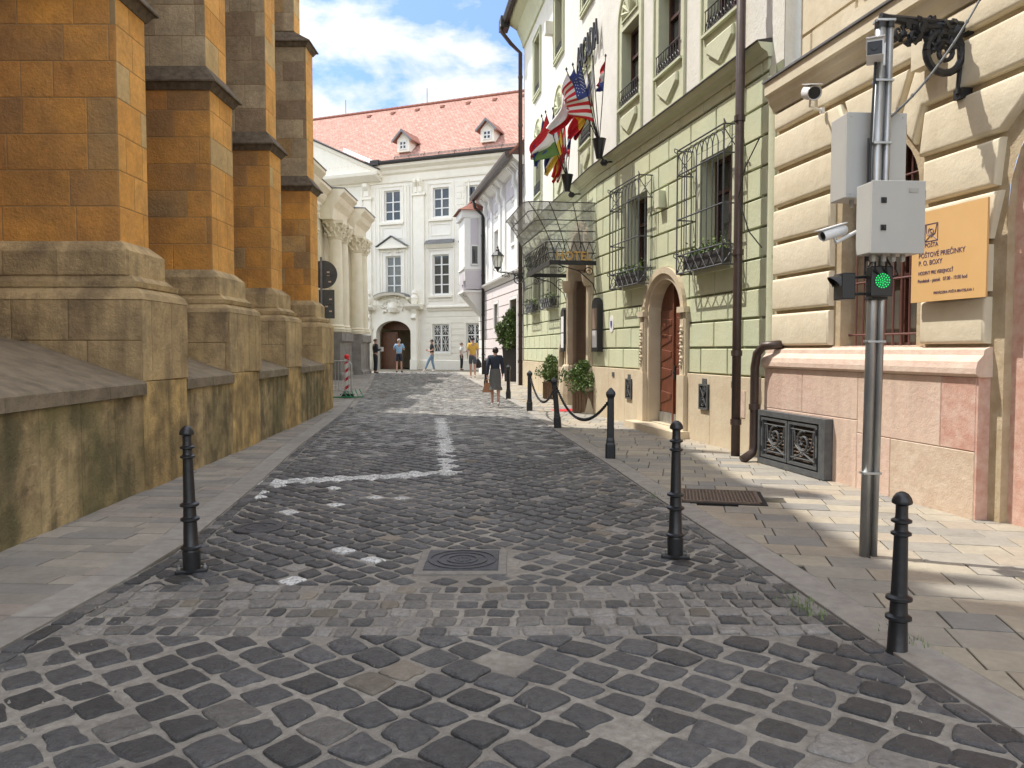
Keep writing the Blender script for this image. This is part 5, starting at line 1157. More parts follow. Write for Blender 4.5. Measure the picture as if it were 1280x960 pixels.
g.build('grille', M['grille_red'], w_)
# pink base
mb = MB(); po = .13
def pb(a0, a1, z0_, z1_, m): pillow(mb, F, [(a0+.003, z0_+.003), (a1-.003, z0_+.003), (a1-.003, z1_-.003), (a0+.003, z1_-.003)], [(0, -.02), (0, po-.006), (.006, po)], m)
pb(-.02, .9, .76, 1.3, 0); pb(.9, 2.0, .76, 1.3, 0); pb(2.0, 3.25, .62, 1.3, 0); pb(3.25, 3.68, .62, 1.3, 1)
pb(-.02, 2.0, -.05, .76, 0); pb(2.0, 2.55, -.05, .62, 0); pb(2.55, 3.68, -.05, .62, 2)
mb.fbox(F, 3.68, 3.70, -.05, 1.3, -.6, po-.004, 1); mb.fbox(F, -.03, -.02, -.05, 1.3, -1.0, po-.01, 0)
M['marble_tan'] = mat('tan_limestone', (.58, .44, .33), .65, (.66, .54, .42), 10., (.5, .38, .25), 1.2, .5, bump=.35, bs=60.)
mb.build('base_blocks', [M['marble'], M['marble_red'], M['marble_tan']], t); mb = MB()
for a, b in ((6.25, 8.2), (8.2, 10.5), (10.5, 12)): pb(a, b, -.05, 1.3, 0)
mb.build('base_blocks', M['marble'], t)
for a, b in ((-.03, 3.72), (6.2, 12)): mb = MB(); mb.sweep(F, [(-.3, 1.3), (po+.0, 1.3), (po+.045, 1.33), (po+.045, 1.38), (po+.03, 1.44), (po-.03, 1.5), (po-.04, 1.55), (po-.1, 1.575), (-.3, 1.575)], a, b); mb.build('base_moulding', M['moulding'], t)
mb = MB(); mb.sweep(F, [(-.42, 1.5), (.03, 1.5), (.03, 1.59), (-.42, 1.6)], WIN[0]-.1, WIN[1]+.1); mb.build('window_sill', M['moulding'], t)
mb = MB(); ring(mb, F, DR, -.22, -.3, -.08, close=False, n=24); ring(mb, F, op(DR[0]+.22, DR[1]-.22, DR[2], DR[3], DR[4]-.22), -.1, -.4, -.2, close=False, n=24)
mb.build('portal_jamb', M['marble_red'], t)
mb = MB(); fillop(mb, F, op(DR[0]+.1, DR[1]-.1, 0, DR[3], DR[4]-.1), -.41); mb.build('portal_door', M['door_wood'], t)
mb = MB(); mb.fbox(F, 3.55, 6.4, -.02, .12, -.4, .3); 
mb = MB()
# ventilation grille in the base
vt = thing('ventilation_grille', 'dark iron double ventilation grille with posthorn scrolls in the pink stone base', 'vent grille', F.pt(.8, 0, .25))
a0, a1, b0, b1 = .02, 1.56, .01, .73; o0 = po-.01
mb = MB(); mb.fbox(F, a0, a1, b1-.07, b1, o0, o0+.12); mb.fbox(F, a0, a1, b0, b0+.07, o0, o0+.12); mb.fbox(F, a0, a0+.05, b0+.07, b1-.07, o0, o0+.12); mb.fbox(F, a1-.12, a1, b0+.07, b1-.07, o0, o0+.12); mb.fbox(F, a0, a1, b0, b1, o0, o0+.02)
mb.build('frame', M['vent_iron'], vt)
for k in (0, 1):
    l0 = a0+.07+k*.66; l1 = l0+.64; c0, c1 = b0+.09, b1-.09; mb = MB(); ring(mb, F, op(l0+.035, l1-.035, c0+.035, c1-.035), .035, o0+.05, o0+.11)
    mx_, mz = (l0+l1)/2, (c0+c1)/2+.03; T = lambda pts, r=.013: mb.tube([F.pt(a, z, o0+.085) for a, z in pts], r, 6)
    for zz in (c0+.09, c1-.09): T([(l0, zz), (l1, zz)], .011)
    for aa in (l0+.09, l1-.09): T([(aa, c0), (aa, c1)], .009)
    T([(mx_+(.15-.11*j/22)*math.cos(1.2+j*.42)*1., mz+(.15-.11*j/22)*math.sin(1.2+j*.42)) for j in range(23)], .016)
    T([(mx_-.2, c1-.1), (mx_-.17, mz-.05), (mx_, mz-.16), (mx_+.17, mz-.05), (mx_+.22, c1-.1)], .011); T([(l0+.08, c0+.08), (mx_, mz-.13), (l1-.08, c0+.08)], .013)
    pn = mb.build('grille_leaf', M['vent_iron'], vt); mb = MB()
    for j in range(11): zz = c0+.03+(c1-c0-.06)*j/10; mb.prism([F.pt(l0+.03, zz, o0+.022), F.pt(l0+.03, zz+.008, o0+.022), F.pt(l0+.03, zz-.012, o0+.06), F.pt(l0+.03, zz-.02, o0+.06)], F.d*(l1-l0-.06))
    mb.build('louvres', M['rust'], pn); mb = MB()
    for zz in (c0+.08, c1-.12): mb.tube([F.pt(l1-.01 if k else l0+.01, zz, o0+.115), F.pt(l1-.01 if k else l0+.01, zz+.07, o0+.115)], .014, 6)
    mb.build('hinge', M['iron'], pn)
# sign panel
s1, z1 = F.hit(1236.5, 246, .16); _, zb = F.hit(1232, 371, .16); s0 = F.hit(1139.5, 378, .16)[0]; sg = thing('post_office_sign', 'tan post office sign panel with blue lettering beside the grey cabinet', 'sign', F.pt((s0+s1)/2, zb, .15))
mb = MB(); mb.fbox(F, s0, s1, zb, z1, .15, .17); mb.build('panel', M['sign_tan'], sg)
Wd, Hd = s1-s0, z1-zb; tx = lambda s, size, x, y, **k: text_mesh(s, size*Hd, F, s0+x*Wd, zb+y*Hd, .1715, .002, M['ink'], 'lettering', sg, **k)
tx('POŠTA', .07, .19, .6, sx=.95); tx('POŠTOVÉ PRIEČINKY', .078, .105, .49, sx=.92); tx('P. O. BOXY', .078, .105, .405, sx=.92); tx('HODINY PRE VEREJNOSŤ', .058, .105, .3, sx=.8); tx('Pondelok - piatok   07.00 - 19.00 hod', .058, .1, .215, sx=.82); tx('PREVÁDZKA: POŠTA BRATISLAVA 1', .042, .33, .075, sx=.86)
mb = MB(); lx0, lx1, lz0, lz1 = s0+.195*Wd, s0+.365*Wd, zb+.67*Hd, zb+.85*Hd; ring(mb, F, op(lx0, lx1, lz0, lz1), .007, .17, .1725)
cx, cz, rr = (lx0+lx1)/2, (lz0+lz1)/2+.01, .042; T = lambda pts: mb.tube([F.pt(a, z, .172) for a, z in pts], .0035, 4)
T([(lx0, lz0), (cx-.02, cz-.045)]); T([(lx1, lz0), (cx+.02, cz-.045)]); T([(cx+(rr*(1-j/26))*math.cos(j*.5+2.2), cz+(rr*(1-j/26))*math.sin(j*.5+2.2)) for j in range(20)]); T([(lx0+.01, lz1-.005), (lx0+.02, cz-.02), (cx, cz-.052), (lx1-.03, cz-.02), (lx1-.008, lz1-.005)])
mb.build('posthorn_emblem', M['ink'], sg)
# small cream box under the bracket
a, z = F.hit(1163, 70, .1); mb = MB(); mb.fbox(F, a-.12, a+.12, z-.12, z+.16, .11, .22); tag(mb.build('junction_box', M['post_block']), 'cream junction box on the wall behind the ornate iron bracket', 'box')
# ================= STREET FURNITURE =================
def copy_thing(root, loc, label, rot=None, group=None):
    r = root.copy(); col.objects.link(r); r.location = loc; r['label'] = label
    if rot is not None: r.rotation_euler = rot
    for ch in list(root.children):
        c = ch.copy(); col.objects.link(c); c.parent = r
        for g in list(ch.children): d = g.copy(); col.objects.link(d); d.parent = c
    return r
# ringed bollards
grp = 'black ringed bollards'
b1 = thing('ringed_bollard', 'black ringed iron bollard on the left edge of the cobbles', 'bollard', (0, 0, 0), grp)
mb = MB()
prof = [(.062, .02), (.062, .14), (.055, .16), (.058, .165), (.062, .175), (.066, .19), (.056, .2), (.05, .205), (.044, .4)]
def bead(z, r, R2, h=.018): return [(r, z-h), (R2, z-h*.4), (R2, z+h*.4), (r, z+h)]
prof = [(.058, .02), (.06, .15), (.056, .155)]+bead(.175, .055, .07, .014)+[(.05, .2)]+bead(.375, .045, .064)+[(.044, .4)]+bead(.475, .042, .064)+[(.04, .51), (.034, .79)]+bead(.81, .034, .05, .014)+[(.032, .84)]+bead(.875, .032, .05, .014)+[(.03, .91), (.03, .955), (.048, .965), (.05, .975), (.044, .995), (.03, 1.015), (.012, 1.025)]
mb.lathe((0, 0, 0), prof, 20); mb.build('shaft', M['black_paint'], b1, angle=35)
mb = MB(); mb.bbox(-.105, .105, -.045, .045, 0, .025, .006); fl = mb.build('flange', M['black_paint'], b1)
mb = MB()
for x in (-.085, .085): mb = MB(); mb.lathe((x, 0, .025), [(.014, 0), (.014, .012), (.008, .014), (.008, .03)], 8); mb.build('bolt', M['steel'], fl)
p = ground(240, 715); b1.location = p; b1.rotation_euler = (0, R(-1.0), R(14))
p = ground(844, 697); copy_thing(b1, p, 'black ringed iron bollard between cobbles and right pavement, left of the signal pole', (0, 0, R(-10)))
p = ground(1121, 813); c = copy_thing(b1, (p.x, p.y, -.2), 'black ringed iron bollard nearest the camera, in front of the signal pole', (R(0), R(.6), R(0)))
# square headed chain bollards
grp = 'chain bollards along the hotel pavement'
b2 = thing('chain_bollard', 'dark square headed bollard nearest the side door, at the near end of the chain', 'bollard', (0, 0, 0), grp)
mb = MB()
def sq(mb, lv):
    vs = []; 
    for h, z in lv:
        c_ = h*.3
        vs += [Vector((x, y, z)) for x, y in ((-h, -h+c_), (-h+c_, -h), (h-c_, -h), (h, -h+c_), (h, h-c_), (h-c_, h), (-h+c_, h), (-h, h-c_))]
    k = len(lv); mb.raw(vs, [(i*8+j, i*8+(j+1) % 8, (i+1)*8+(j+1) % 8, (i+1)*8+j) for i in range(k-1) for j in range(8)]+[tuple(range(8)), tuple(range((k-1)*8, k*8))])
sq(mb, [(.07, 0), (.07, .2), (.058, .23), (.058, .26), (.05, .3), (.046, .86)]); mb.build('post', M['black_paint'], b2)
mb = MB(); sq(mb, [(.046, .86), (.06, .89), (.068, .92), (.06, .95), (.02, 1.0), (.01, 1.01)]); mb.build('head', M['black_paint'], b2)
cb = [(763, 573, 0, 'dark square headed bollard nearest the side door, at the near end of the chain'), (697.5, 535, R(-4.5), 'dark square headed bollard leaning to the left between two sagging chains'), (662, 513.5, 0, 'dark square headed bollard behind the leaning one, at the far end of the chain'), (635.5, 498.5, 0, 'dark square headed bollard right beside the woman with the tan bag'), (607.5, 483, 0, 'dark square headed bollard farthest away, behind the woman with the tan bag')]
BP = []
for i, (u, v, tl, lab) in enumerate(cb):
    p = ground(u, v); BP.append(p)
    if i == 0: b2.location = p; b2.rotation_euler = (0, 0, R(-10))
    else: copy_thing(b2, p, lab, (0, tl, R(-10)))
def chain(a, b, sag, lab, r=.03):
    mb = MB(); n = int((b-a).length*1.15/.055)
    for i in range(n):
        tt = (i+.5)/n; p = a.lerp(b, tt)-Vector((0, 0, sag*4*tt*(1-tt))); q = a.lerp(b, tt+.01)-Vector((0, 0, sag*4*(tt+.01)*(1-tt-.01))); d = (q-p).normalized(); s = d.cross(Vector((0, 0, 1))).normalized(); u_ = s.cross(d)
        if i % 2: s = u_
        mb.tube([p+d*.04*math.cos(k)+s*.022*math.sin(k) for k in [j*math.pi/4 for j in range(9)]], .0085, 5)
    o = mb.build('chain', M['iron']); return tag(o, lab, 'chain', 'chains between the bollards')
chain(BP[0]+Vector((-.03, .06, .8)), BP[1]+Vector((-.03, -.06, .8)), .42, 'black iron chain sagging in front of the large wooden planter')
chain(BP[1]+Vector((-.06, .06, .8)), BP[2]+Vector((.03, -.06, .8)), .42, 'black iron chain sagging between the leaning bollard and the one behind it')
# signal pole with its fittings
p = ground(1085, 695); px, py = p.x, p.y
sp = thing('signal_pole', 'galvanised double tube pole standing on the right pavement', 'pole', (px, py, 0))
mb = MB()
ztop = at_y(1102, 27, py).z
d_ = Vector((1, .1, 0)).normalized(); 
mb.tube([(px-.028, py, 0), (px+.012, py, ztop)], .037, 16); mb.build('tube', M['steel'], sp, smooth=True); mb = MB(); mb.tube([(px+.036, py-.01, 0), (px+.076, py-.01, ztop-.02)], .026, 14); mb.build('tube', M['steel'], sp, smooth=True)
mb = MB()
for z in (.62, 1.6, 2.25, 2.62, 3.05, 3.5, 3.93): mb.bbox(px-.068+.01*z, px+.066+.01*z, py-.042, py+.04, z, z+.018, .003)
mb.build('strap', M['steel'], sp); mb = MB(); mb.lathe((px+.012, py, ztop), [(.042, -.05), (.042, .012), (.02, .02)], 14); mb.lathe((px+.076, py-.01, ztop), [(.03, -.05), (.03, .005), (.01, .01)], 14); mb.build('cap', M['plastic_black'], sp)
mb = MB(); mb.tube([(px-.055, py-.01, 2.2), (px-.05, py-.012, 3.0), (px-.04, py-.02, 3.4), (px-.03, py-.03, 3.72)], .009, 6); mb.tube([(px-.07, py+.0, 2.1), (px-.06, py, 2.5), (px-.06, py, 3.1)], .007, 6); mb.build('cable', M['plastic_black'], sp)
def cabinet(name, lab, u0, u1, v0, v1, y, dep, yaw, lock=True):
    A = at_y(u0, v1, y); B = at_y(u1, v1, y); zt = at_y((u0+u1)/2, v0, y).z; zb_ = A.z; w2 = (B.x-A.x)/2/math.cos(yaw); cx, cy = (A.x+B.x)/2, y+dep/2
    tt = thing(name, lab, 'cabinet', (cx, cy, zb_)); tt.rotation_euler = (0, 0, yaw); OFF[tt.name] = Vector((0, 0, 0)); h = zt-zb_
    mb = MB(); mb.bbox(-w2, w2, -dep/2+.02, dep/2, 0, h, .006); mb.build('body', M['cabinet'], tt); mb = MB(); mb.bbox(-w2-.003, w2+.003, -dep/2, -dep/2+.018, -.003, h+.003, .004); dd = mb.build('door', M['cabinet'], tt)
    if lock:
        for z in (h*.35, h*.73): mb = MB(); mb.bbox(-w2+.06, -w2+.1, -dep/2-.008, -dep/2+.001, z-.02, z+.02, .004); mb.lathe((-w2+.08, -dep/2-.012, z-.008), [(.009, 0), (.009, .016)], 8); mb.build('lock', M['plastic_black'], dd)
    else:
        mb = MB()
        for x, z in ((-w2+.03, .03), (w2-.03, .03), (-w2+.03, h-.03), (w2-.03, h-.03)): mb = MB(); mb.bbox(x-.006, x+.006, -dep/2-.004, -dep/2+.001, z-.006, z+.006, .002); mb.build('screw', M['steel'], dd)
    mb = MB(); 
    for x in (-.12, -.04, .03, .1): mb.lathe((x, 0, -.05), [(.012, 0), (.018, .01), (.018, .05)], 8)
    mb.build('cable_gland', M['cabinet'], tt)
    for z in (h*.18, h*.82): mb = MB(); mb.tube([(w2+.004, -dep/2+.012, z-.03), (w2+.004, -dep/2+.012, z+.03)], .007, 8); mb.build('hinge', M['steel'], dd)
    if lock:
        mb = MB(); mb.box(w2-.12, w2-.05, -dep/2-.0035, -dep/2-.001, h*.84, h*.9); mb.build('label_plate', M['steel'], dd); mb = MB()
        for x in (-.1, -.02, .05): mb.tube([(x, .0, -.05), (x+.01, .02, -.1), (x+.03+.3*abs(x), .04, -.14), (x*.3, .1, -.17), (x*.2, .12, -.3)], .007, 6)
        mb.build('cable', M['plastic_black'], tt)
    return tt
cabinet('control_cabinet', 'grey metal control cabinet with two black locks on the front of the signal pole', 1087, 1155, 226, 316, py-.32, .22, R(4))
cabinet('control_cabinet', 'grey metal cabinet fixed behind the signal pole, above the other cabinet', 1055, 1131, 141, 247, py+.08, .25, R(4), False)
# cctv cameras
def cctv(lab, c, aim, ln=.24, w_=.05, mount=None, dome=False, rnd_=False):
    aim = Vector(aim).normalized(); c = Vector(c); tt = thing('security_camera', lab, 'camera', c); s = aim.cross(Vector((0, 0, 1))).normalized(); u_ = s.cross(aim)
    mb = MB(); a = c-aim*ln/2; b = c+aim*ln/2
    n = 16; 
    def rg(p, r, sy_=1.): return [p+s*r*math.cos(2*math.pi*k/n)+u_*r*sy_*math.sin(2*math.pi*k/n) for k in range(n)]
    rr = [rg(a, w_*.7), rg(a+aim*.02, w_), rg(b-aim*.01, w_), rg(b, w_*.92), rg(b-aim*.02, w_*.8)]
    vs = [v for r_ in rr for v in r_]; mb.raw(vs, [(i*n+j, i*n+(j+1) % n, (i+1)*n+(j+1) % n, (i+1)*n+j) for i in range(4) for j in range(n)]+[tuple(range(n))]); mb.build('housing', M['cam_white'], tt, angle=40)
    mb = MB(); mb.raw(rg(b-aim*.018, w_*.8), [tuple(range(n))]); mb.tube([b-aim*.02, b-aim*.004], w_*.35, 10); mb.build('lens', M['plastic_black'], tt)
    mb = MB(); mb.prism([a+u_*w_*1.02+s*w_*.9, b+aim*.03+u_*w_*1.05+s*w_*.9, b+aim*.03+u_*w_*1.05-s*w_*.9, a+u_*w_*1.02-s*w_*.9], u_*.008); mb.build('sunshield', M['cam_white'], tt)
    if mount: mb = MB(); mb.tube([c-u_*w_*.9, c-u_*w_*1.8, Vector(mount)], .014, 8); mb.tube([Vector(mount)-Vector((0, 0, .03)), Vector(mount)+Vector((0, 0, .03))], .03, 10); mb.build('bracket', M['cam_white'], tt)
    return tt
c = at_y(1042, 291, py-.06); cctv('white bullet camera left of the grey cabinets, pointing down left', c, (-1, -.35, -.32), .22, .04, (px-.07, py, c.z+.05))
c = at_y(1093, 62, py-.12); tt = thing('security_camera', 'white box camera with black front at the top of the signal pole', 'camera', c)
F2 = Facade((c.x+.0, c.y), (c.x+1, c.y-.45)); mb = MB()
mb.fbox(F2, -.05, .06, c.z-.055, c.z+.06, -.16, .05); mb.build('housing', M['cam_white'], tt); mb = MB(); mb.fbox(F2, -.047, .05, c.z-.05, c.z+.04, .048, .056); mb.tube([F2.pt(0, c.z, .055), F2.pt(0, c.z, .062)], .025, 12); mb.build('lens_window', M['plastic_black'], tt)
mb = MB(); mb.fbox(F2, -.055, .066, c.z+.06, c.z+.068, -.17, .075); mb.build('sunshield', M['cam_white'], tt); mb = MB(); mb.fbox(F2, .03, .075, c.z-.08, c.z+.08, -.17, -.12); mb.build('mounting_plate', M['cam_white'], tt)
s_, z_ = PO.hit(1014, 119, .42); m_ = PO.hit(1026, 136, .14); cctv('white bullet camera fixed under the ledge of the post building', PO.pt(s_, z_+.03, .42), (-.1, -1, -.35), .3, .085, PO.pt(m_[0], m_[1]-.02, .12))
# traffic lights
a = at_y(1083, 373, py-.1); b = at_y(1111, 332, py-.1); tt = thing('traffic_light', 'small black traffic light showing a green lamp on the signal pole', 'traffic light', ((a.x+b.x)/2, py-.14, a.z))
cx, cz, hw = (a.x+b.x)/2, (a.z+b.z)/2, (b.x-a.x)/2; mb = MB(); mb.bbox(cx-hw, cx+hw, py-.17, py-.08, cz-hw*1.4, cz+hw*1.4, .008); mb.build('housing', M['plastic_black'], tt)
mb = MB(); n = 28; mb.raw([Vector((cx+hw*.68*math.cos(2*math.pi*k/n), py-.176, cz+.003+hw*.68*math.sin(2*math.pi*k/n))) for k in range(n)], [tuple(range(n))]); ll = mb.build('lamp_lens', M['led_base'], tt)
mb = MB()
for r_, m_ in ((0, 1), (.017, 6), (.033, 11), (.049, 17)):
    for k in range(m_): 
        q = 2*math.pi*k/m_+r_*40; x, z = cx+r_*math.cos(q), cz+.003+r_*math.sin(q); mb.raw([(x-.0042, py-.178, z-.0042), (x+.0042, py-.178, z-.0042), (x+.0042, py-.178, z+.0042), (x-.0042, py-.178, z+.0042), (x, py-.182, z)], [(0, 1, 4), (1, 2, 4), (2, 3, 4), (3, 0, 4)])
mb.build('led_points', M['led'], ll)
a = at_y(1047, 375, py-.05); b = at_y(1064, 342, py-.05); zc = (a.z+b.z)/2; tt = thing('traffic_light', 'small black traffic light with hood facing left, beside the green one', 'traffic light', (a.x, py-.05, a.z))
mb = MB(); mb.bbox(a.x, b.x+.0, py-.13, py+.03, a.z, b.z, .008); mb.build('housing', M['plastic_black'], tt)
mb = MB(); n = 12; P0 = [Vector((a.x, py-.05+.07*math.cos(math.pi*k/n), zc+.01+.075*math.sin(math.pi*k/n))) for k in range(n+1)]; P1 = [Vector((a.x-.075*max(.15, math.sin(math.pi*k/n)), py-.05+.066*math.cos(math.pi*k/n), zc+.0+.07*math.sin(math.pi*k/n))) for k in range(n+1)]
mb.raw(P0+P1, [(k, k+1, n+2+k, n+1+k) for k in range(n)]); mb.build('hood', M['plastic_black'], tt, fix=False)
mb = MB(); mb.tube([(b.x, py-.05, b.z-.03), (px-.02, py-.05, b.z-.02)], .012, 8); mb.tube([(b.x, py-.05, a.z+.04), (px-.02, py-.05, a.z+.05)], .012, 8); mb.bbox(px-.05, px+.06, py-.1, py+.04, b.z-.02, b.z+.03, .005); mb.bbox(px-.05, px+.06, py-.1, py+.04, a.z+.0, a.z+.03, .005); mb.build('bracket', M['plastic_black'], tt)
mb = MB(); mb.tube([(px-.02, py-.04, a.z+.3), (px-.08, py-.08, a.z+.24), (px+.02, py-.1, a.z+.18), (px+.1, py-.06, a.z+.24), (px+.06, py-.03, a.z+.33)], .008, 6); mb.build('cable', M['plastic_black'], tt)
# cable strung from the pole up to the right
e0 = at_y(1112, 147, py); e1 = PO.pt(*(lambda q: (q[0], q[1]))(PO.hit(1232, -14, .6)), .6)
mb = MB(); pts = [e0.lerp(e1, k/14)-Vector((0, 0, .10*4*(k/14)*(1-k/14))) for k in range(15)]; mb.tube(pts, .009, 6)
for k in range(1, 14, 2): mb.tube([pts[k], pts[k]+Vector((.01, .0, .02))], .013, 5)
tag(mb.build('overhead_cable', M['vent_iron']), 'grey overhead cable rising from the signal pole towards the post building', 'cable')
mb = MB(); pts = [PO.hit(965, 170)]; 
mb.tube([PO.pt(-.1, 4.45, .2), PO.pt(-.35, 4.1, .28), PO.pt(-.5, 3.7, .3), PO.pt(-.3, 3.2, .24), PO.pt(-.1, 2.95, .15)], .009, 6); tag(mb.build('hanging_cable', M['black_paint']), 'loose black cable hanging in the corner of hotel and post building', 'cable')
# ornate lamp bracket on the post building
def lantern(mb, gl, c, s=1.):
    mb.lathe(c, [(.02*s, -.18*s), (.05*s, -.14*s), (.05*s, -.1*s), (.13*s, -.02*s), (.13*s, 0)], 8); mb.lathe(c, [(.235*s, .42*s), (.25*s, .44*s), (.14*s, .56*s), (.07*s, .62*s), (.08*s, .66*s), (.03*s, .72*s), (.045*s, .76*s), (.0, .84*s)], 8)
    for k in range(8):
        a = 2*math.pi*k/8; mb.tube([c+Vector((.13*s*math.cos(a), .13*s*math.sin(a), 0)), c+Vector((.23*s*math.cos(a), .23*s*math.sin(a), .43*s))], .009*s, 5)
    for k in range(4): a = 2*math.pi*k/4; mb.tube([c+Vector((.12*s*math.cos(a), .12*s*math.sin(a), -.02*s)), c+Vector((.16*s*math.cos(a), .16*s*math.sin(a), -.1*s)), c+Vector((.07*s*math.cos(a), .07*s*math.sin(a), -.16*s))], .012*s, 5)
    gl.lathe(c, [(.122*s, .0), (.222*s, .42*s)], 8, cap=False)
def scroll(mb, F, a, z, o, r, th, turns=1.6, ph=0., sg=1, pl='o'):
    n = 22; mb.tube([F.pt(a, z+r*(1-.8*k/n)*math.sin(ph+sg*turns*2*math.pi*k/n), o+r*(1-.8*k/n)*math.cos(ph+sg*turns*2*math.pi*k/n)) for k in range(n+1)], [th*(1-.4*k/n) for k in range(n+1)], 6)
def bracket_lamp(F, a, z, L, lab, s=1., lantern_up=True, sc=1.):
    T_ = 1. if lantern_up else 1.7; tt = thing('wall_lantern' if lantern_up else 'wall_bracket', lab, 'street lamp' if lantern_up else 'bracket', F.pt(a, z, 0)); mb = MB()
    mb.tube([F.pt(a, z+.12, .0), F.pt(a, z+.12, L)], .014*s*T_, 6); mb.tube([F.pt(a, z+.08, .02), F.pt(a, z+.06, L*.5), F.pt(a, z+.09, L*.75), F.pt(a, z+.12, L)], .02*s*T_, 7)
    mb.tube([F.pt(a, z-.55*s, .03 if lantern_up else .12), F.pt(a, z-.3*s, .05 if lantern_up else .1), F.pt(a, z-.05, .12), F.pt(a, z+.06, L*.5)], .022*s, 7); mb.fbox(F, a-.05, a+.05, z-.6*s, z-.5*s, 0, .06 if lantern_up else .12); mb.fbox(F, a-.05, a+.05, z+.02, z+.2, 0, .06)
    r = .2*s; n = 20; mb.tube([F.pt(a, z-.16*s+r*math.sin(2*math.pi*k/n), .08+r+r*math.cos(2*math.pi*k/n)) for k in range(n+1)], .022*s*T_, 7)
    scroll(mb, F, a, z-.16*s, .08+r, r*.62, .016*s*T_); scroll(mb, F, a, z-.02, L*.62, .08*s, .018*s*T_, 1.4, 1); scroll(mb, F, a, z+.0, L*.8, .06*s, .016*s, 1.2, 2); scroll(mb, F, a, z+.14, L*.45, .05*s, .015*s, 1.2, 2.5)
    for k in range(12 if lantern_up else 34): q = F.pt(a, z-.06*s+random.uniform(-.12, .16)*s, .1+random.random()*L*.75); mb.tube([q, q+Vector((random.gauss(0, .03), random.gauss(0, .03), .05))*s, q+Vector((random.gauss(0, .05), random.gauss(0, .05), .02))*s], [.018*s*T_, .026*s*T_, .008*s], 5)
    mb.build('bracket' if lantern_up else 'scroll_arm', M['iron'], tt)
    if not lantern_up: return tt
    g = MB(); l = MB(); lantern(l, g, F.pt(a, z+.12+.18*sc, L), sc); ln_ = l.build('lantern_frame', M['iron'], tt); g.build('lantern_glass', M['lamp_glass'], ln_); return tt
# second one: carried by the hotel wall near the canopy
a_, z_ = HB.hit(654, 338, .05)
def lamp_at(F, u, v, uw_, vw_, lab, sc, s=.85, up=True):
    s0_, z0_ = F.hit(uw_, vw_, .05)
    # length from the pixel of the lantern foot, measured along the wall normal
    best = None
    for k in range(400):
        L_ = .3+k*.01; p = F.pt(s0_, z0_, L_); c_, s__ = math.cos(PITCH), math.sin(PITCH); y_ = p.y*c_-(p.z-CAMH)*s__; uu = 640+FPX*p.x/y_
        if best is None or abs(uu-u) < best[0]: best = (abs(uu-u), L_)
    return bracket_lamp(F, s0_, z0_-.1, best[1], lab, s, up, sc=sc)
lamp_at(PO, 1101, 15, 1207, 33, 'ornate black wall bracket at the upper right, above the post office sign', 1., .95, False)
lamp_at(HB, 622, 333, 655, 341, 'black wall lantern with clear glass left of the hotel canopy', .95)
F_ = HS; s_or, z_or = HS.hit(606, 385, .05)
lamp_at(HS, 583, 372, 603, 372, 'black wall lantern beneath the oriel of the pinkish house', .9)
# ================= HOTEL CANOPY =================
t = thing('entrance_canopy', 'wrought iron and glass canopy with gold letters over the hotel entrance', 'canopy', HB.pt((ENT[0]+ENT[1])/2, 3.4, 0)); F = HB
c0, c1 = sB(21.6), sB(18.45); zb_, zt_ = 3.62, 5.05; ob_, ot_ = 1.12, 1.75; flare = .38
mb = MB(); gl = MB()
def cp(side, tt):     # outline at level tt: points (s, o) of near corner, far corner
    k = tt**1.6
    return zb_+(zt_-zb_)*tt, c1-.1*tt, c0+.1*tt-flare*k*.6, ob_+(ot_-ob_)*k
lv_ = [0, .16, .34, .52, .7, .86, 1.0]
prev = None
for i, tt in enumerate(lv_):
    z, sn, sf, o = cp(0, tt); r = .028 if i in (0,) else .012
    rr = .3*min(1, tt*2)+.02        # rounded corners
    path = [F.pt(sn, z, 0), F.pt(sn, z, o-rr)]+[F.pt(sn-rr+rr*math.cos(q), z, o-rr+rr*math.sin(q)) for q in [math.pi/2*k/6 for k in range(1, 6)]]+[F.pt(sn-rr, z, o), F.pt(sf+rr, z, o)]+[F.pt(sf+rr-rr*math.sin(q), z, o-rr+rr*math.cos(q)) for q in [math.pi/2*k/6 for k in range(1, 6)]]+[F.pt(sf, z, o-rr), F.pt(sf, z, 0)]
    mb.tube(path, r, 6)
    if prev:
        for k in range(len(path)-1): gl.face([prev[k], prev[k+1], path[k+1], path[k]])
    prev = path
for frac, pos in [(f, 'n') for f in (0, .33, .66)]+[(f, 'f') for f in (.0, .2, .4, .6, .8, 1.)]:
    pts = []
    for tt in lv_: z, sn, sf, o = cp(0, tt); pts.append(F.pt(sn, z, o*frac) if pos == 'n' else F.pt(sn+(sf-sn)*frac, z, o-.02 if 0 < frac < 1 else o-.1))
    mb.tube(pts, .011, 6)
# lattice tracery along the skirts
for k in range(16):
    s = c1-(c1-c0)*k/16; s2 = c1-(c1-c0)*(k+1)/16; z, sn, sf, o = cp(0, 0); z2, _, _, o2 = cp(0, .34)
    mb.tube([F.pt(s, z, o), F.pt(s2, z2, o2)], .007, 4); mb.tube([F.pt(s2, z, o), F.pt(s, z2, o2)], .007, 4)
for k in range(6):
    a, b = ob_*k/6, ob_*(k+1)/6; z2 = cp(0, .34)[0]
    mb.tube([F.pt(c1, zb_, a), F.pt(c1-.02, z2, b)], .007, 4); mb.tube([F.pt(c1, zb_, b), F.pt(c1-.02, z2, a)], .007, 4)
mb.fbox(F, c1-.03, c1+.03, zb_-.06, zb_+.04, 0, ob_+.04); mb.fbox(F, c0-.03, c0+.03, zb_-.06, zb_+.04, 0, ob_+.04); mb.fbox(F, c0, c1, zb_-.06, zb_+.04, ob_-.02, ob_+.04)
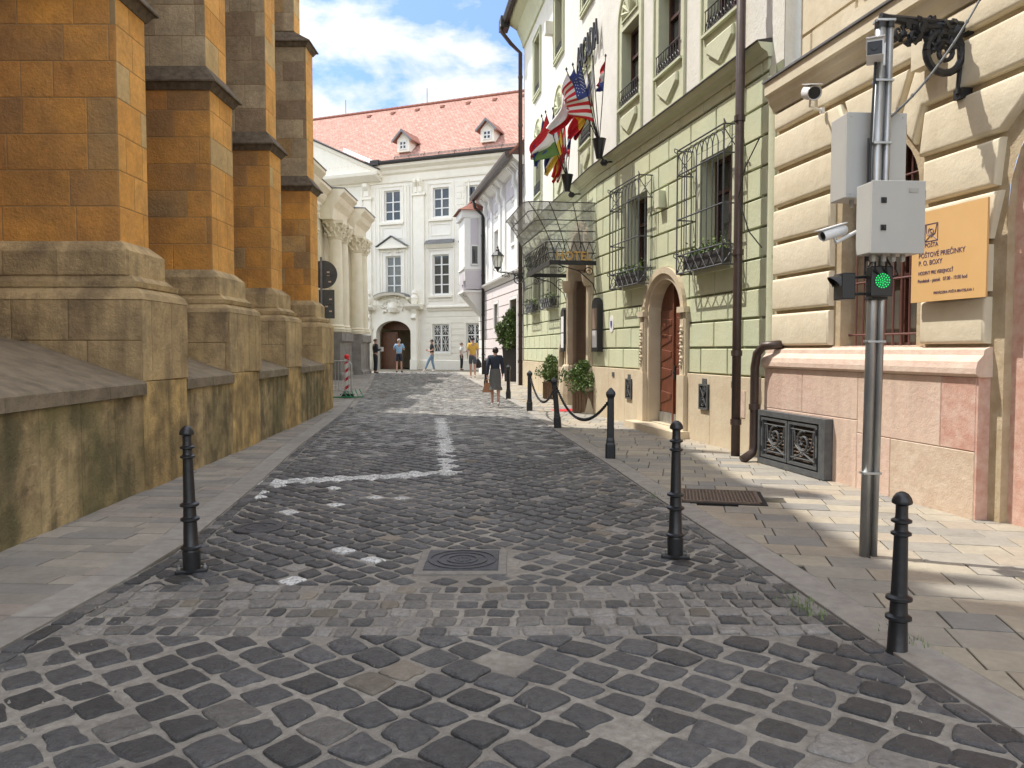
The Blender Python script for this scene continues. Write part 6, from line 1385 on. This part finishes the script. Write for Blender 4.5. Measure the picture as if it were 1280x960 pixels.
for s in (c0, c1):
    scroll(mb, F, s, zb_-.22, .2, .12, .013, 1.5); scroll(mb, F, s, zb_-.17, .9, .08, .012, 1.5, 2); mb.tube([F.pt(s, zb_-.75, .02), F.pt(s, zb_-.5, .1), F.pt(s, zb_-.2, .45), F.pt(s, zb_-.06, .95)], .014, 6)
mb.build('iron_frame', M['iron'], t)
z, sn, sf, o = cp(0, 1.); gl.face([F.pt(sf, z, 0), F.pt(sn, z, 0), F.pt(sn, z-.0, o), F.pt(sf, z-.0, o)])
gl.build('glass', M['glass_canopy'], t, fix=False)
FN = Facade(tuple(F.pt(c1+.03, 0, ob_))[:2], tuple(F.pt(c1+.03, 0, 0))[:2])
text_mesh('HOTEL', .29, FN, .1, zb_+.05, .02, .03, M['gold'], 'lettering', t, sx=.95, boldo=.004)
# ================= FLAGS =================
US = 'us'
def flag_colour(kind, x, y):     # x along the hoist edge (0 top..1), y outward
    if kind == 'us':
        if y < .42 and x < .54: return 'blue' if (int(x*18)+int(y*20)) % 2 else 'blue'
        return 'red' if int(x*13) % 2 == 0 else 'wcloth'
    if kind in FL3: c = FL3[kind]; return c[min(2, int((x if kind in HOR else y)*3))]
    return 'wcloth'
FL3 = {'nl': ('red', 'wcloth', 'blue'), 'at': ('red', 'wcloth', 'red'), 'be': ('blackc', 'yellow', 'red'), 'de': ('blackc', 'red', 'yellow'), 'hu': ('red', 'wcloth', 'green'), 'es': ('red', 'yellow', 'red'), 'pl': ('wcloth', 'wcloth', 'red'), 'eu': ('blue', 'blue', 'blue'), 'cz': ('wcloth', 'blue', 'red'), 'ua': ('blue', 'wcloth', 'yellow'), 'gr': ('wcloth', 'stripe_grey', 'red')}
HOR = ('nl', 'at', 'de', 'hu', 'es', 'pl', 'cz', 'ua', 'eu')
M['stripe_grey'] = mat('grey_cloth_stripe', (.3, .28, .27), .8)
CK = ['red', 'wcloth', 'blue', 'green', 'yellow', 'blackc', 'orange', 'stripe_grey']
def flag(base, tip, kind, lab, size=.62, fly=.85, drop=.5, dirx=(-.5, .6), grp='flags'):
    tt = thing('flag', lab, 'flag', base, grp); base, tip = Vector(base), Vector(tip); mb = MB(); mb.tube([base, tip], .011, 6); po_ = mb.build('pole', M['iron'], tt); mb = MB(); mb.lathe(tip, [(.014, 0), (.026, .02), (.018, .05), (.004, .07)], 8); mb.build('finial', M['iron'], po_)
    ax = (base-tip).normalized(); nx, ny = 26, 20; mb = MB(); vs = []; rs = random.Random(lab); ph = rs.uniform(0, 6)
    hz = Vector((dirx[0], dirx[1], 0)).normalized()
    for i in range(nx+1):
        for j in range(ny+1):
            x, y = i/nx, j/ny
            # cloth hangs: leaves the pole a little, then falls; folds gather it
            h = tip+ax*(.06+x*size*(1-.55*y)); out_ = hz*(fly*(.32*y+.10*math.sin(y*7+ph)*y)); fall = Vector((0, 0, -drop*1.1*(y**1.1)))
            fold = ax.cross(hz)*(.06*math.sin(x*14+y*3+ph)*min(1, y*2.5))+hz*.03*math.sin(x*9+y*8+ph)*y
            p = h+out_+fall+fold-ax*(y*size*.25*x)
            vs.append(p)
    fs = []; ms = []
    for i in range(nx):
        for j in range(ny): fs.append((i*(ny+1)+j, (i+1)*(ny+1)+j, (i+1)*(ny+1)+j+1, i*(ny+1)+j+1)); ms.append(CK.index(flag_colour(kind, (i+.5)/nx, (j+.5)/ny)))
    mb.raw(vs, fs); mb.m = ms
    cl = mb.build('cloth', [M[k] for k in CK], tt, smooth=True, fix=False)
    if kind == 'us':
        st = MB(); rs = random.Random(1)
        for a in range(5):
            for b in range(6):
                i, j = 2+a*2+ (b % 2), 1+b*1.3; i = min(i, 12); k = int(i)*(ny+1)+int(j); p = vs[k]; nn = (vs[k+1]-p).cross(vs[k+ny+1]-p).normalized()
                e1 = (vs[k+1]-p).normalized(); e2 = nn.cross(e1)
                for sgn in (-1, 1): st.face([p+nn*.004*sgn+(e1*math.cos(q)+e2*math.sin(q))*(.016 if m_ % 2 else .007) for m_, q in enumerate([2*math.pi*h_/10 for h_ in range(10)])])
        st.build('stars', M['wcloth'], cl, fix=False)
    return tt
def holder(F, u, v, o, lab):
    s, z = F.hit(u, v, o); c = F.pt(s, z, o); tt = thing('flag_holder', lab, 'flag holder', c, 'flag holders'); mb = MB(); mb.lathe(c, [(.06, -.36), (.07, -.34), (.15, .05), (.16, .07), (.14, .07), (.05, -.25)], 14); mb.build('cone', M['black_paint'], tt)
    mb = MB(); mb.tube([F.pt(s, z-.28, o), F.pt(s, z-.42, o*.6), F.pt(s, z-.4, .0)], .02, 6); mb.lathe(F.pt(s, z-.44, o*.7), [(.05, -.06), (.09, 0), (.06, .06)], 10); mb.build('arm', M['iron'], tt); return c
h1 = holder(HA, 749, 178, .38, 'black flag holder cone nearer the camera above the hotel cornice')
h2 = holder(HB, 709, 222, .38, 'black flag holder cone farther along above the hotel cornice')
fl1 = [(708, 88, -.2, 'pl', 'white and red flag left of the stars and stripes', .75, 1.0, .95), (716, 82, -.1, 'eu', 'dark blue flag half hidden behind the stars and stripes', .6, .8, .5), (725, 78, -.75, 'us', 'stars and stripes flag in the nearer cluster', 1.05, 1.25, .62), (727, 100, -.3, 'be', 'black, yellow and red flag low behind the stars and stripes', .6, .7, .9), (733, 84, .15, 'cz', 'white, blue and red flag hanging low between stars and stripes and holder', .7, .6, 1.15), (741, 72, .05, 'gr', 'narrow furled grey and red flag right of the stars and stripes', .5, .35, .95), (757, 71, .1, 'nl', 'red, white and blue striped flag at the right of the nearer cluster', .62, .55, .45)]
for (u, v, dy, kd, lab, sz, fly, drop) in fl1: flag(h1+Vector((0, 0, -.02)), at_y(u, v, h1.y+dy), kd, lab, sz*1.15, fly*1.1, drop*1.1, (-1, .2), 'flags on the nearer holder')
fl2 = [(677, 146, -.6, 'eu', 'blue flag behind the red, white and green one', .6, .7, .95), (682, 141, -.75, 'hu', 'red, white and green flag at the left of the farther cluster', .9, 1.2, .85), (691, 137, -.3, 'ua', 'grey, yellow and blue flag in the middle of the farther cluster', .9, .55, 1.25), (699, 142, -.1, 'es', 'red and yellow flag in the farther cluster', .9, .5, 1.3), (706, 150, .1, 'at', 'red and white flag hanging furled in the farther cluster', .7, .5, 1.2), (716, 148, .2, 'cz', 'white, blue and red flag at the right of the farther cluster', .8, .45, .7)]
for (u, v, dy, kd, lab, sz, fly, drop) in fl2: flag(h2+Vector((0, 0, -.02)), at_y(u, v, h2.y+dy), kd, lab, sz*1.15, fly*1.05, drop*1.05, (-1, .2), 'flags on the farther holder')
# ================= PLANTERS =================
def leaves(mb, c, rx, ry, rz, n, rnd, ls=.07, clusters=16):
    cl = [(c+Vector((rnd.gauss(0, .45)*rx, rnd.gauss(0, .45)*ry, rnd.gauss(0, .42)*rz)), rnd.uniform(.25, .5)) for _ in range(clusters)]
    for i in range(n):
        q, r = rnd.choice(cl); v = Vector([rnd.gauss(0, 1) for _ in range(3)]); v.normalize(); p = q+Vector((v.x*rx, v.y*ry, v.z*rz))*r*rnd.uniform(.4, 1.1)
        a = (v*.5+Vector([rnd.gauss(0, .7) for _ in range(3)])+Vector((0, 0, .35))).normalized(); b = a.cross(Vector([rnd.gauss(0, 1) for _ in range(3)])).normalized(); nn = a.cross(b); l = ls*rnd.uniform(.7, 1.3); w2 = l*.3
        mb.raw([p, p+a*l*.5+b*w2+nn*.01, p+a*l, p+a*l*.5-b*w2+nn*.01, p+a*l*.5-nn*.012], [(0, 1, 4), (1, 2, 4), (2, 3, 4), (3, 0, 4)])
def planter(x, y, w2, d2, h, yaw, lab, kind, ph, seed, m='wood_box'):
    z0 = gz(y); tt = thing('planter', lab, 'planter', (x, y, z0)); tt.rotation_euler = (0, 0, yaw); OFF[tt.name] = Vector((0, 0, 0)); mb = MB(); rnd = random.Random(seed)
    if kind == 'box':
        n = 9
        for k in range(n):
            a = -w2+2*w2*k/n
            for yy_ in (-d2, d2-.025): mb.bbox(a+.003, a+2*w2/n-.003, yy_, yy_+.025, .02, h-.03, .003)
        for k in range(8):
            a = -d2+.026+(2*d2-.052)*k/8
            for xx in (-w2, w2-.025): mb.bbox(xx, xx+.025, a+.002, a+(2*d2-.052)/8-.002, .02, h-.03, .003)
        mb.bbox(-w2-.015, w2+.015, -d2-.015, d2+.015, h-.03, h, .004)
    else:
        mb.hexa([(-w2*.8, -d2*.8, 0), (w2*.8, -d2*.8, 0), (w2*.8, d2*.8, 0), (-w2*.8, d2*.8, 0), (-w2, -d2, h), (w2, -d2, h), (w2, d2, h), (-w2, d2, h)])
    mb.build('box', M[m], tt); mb = MB(); mb.bbox(-w2+.03, w2-.03, -d2+.03, d2-.03, h-.02, h+.006, .004); mb.build('soil', M['soil'], tt)
    mb = MB()
    for k in range(7): a = rnd.uniform(0, 6.28); r = rnd.uniform(.2, .8)*w2; mb.tube([(0.05*math.cos(a), .05*math.sin(a), h), (r*.5*math.cos(a), r*.5*math.sin(a), h+ph*.5), (r*math.cos(a), r*math.sin(a), h+ph*.95)], [.014, .01, .005], 5)
    mb.build('stem', M['stem'], tt)
    mb = MB(); leaves(mb, Vector((0, 0, h+ph*.5)), w2*1.25, d2*1.25, ph*.62, int(4600*ph), rnd, .08 if ph < .8 else .115, 30)
    stuff(mb.build('foliage', M['leaf'], tt, fix=False))
    return tt
p = ground(735, 517); planter(p.x+.02, p.y+.38, .34, .34, .52, R(-10), 'large wooden slatted planter with dense shrub right of the red mat', 'box', .62, 1)
p = ground(694, 499); planter(p.x+.0, p.y+.3, .32, .3, .5, R(-10), 'smaller wooden planter with small shrub left of the hotel entrance', 'box', .62, 2)
p = ground(646, 477); planter(p.x-.1, p.y+.35, .42, .42, 1.35, R(-10), 'tall dark tapering planter with a big leafy bush at the far hotel corner', 'pot', 1.25, 3, 'dark_box')
mb = MB(); q = [HB.pt(ENT[0]+.2, .03, -.6), HB.pt(ENT[1]-.1, .03, -.6), HB.pt(ENT[1]-.1, .016, .9), HB.pt(ENT[0]+.2, .016, .9)]; mb.prism(q, (0, 0, .012)); tag(mb.build('red_doormat', M['red']), 'red mat in front of the hotel entrance behind the planters', 'mat')
# ================= ROAD SIGNS SEEN FROM BEHIND =================
y = 20.35; c = at_y(403.5, 343, y); x0 = at_y(401.5, 343, y).x; t = thing('road_sign', 'backs of a round and a square traffic sign on a post beside the church buttress', 'road sign', (x0, y, gz(y)))
mb = MB(); mb.tube([(x0, y, gz(y)), (x0, y, c.z+.45)], .03, 10); mb.build('post', M['grey_metal'], t)
mb = MB(); n = 32; r = .37; mb.raw([(c.x+r*math.cos(2*math.pi*k/n), y+.045, c.z+r*math.sin(2*math.pi*k/n)) for k in range(n)]+[(c.x+r*math.cos(2*math.pi*k/n), y+.06, c.z+r*math.sin(2*math.pi*k/n)) for k in range(n)], [tuple(range(n)), tuple(range(n, 2*n))]+[(k, (k+1) % n, n+(k+1) % n, n+k) for k in range(n)])
mb.fbox(Facade((0, y+.03), (1, y+.03)), c.x+.02, c.x+.28, c.z-.02, c.z+.02, -.01, .005); o = mb.build('round_plate', M['sign_back'], t)
a = at_y(398, 398, y); b = at_y(417.5, 362, y); mb = MB(); mb.bbox(a.x, b.x, y+.045, y+.06, a.z, b.z, .006); mb.bbox(a.x+.1, b.x-.05, y+.03, y+.045, (a.z+b.z)/2-.02, (a.z+b.z)/2+.02, .004); mb.build('square_plate', M['sign_back'], t)
for (u, v) in ((410, 340), (410, 344), (412, 352), (413, 374), (408, 383), (413, 389)): q = at_y(u, v, y); mb = MB(); mb.box(q.x-.04, q.x+.03, y+.038, y+.044, q.z-.018, q.z+.018); mb.build('sticker', M['moulding'], o)
# ================= CROWD BARRIER =================
bx = ground(440, 497); fx = Facade((bx.x-1.7, bx.y+.45), (bx.x, bx.y)); z0 = gz(bx.y)
t = thing('crowd_barrier', 'grey metal crowd barrier behind the last church buttress', 'barrier', fx.pt(.85, z0, 0)); mb = MB(); L_ = fx.L
mb.tube([fx.pt(0, z0+.12, 0), fx.pt(0, z0+1.0, 0), fx.pt(.06, z0+1.1, 0), fx.pt(L_-.08, z0+1.1, 0), fx.pt(L_, z0+1.0, 0), fx.pt(L_, z0+.12, 0)], .02, 8); mb.tube([fx.pt(0, z0+.2, 0), fx.pt(L_, z0+.2, 0)], .016, 8); mb.build('frame', M['steel'], t)
mb = MB()
for k in range(1, 16): mb.tube([fx.pt(L_*k/16, z0+.2, 0), fx.pt(L_*k/16, z0+1.1, 0)], .008, 6)
mb.build('bars', M['steel'], t)
for s in (.2, L_-.25): mb = MB(); mb.tube([fx.pt(s, z0+.18, 0), fx.pt(s, z0+.03, .3), fx.pt(s, z0+.02, .42)], .016, 6); mb.tube([fx.pt(s, z0+.18, 0), fx.pt(s, z0+.03, -.3)], .016, 6); mb.build('foot', M['steel'], t)
p = at_y(434, 496, bx.y+.3); px_, py_ = p.x, bx.y+.3
t = thing('marker_board', 'red and white marker post with red lamp behind the crowd barrier', 'marker post', (px_, py_, z0)); mb = MB(); mb.bbox(px_-.07, px_+.07, py_-.015, py_+.015, z0+.08, z0+1.2, .005); mb.build('board', M['wcloth'], t)
mb = MB()
for k in range(4): z = z0+.2+.26*k; mb.prism([(px_-.071, py_-.0175, z), (px_+.071, py_-.0175, z+.1), (px_+.071, py_-.0175, z+.2), (px_-.071, py_-.0175, z+.1)], (0, .002, 0))
mb.build('red_stripes', M['red'], t); mb = MB(); mb.lathe((px_, py_, z0+1.16), [(.03, 0), (.07, .02), (.08, .1), (.05, .14), (.0, .15)], 12); mb.build('lamp', M['rednet'], t)
mb = MB(); mb.bbox(px_-.2, px_+.2, py_-.12, py_+.12, z0, z0+.1, .02); mb.build('foot', M['blackc'], t)
t = thing('green_trestle', 'folded green plastic trestle feet lying under the crowd barrier', 'trestle', (bx.x-.25, bx.y-.15, z0)); mb = MB(); rnd = random.Random(2)
for k in range(5): a = rnd.uniform(-.4, .1); q = Vector((bx.x-.5+k*.12, bx.y-.3, z0+.03)); mb.tube([q, q+Vector((.45, -.15+a*.3, .02)), q+Vector((.25, .3, .14+.02*k))], .02, 5)
mb.build('legs', M['green_pl'], t)
# ================= PEOPLE =================
def skin_mesh(verts, edges, name, m, parent, root=0, sub=2):
    me = bpy.data.meshes.new('s'); me.from_pydata([v[0] for v in verts], edges, []); ob = bpy.data.objects.new('s', me); col.objects.link(ob)
    md = ob.modifiers.new('k', 'SKIN'); md.use_smooth_shade = True
    for i, v in enumerate(verts):
        r = v[1]; ob.data.skin_vertices[0].data[i].radius = r if isinstance(r, tuple) else (r, r); ob.data.skin_vertices[0].data[i].use_root = (i == root)
    sb = ob.modifiers.new('u', 'SUBSURF'); sb.levels = sub; sb.render_levels = sub
    bpy.context.view_layer.update(); dg = bpy.context.evaluated_depsgraph_get(); ev = ob.evaluated_get(dg); m2 = bpy.data.meshes.new_from_object(ev); m2.name = name
    bpy.data.objects.remove(ob); m2.materials.clear(); m2.materials.append(m); m2.polygons.foreach_set('use_smooth', [True]*len(m2.polygons))
    o = bpy.data.objects.new(name, m2); col.objects.link(o); o.parent = parent; return o
def add_parts(o, mb, mats=None):      # append builder geometry into an existing mesh object
    me = o.data; bm = bmesh.new(); bm.from_mesh(me); vs = [bm.verts.new(v) for v in mb.v]
    for f in mb.f:
        try: q = bm.faces.new([vs[i] for i in f]); q.smooth = True
        except ValueError: pass
    bm.to_mesh(me); bm.free()
def person(loc, yaw, h, lab, pose, cl, hair, female=False, cat='person'):
    """local frame: x right, y forward, z up, scaled to height h. pose: dict of joints (units of height 1.75)"""
    k = h/1.75; tt = thing('person', lab, cat, loc); tt.rotation_euler = (0, 0, yaw); OFF[tt.name] = Vector((0, 0, 0)); J = dict(
        pel=(0, 0, .95), sp=(0, 0, 1.12), ch=(0, .0, 1.32), nk=(0, 0, 1.49), hd=(0, .015, 1.62), tp=(0, .01, 1.7),
        shl=(-.17, 0, 1.42), ell=(-.215, -.03, 1.15), wrl=(-.225, .04, .9), hal=(-.22, .07, .82), shr=(.17, 0, 1.42), elr=(.215, -.03, 1.15), wrr=(.225, .04, .9), har=(.22, .07, .82),
        hil=(-.09, 0, .93), knl=(-.1, .01, .5), anl=(-.1, -.02, .09), tol=(-.11, .13, .03), hir=(.09, 0, .93), knr=(.1, .01, .5), anr=(.1, -.02, .09), tor=(.11, .13, .03))
    J.update(pose); J = {a: Vector(b)*k for a, b in J.items()}; w_ = .88 if female else 1.
    R_ = dict(pel=(.135, .105), sp=(.125*w_, .09), ch=(.15*w_, .1), nk=.05, hd=(.075, .09), tp=(.055, .065), shl=.058, ell=.042, wrl=.027, hal=.03, shr=.058, elr=.042, wrr=.027, har=.03, hil=.085, knl=.058, anl=.037, tol=.032, hir=.085, knr=.058, anr=.037, tor=.032)
    names = list(R_); idx = {n: i for i, n in enumerate(names)}; E = [('pel', 'sp'), ('sp', 'ch'), ('ch', 'nk'), ('nk', 'hd'), ('hd', 'tp'), ('ch', 'shl'), ('shl', 'ell'), ('ell', 'wrl'), ('wrl', 'hal'), ('ch', 'shr'), ('shr', 'elr'), ('elr', 'wrr'), ('wrr', 'har'), ('pel', 'hil'), ('hil', 'knl'), ('knl', 'anl'), ('anl', 'tol'), ('pel', 'hir'), ('hir', 'knr'), ('knr', 'anr'), ('anr', 'tor')]
    sc_ = lambda r, f=1., a=0.: tuple(x*k*f+a for x in (r if isinstance(r, tuple) else (r, r)))
    body = skin_mesh([(J[n], sc_(R_[n])) for n in names], [(idx[a], idx[b]) for a, b in E], 'body', M['skin'], tt)
    mb = MB(); hd = J['hd']      # face: nose, ears, and fingers, merged into the body mesh
    mb.tube([hd+Vector((0, .085, .015))*k, hd+Vector((0, .112, -.02))*k], .013*k, 6)
    for sg_ in (-1, 1): mb.lathe(hd+Vector((sg_*.078, .0, -.025))*k, [(.004*k, 0), (.016*k, .015*k), (.016*k, .035*k), (.004*k, .05*k)], 6)
    for a, b in (('wrl', 'hal'), ('wrr', 'har')):
        d = (J[b]-J[a]).normalized(); sd = d.cross(Vector((1, 0, .01))).normalized(); st = J[b]
        for f_, ln_ in ((-.028, .06), (-.01, .075), (.01, .078), (.028, .065)): p0_ = st+sd*f_*k; mb.tube([p0_, p0_+d*ln_*.55*k, p0_+d*ln_*k+Vector((0, .012*k, 0))], [.011*k, .0095*k, .007*k], 6)
        mb.tube([J[a].lerp(st, .5)+sd*.02*k, st+sd*.052*k+d*.02*k], [.014*k, .009*k], 6)
    add_parts(body, mb)
    fc = MB()
    for sg_ in (-1, 1): fc.lathe(hd+Vector((sg_*.03, .083, .012))*k, [(.003*k, -.008*k), (.011*k, 0), (.003*k, .008*k)], 6)
    fc.tube([hd+Vector((-.02, .088, -.05))*k, hd+Vector((.02, .088, -.05))*k], .006*k, 5); fc.build('eyes_and_mouth', M['hair_dark'], tt)
    # hair: shell over skull
    hb = MB(); vs = []; n1_, n2_ = 14, 9; rx, ry, rz = .088*k, .104*k, .098*k; low = {'short': -.35, 'bob': -1.0, 'bun': -.45}[hair[1]]
    for i in range(n2_+1):
        for j in range(n1_):
            th = 2*math.pi*j/n1_; fr_ = max(0, math.sin(th)); lo_ = low+(fr_**1.5)*(.55-low); zz_ = 1-(1-lo_)*i/n2_; rr = math.sqrt(max(.0, 1-min(1, zz_*zz_*.92))); jt = 1+.05*math.sin(j*3.1+i*1.7)
            vs.append(hd+Vector((rx*rr*math.cos(th)*jt, ry*rr*math.sin(th)*jt-.012*k, rz*zz_+.022*k)))
    hb.raw(vs, [(i*n1_+j, i*n1_+(j+1) % n1_, (i+1)*n1_+(j+1) % n1_, (i+1)*n1_+j) for i in range(n2_) for j in range(n1_)]+[tuple(range(n1_))]); hb.build('hair', M[hair[0]], tt, smooth=True)
    if hair[1] == 'bun': hb = MB(); hb.lathe(hd+Vector((0, -.1, .04))*k, [(.01*k, -.05*k), (.04*k, -.02*k), (.04*k, .02*k), (.01*k, .05*k)], 10); hb.build('hair_bun', M[hair[0]], tt, smooth=True)
    # clothes
    top, sl_len, bot, bl, shoes = cl
    V = ['sp', 'ch', 'shl', 'shr']; vv = [(J['pel']+Vector((0, 0, -.02))*k, sc_((.16, .125))), (J['sp'], sc_((.15*w_, .115))), (J['ch'], sc_((.175*w_, .125))), (J['nk']-Vector((0, 0, .035))*k, sc_(.07)), (J['shl'], sc_(.082)), (J['shr'], sc_(.082))]
    ee = [(0, 1), (1, 2), (2, 3), (2, 4), (2, 5)]
    for s_i, el, wr in ((4, 'ell', 'wrl'), (5, 'elr', 'wrr')):
        sh_ = J['shl' if s_i == 4 else 'shr']
        if sl_len == 'short': vv.append((sh_.lerp(J[el], .75), sc_(.072))); ee.append((s_i, len(vv)-1))
        else: vv.append((J[el], sc_(.063))); ee.append((s_i, len(vv)-1)); vv.append((J[wr], sc_(.042))); ee.append((len(vv)-2, len(vv)-1))
    skin_mesh(vv, ee, 'jacket' if sl_len == 'long' else 'shirt', M[top], tt)
    if bl == 'skirt':
        mb = MB(); c = J['pel']; n = 28; lv = [(.14, .14), (.165, .0), (.17, -.15), (.165, -.3), (.17, -.36), (.205, -.46)]; vs = []
        for r_, z_ in lv:
            for j in range(n): a = 2*math.pi*j/n; q = 1+(.05*math.sin(a*7) if z_ < -.3 else 0); vs.append(c+Vector((r_*q*math.cos(a)*1.02, r_*q*math.sin(a)*.82, z_+(.02*math.sin(a*3) if z_ < -.4 else 0)))*k)
        mb.raw(vs, [(i*n+j, i*n+(j+1) % n, (i+1)*n+(j+1) % n, (i+1)*n+j) for i in range(len(lv)-1) for j in range(n)]); mb.build('skirt', M[bot], tt, smooth=True, fix=False)
    else:
        vv = [(J['pel']+Vector((0, 0, .08))*k, sc_((.145, .115))), (J['pel']-Vector((0, 0, .03))*k, sc_((.155, .125)))]; ee = [(0, 1)]
        for hi, kn, an in (('hil', 'knl', 'anl'), ('hir', 'knr', 'anr')):
            i0 = len(vv); vv.append((J[hi]-Vector((0, 0, .05))*k, sc_(.1))); ee.append((1, i0))
            if bl == 'shorts': vv.append((J[hi].lerp(J[kn], .85), sc_(.088))); ee.append((i0, i0+1))
            else: vv.append((J[kn], sc_(.075))); vv.append((J[an].lerp(J[kn], .08), sc_(.058))); ee += [(i0, i0+1), (i0+1, i0+2)]
        skin_mesh(vv, ee, 'shorts' if bl == 'shorts' else 'trousers', M[bot], tt, root=1)
    for an, to in (('anl', 'tol'), ('anr', 'tor')):
        A, T = J[an], J[to]; d = (T-A); d.z = 0; d.normalize() if d.length else None
        skin_mesh([(A-d*.04*k+Vector((0, 0, -.045))*k, sc_(.04)), (A+Vector((0, 0, -.02))*k, sc_(.045)), (A.lerp(T, .6), sc_((.042, .038))), (T, sc_((.04, .03)))], [(0, 1), (1, 2), (2, 3)], 'shoe', M[shoes], tt, sub=1)
    return tt, J, k
def glob(tt, p): c, s = math.cos(tt.rotation_euler.z), math.sin(tt.rotation_euler.z); return Vector((tt.location.x+p.x*c-p.y*s, tt.location.y+p.x*s+p.y*c, tt.location.z+p.z))
P = ground
walk = dict(knl=(-.09, .1, .52), anl=(-.08, .12, .09), tol=(-.09, .26, .06), knr=(.09, -.02, .5), anr=(.09, -.2, .13), tor=(.09, -.09, .03), ell=(-.215, -.08, 1.15), wrl=(-.225, -.05, .9), hal=(-.22, -.03, .82), elr=(.215, .0, 1.15), wrr=(.22, .1, .93), har=(.21, .14, .86))
p = P(619, 508); tt, J, k = person(p, R(2), 1.6, 'woman in a dark jacket and grey skirt walking away with a tan handbag', dict(walk, hd=(.01, .03, 1.6)), ('navy', 'long', 'grey_cloth', 'skirt', 'wcloth'), ('hair_dark', 'bob'), True)
b = glob(tt, J['hal']); bg_ = thing('handbag', 'tan leather handbag hanging from the hand of the woman in the grey skirt', 'bag', b+Vector((0, 0, -.42))); mb = MB(); mb.hexa([b+Vector(v) for v in ((-.14, -.06, -.37), (.14, -.06, -.37), (.14, .06, -.37), (-.14, .06, -.37), (-.07, -.02, -.12), (.07, -.02, -.12), (.07, .02, -.12), (-.07, .02, -.12))]); mb.build('bag_body', M['tan_leather'], bg_)
mb = MB(); mb.tube([b+Vector((-.06, 0, -.14)), b+Vector((-.03, 0, -.03)), b+Vector((.03, 0, -.03)), b+Vector((.06, 0, -.14))], .011, 6); mb.build('handle', M['tan_leather'], bg_)
p = P(591, 472.5); tt, J, k = person(p, R(4), 1.8, 'man in a mustard shirt and slate shorts walking away with a dark bag', dict(walk), ('mustard', 'short', 'slate_cloth', 'shorts', 'wcloth'), ('hair_dark', 'short'))
b = glob(tt, J['har']); mb = MB(); mb.lathe(b+Vector((0.02, 0, -.45)), [(.08, 0), (.15, .05), (.15, .2), (.08, .34), (.02, .42)], 12, sx=1., sy=.5); tag(mb.build('carrier_bag', M['blackc']), 'dark carrier bag in the right hand of the man in the mustard shirt', 'bag')
p = Vector((-63/961*43.7, 43.7, gz(44))); person(p, R(-100), 1.6, 'woman in a white top and black trousers beside the man in the mustard shirt', dict(wrl=(-.2, .2, 1.15), hal=(-.16, .26, 1.2)), ('wcloth', 'short', 'blackc', 'long', 'blackc'), ('hair_brown', 'bun'), True)
p = P(540, 464.5); person(p, R(90), 1.76, 'man in a black t-shirt and light blue jeans striding left across the street end', dict(walk, knl=(-.09, .2, .52), anl=(-.08, .36, .1), tol=(-.09, .5, .05), anr=(.09, -.12, .09), tor=(.09, .03, .03), wrr=(.2, .2, 1.1), elr=(.25, -.05, 1.15), har=(.16, .26, 1.15), wrl=(-.2, .2, 1.1), hal=(-.16, .26, 1.15)), ('blackc', 'short', 'jeans', 'long', 'wcloth'), ('hair_dark', 'short'))
p = P(499, 466); person(p, R(6), 1.76, 'man in a light blue shirt and navy shorts facing the palace gate', dict(wrl=(-.12, .24, 1.3), hal=(-.08, .28, 1.36), ell=(-.26, .06, 1.18), wrr=(.12, .24, 1.3), har=(.08, .28, 1.36), elr=(.26, .06, 1.18), anl=(-.12, -.02, .09), anr=(.13, -.02, .09), tol=(-.16, .13, .03), tor=(.17, .13, .03)), ('sky_shirt', 'short', 'navy', 'shorts', 'blackc'), ('hair_grey', 'short'))
p = P(469.5, 467); person(p, R(-60), 1.74, 'person in black holding a white paper at the left of the palace gate', dict(wrr=(.1, .24, 1.22), har=(.06, .3, 1.24), elr=(.26, .02, 1.16), wrl=(-.1, .24, 1.16), hal=(-.05, .3, 1.18)), ('blackc', 'long', 'blackc', 'long', 'blackc'), ('hair_brown', 'short'))
mb = MB(); q = Vector((p.x+.3, p.y+.1, p.z+1.2)); mb.hexa([q+Vector(v) for v in ((-.12, -.02, -.1), (.1, -.06, -.1), (.1, -.05, -.1), (-.12, -.01, -.1), (-.12, -.04, .12), (.1, -.08, .12), (.1, -.07, .12), (-.12, -.03, .12))]); tag(mb.build('paper_sheet', M['wcloth']), 'white folded paper held by the person in black beside the gate', 'paper')
# weeds in the joints along the right kerb
mb = MB(); rnd = random.Random(12)
for (u, v, n) in ((1000, 755, 14), (1130, 800, 10), (1012, 765, 12), (640, 505, 12), (620, 495, 10), (820, 620, 8)):
    p = ground(u, v)
    for k in range(n*4):
        q = p+Vector((rnd.gauss(0, .05), rnd.gauss(0, .09), .0)); a = rnd.uniform(0, 6.28); h = rnd.uniform(.015, .045); s = Vector((math.cos(a), math.sin(a), 0)); mb.face([q-s*.004, q+s*.004, q+s*.01+Vector((math.sin(a)*.015, .01, h))])
o = stuff(mb.build('weeds', M['leaf_light'], fix=False)); tag(o, 'tiny green weeds growing in the joints along the right kerb', 'weeds')
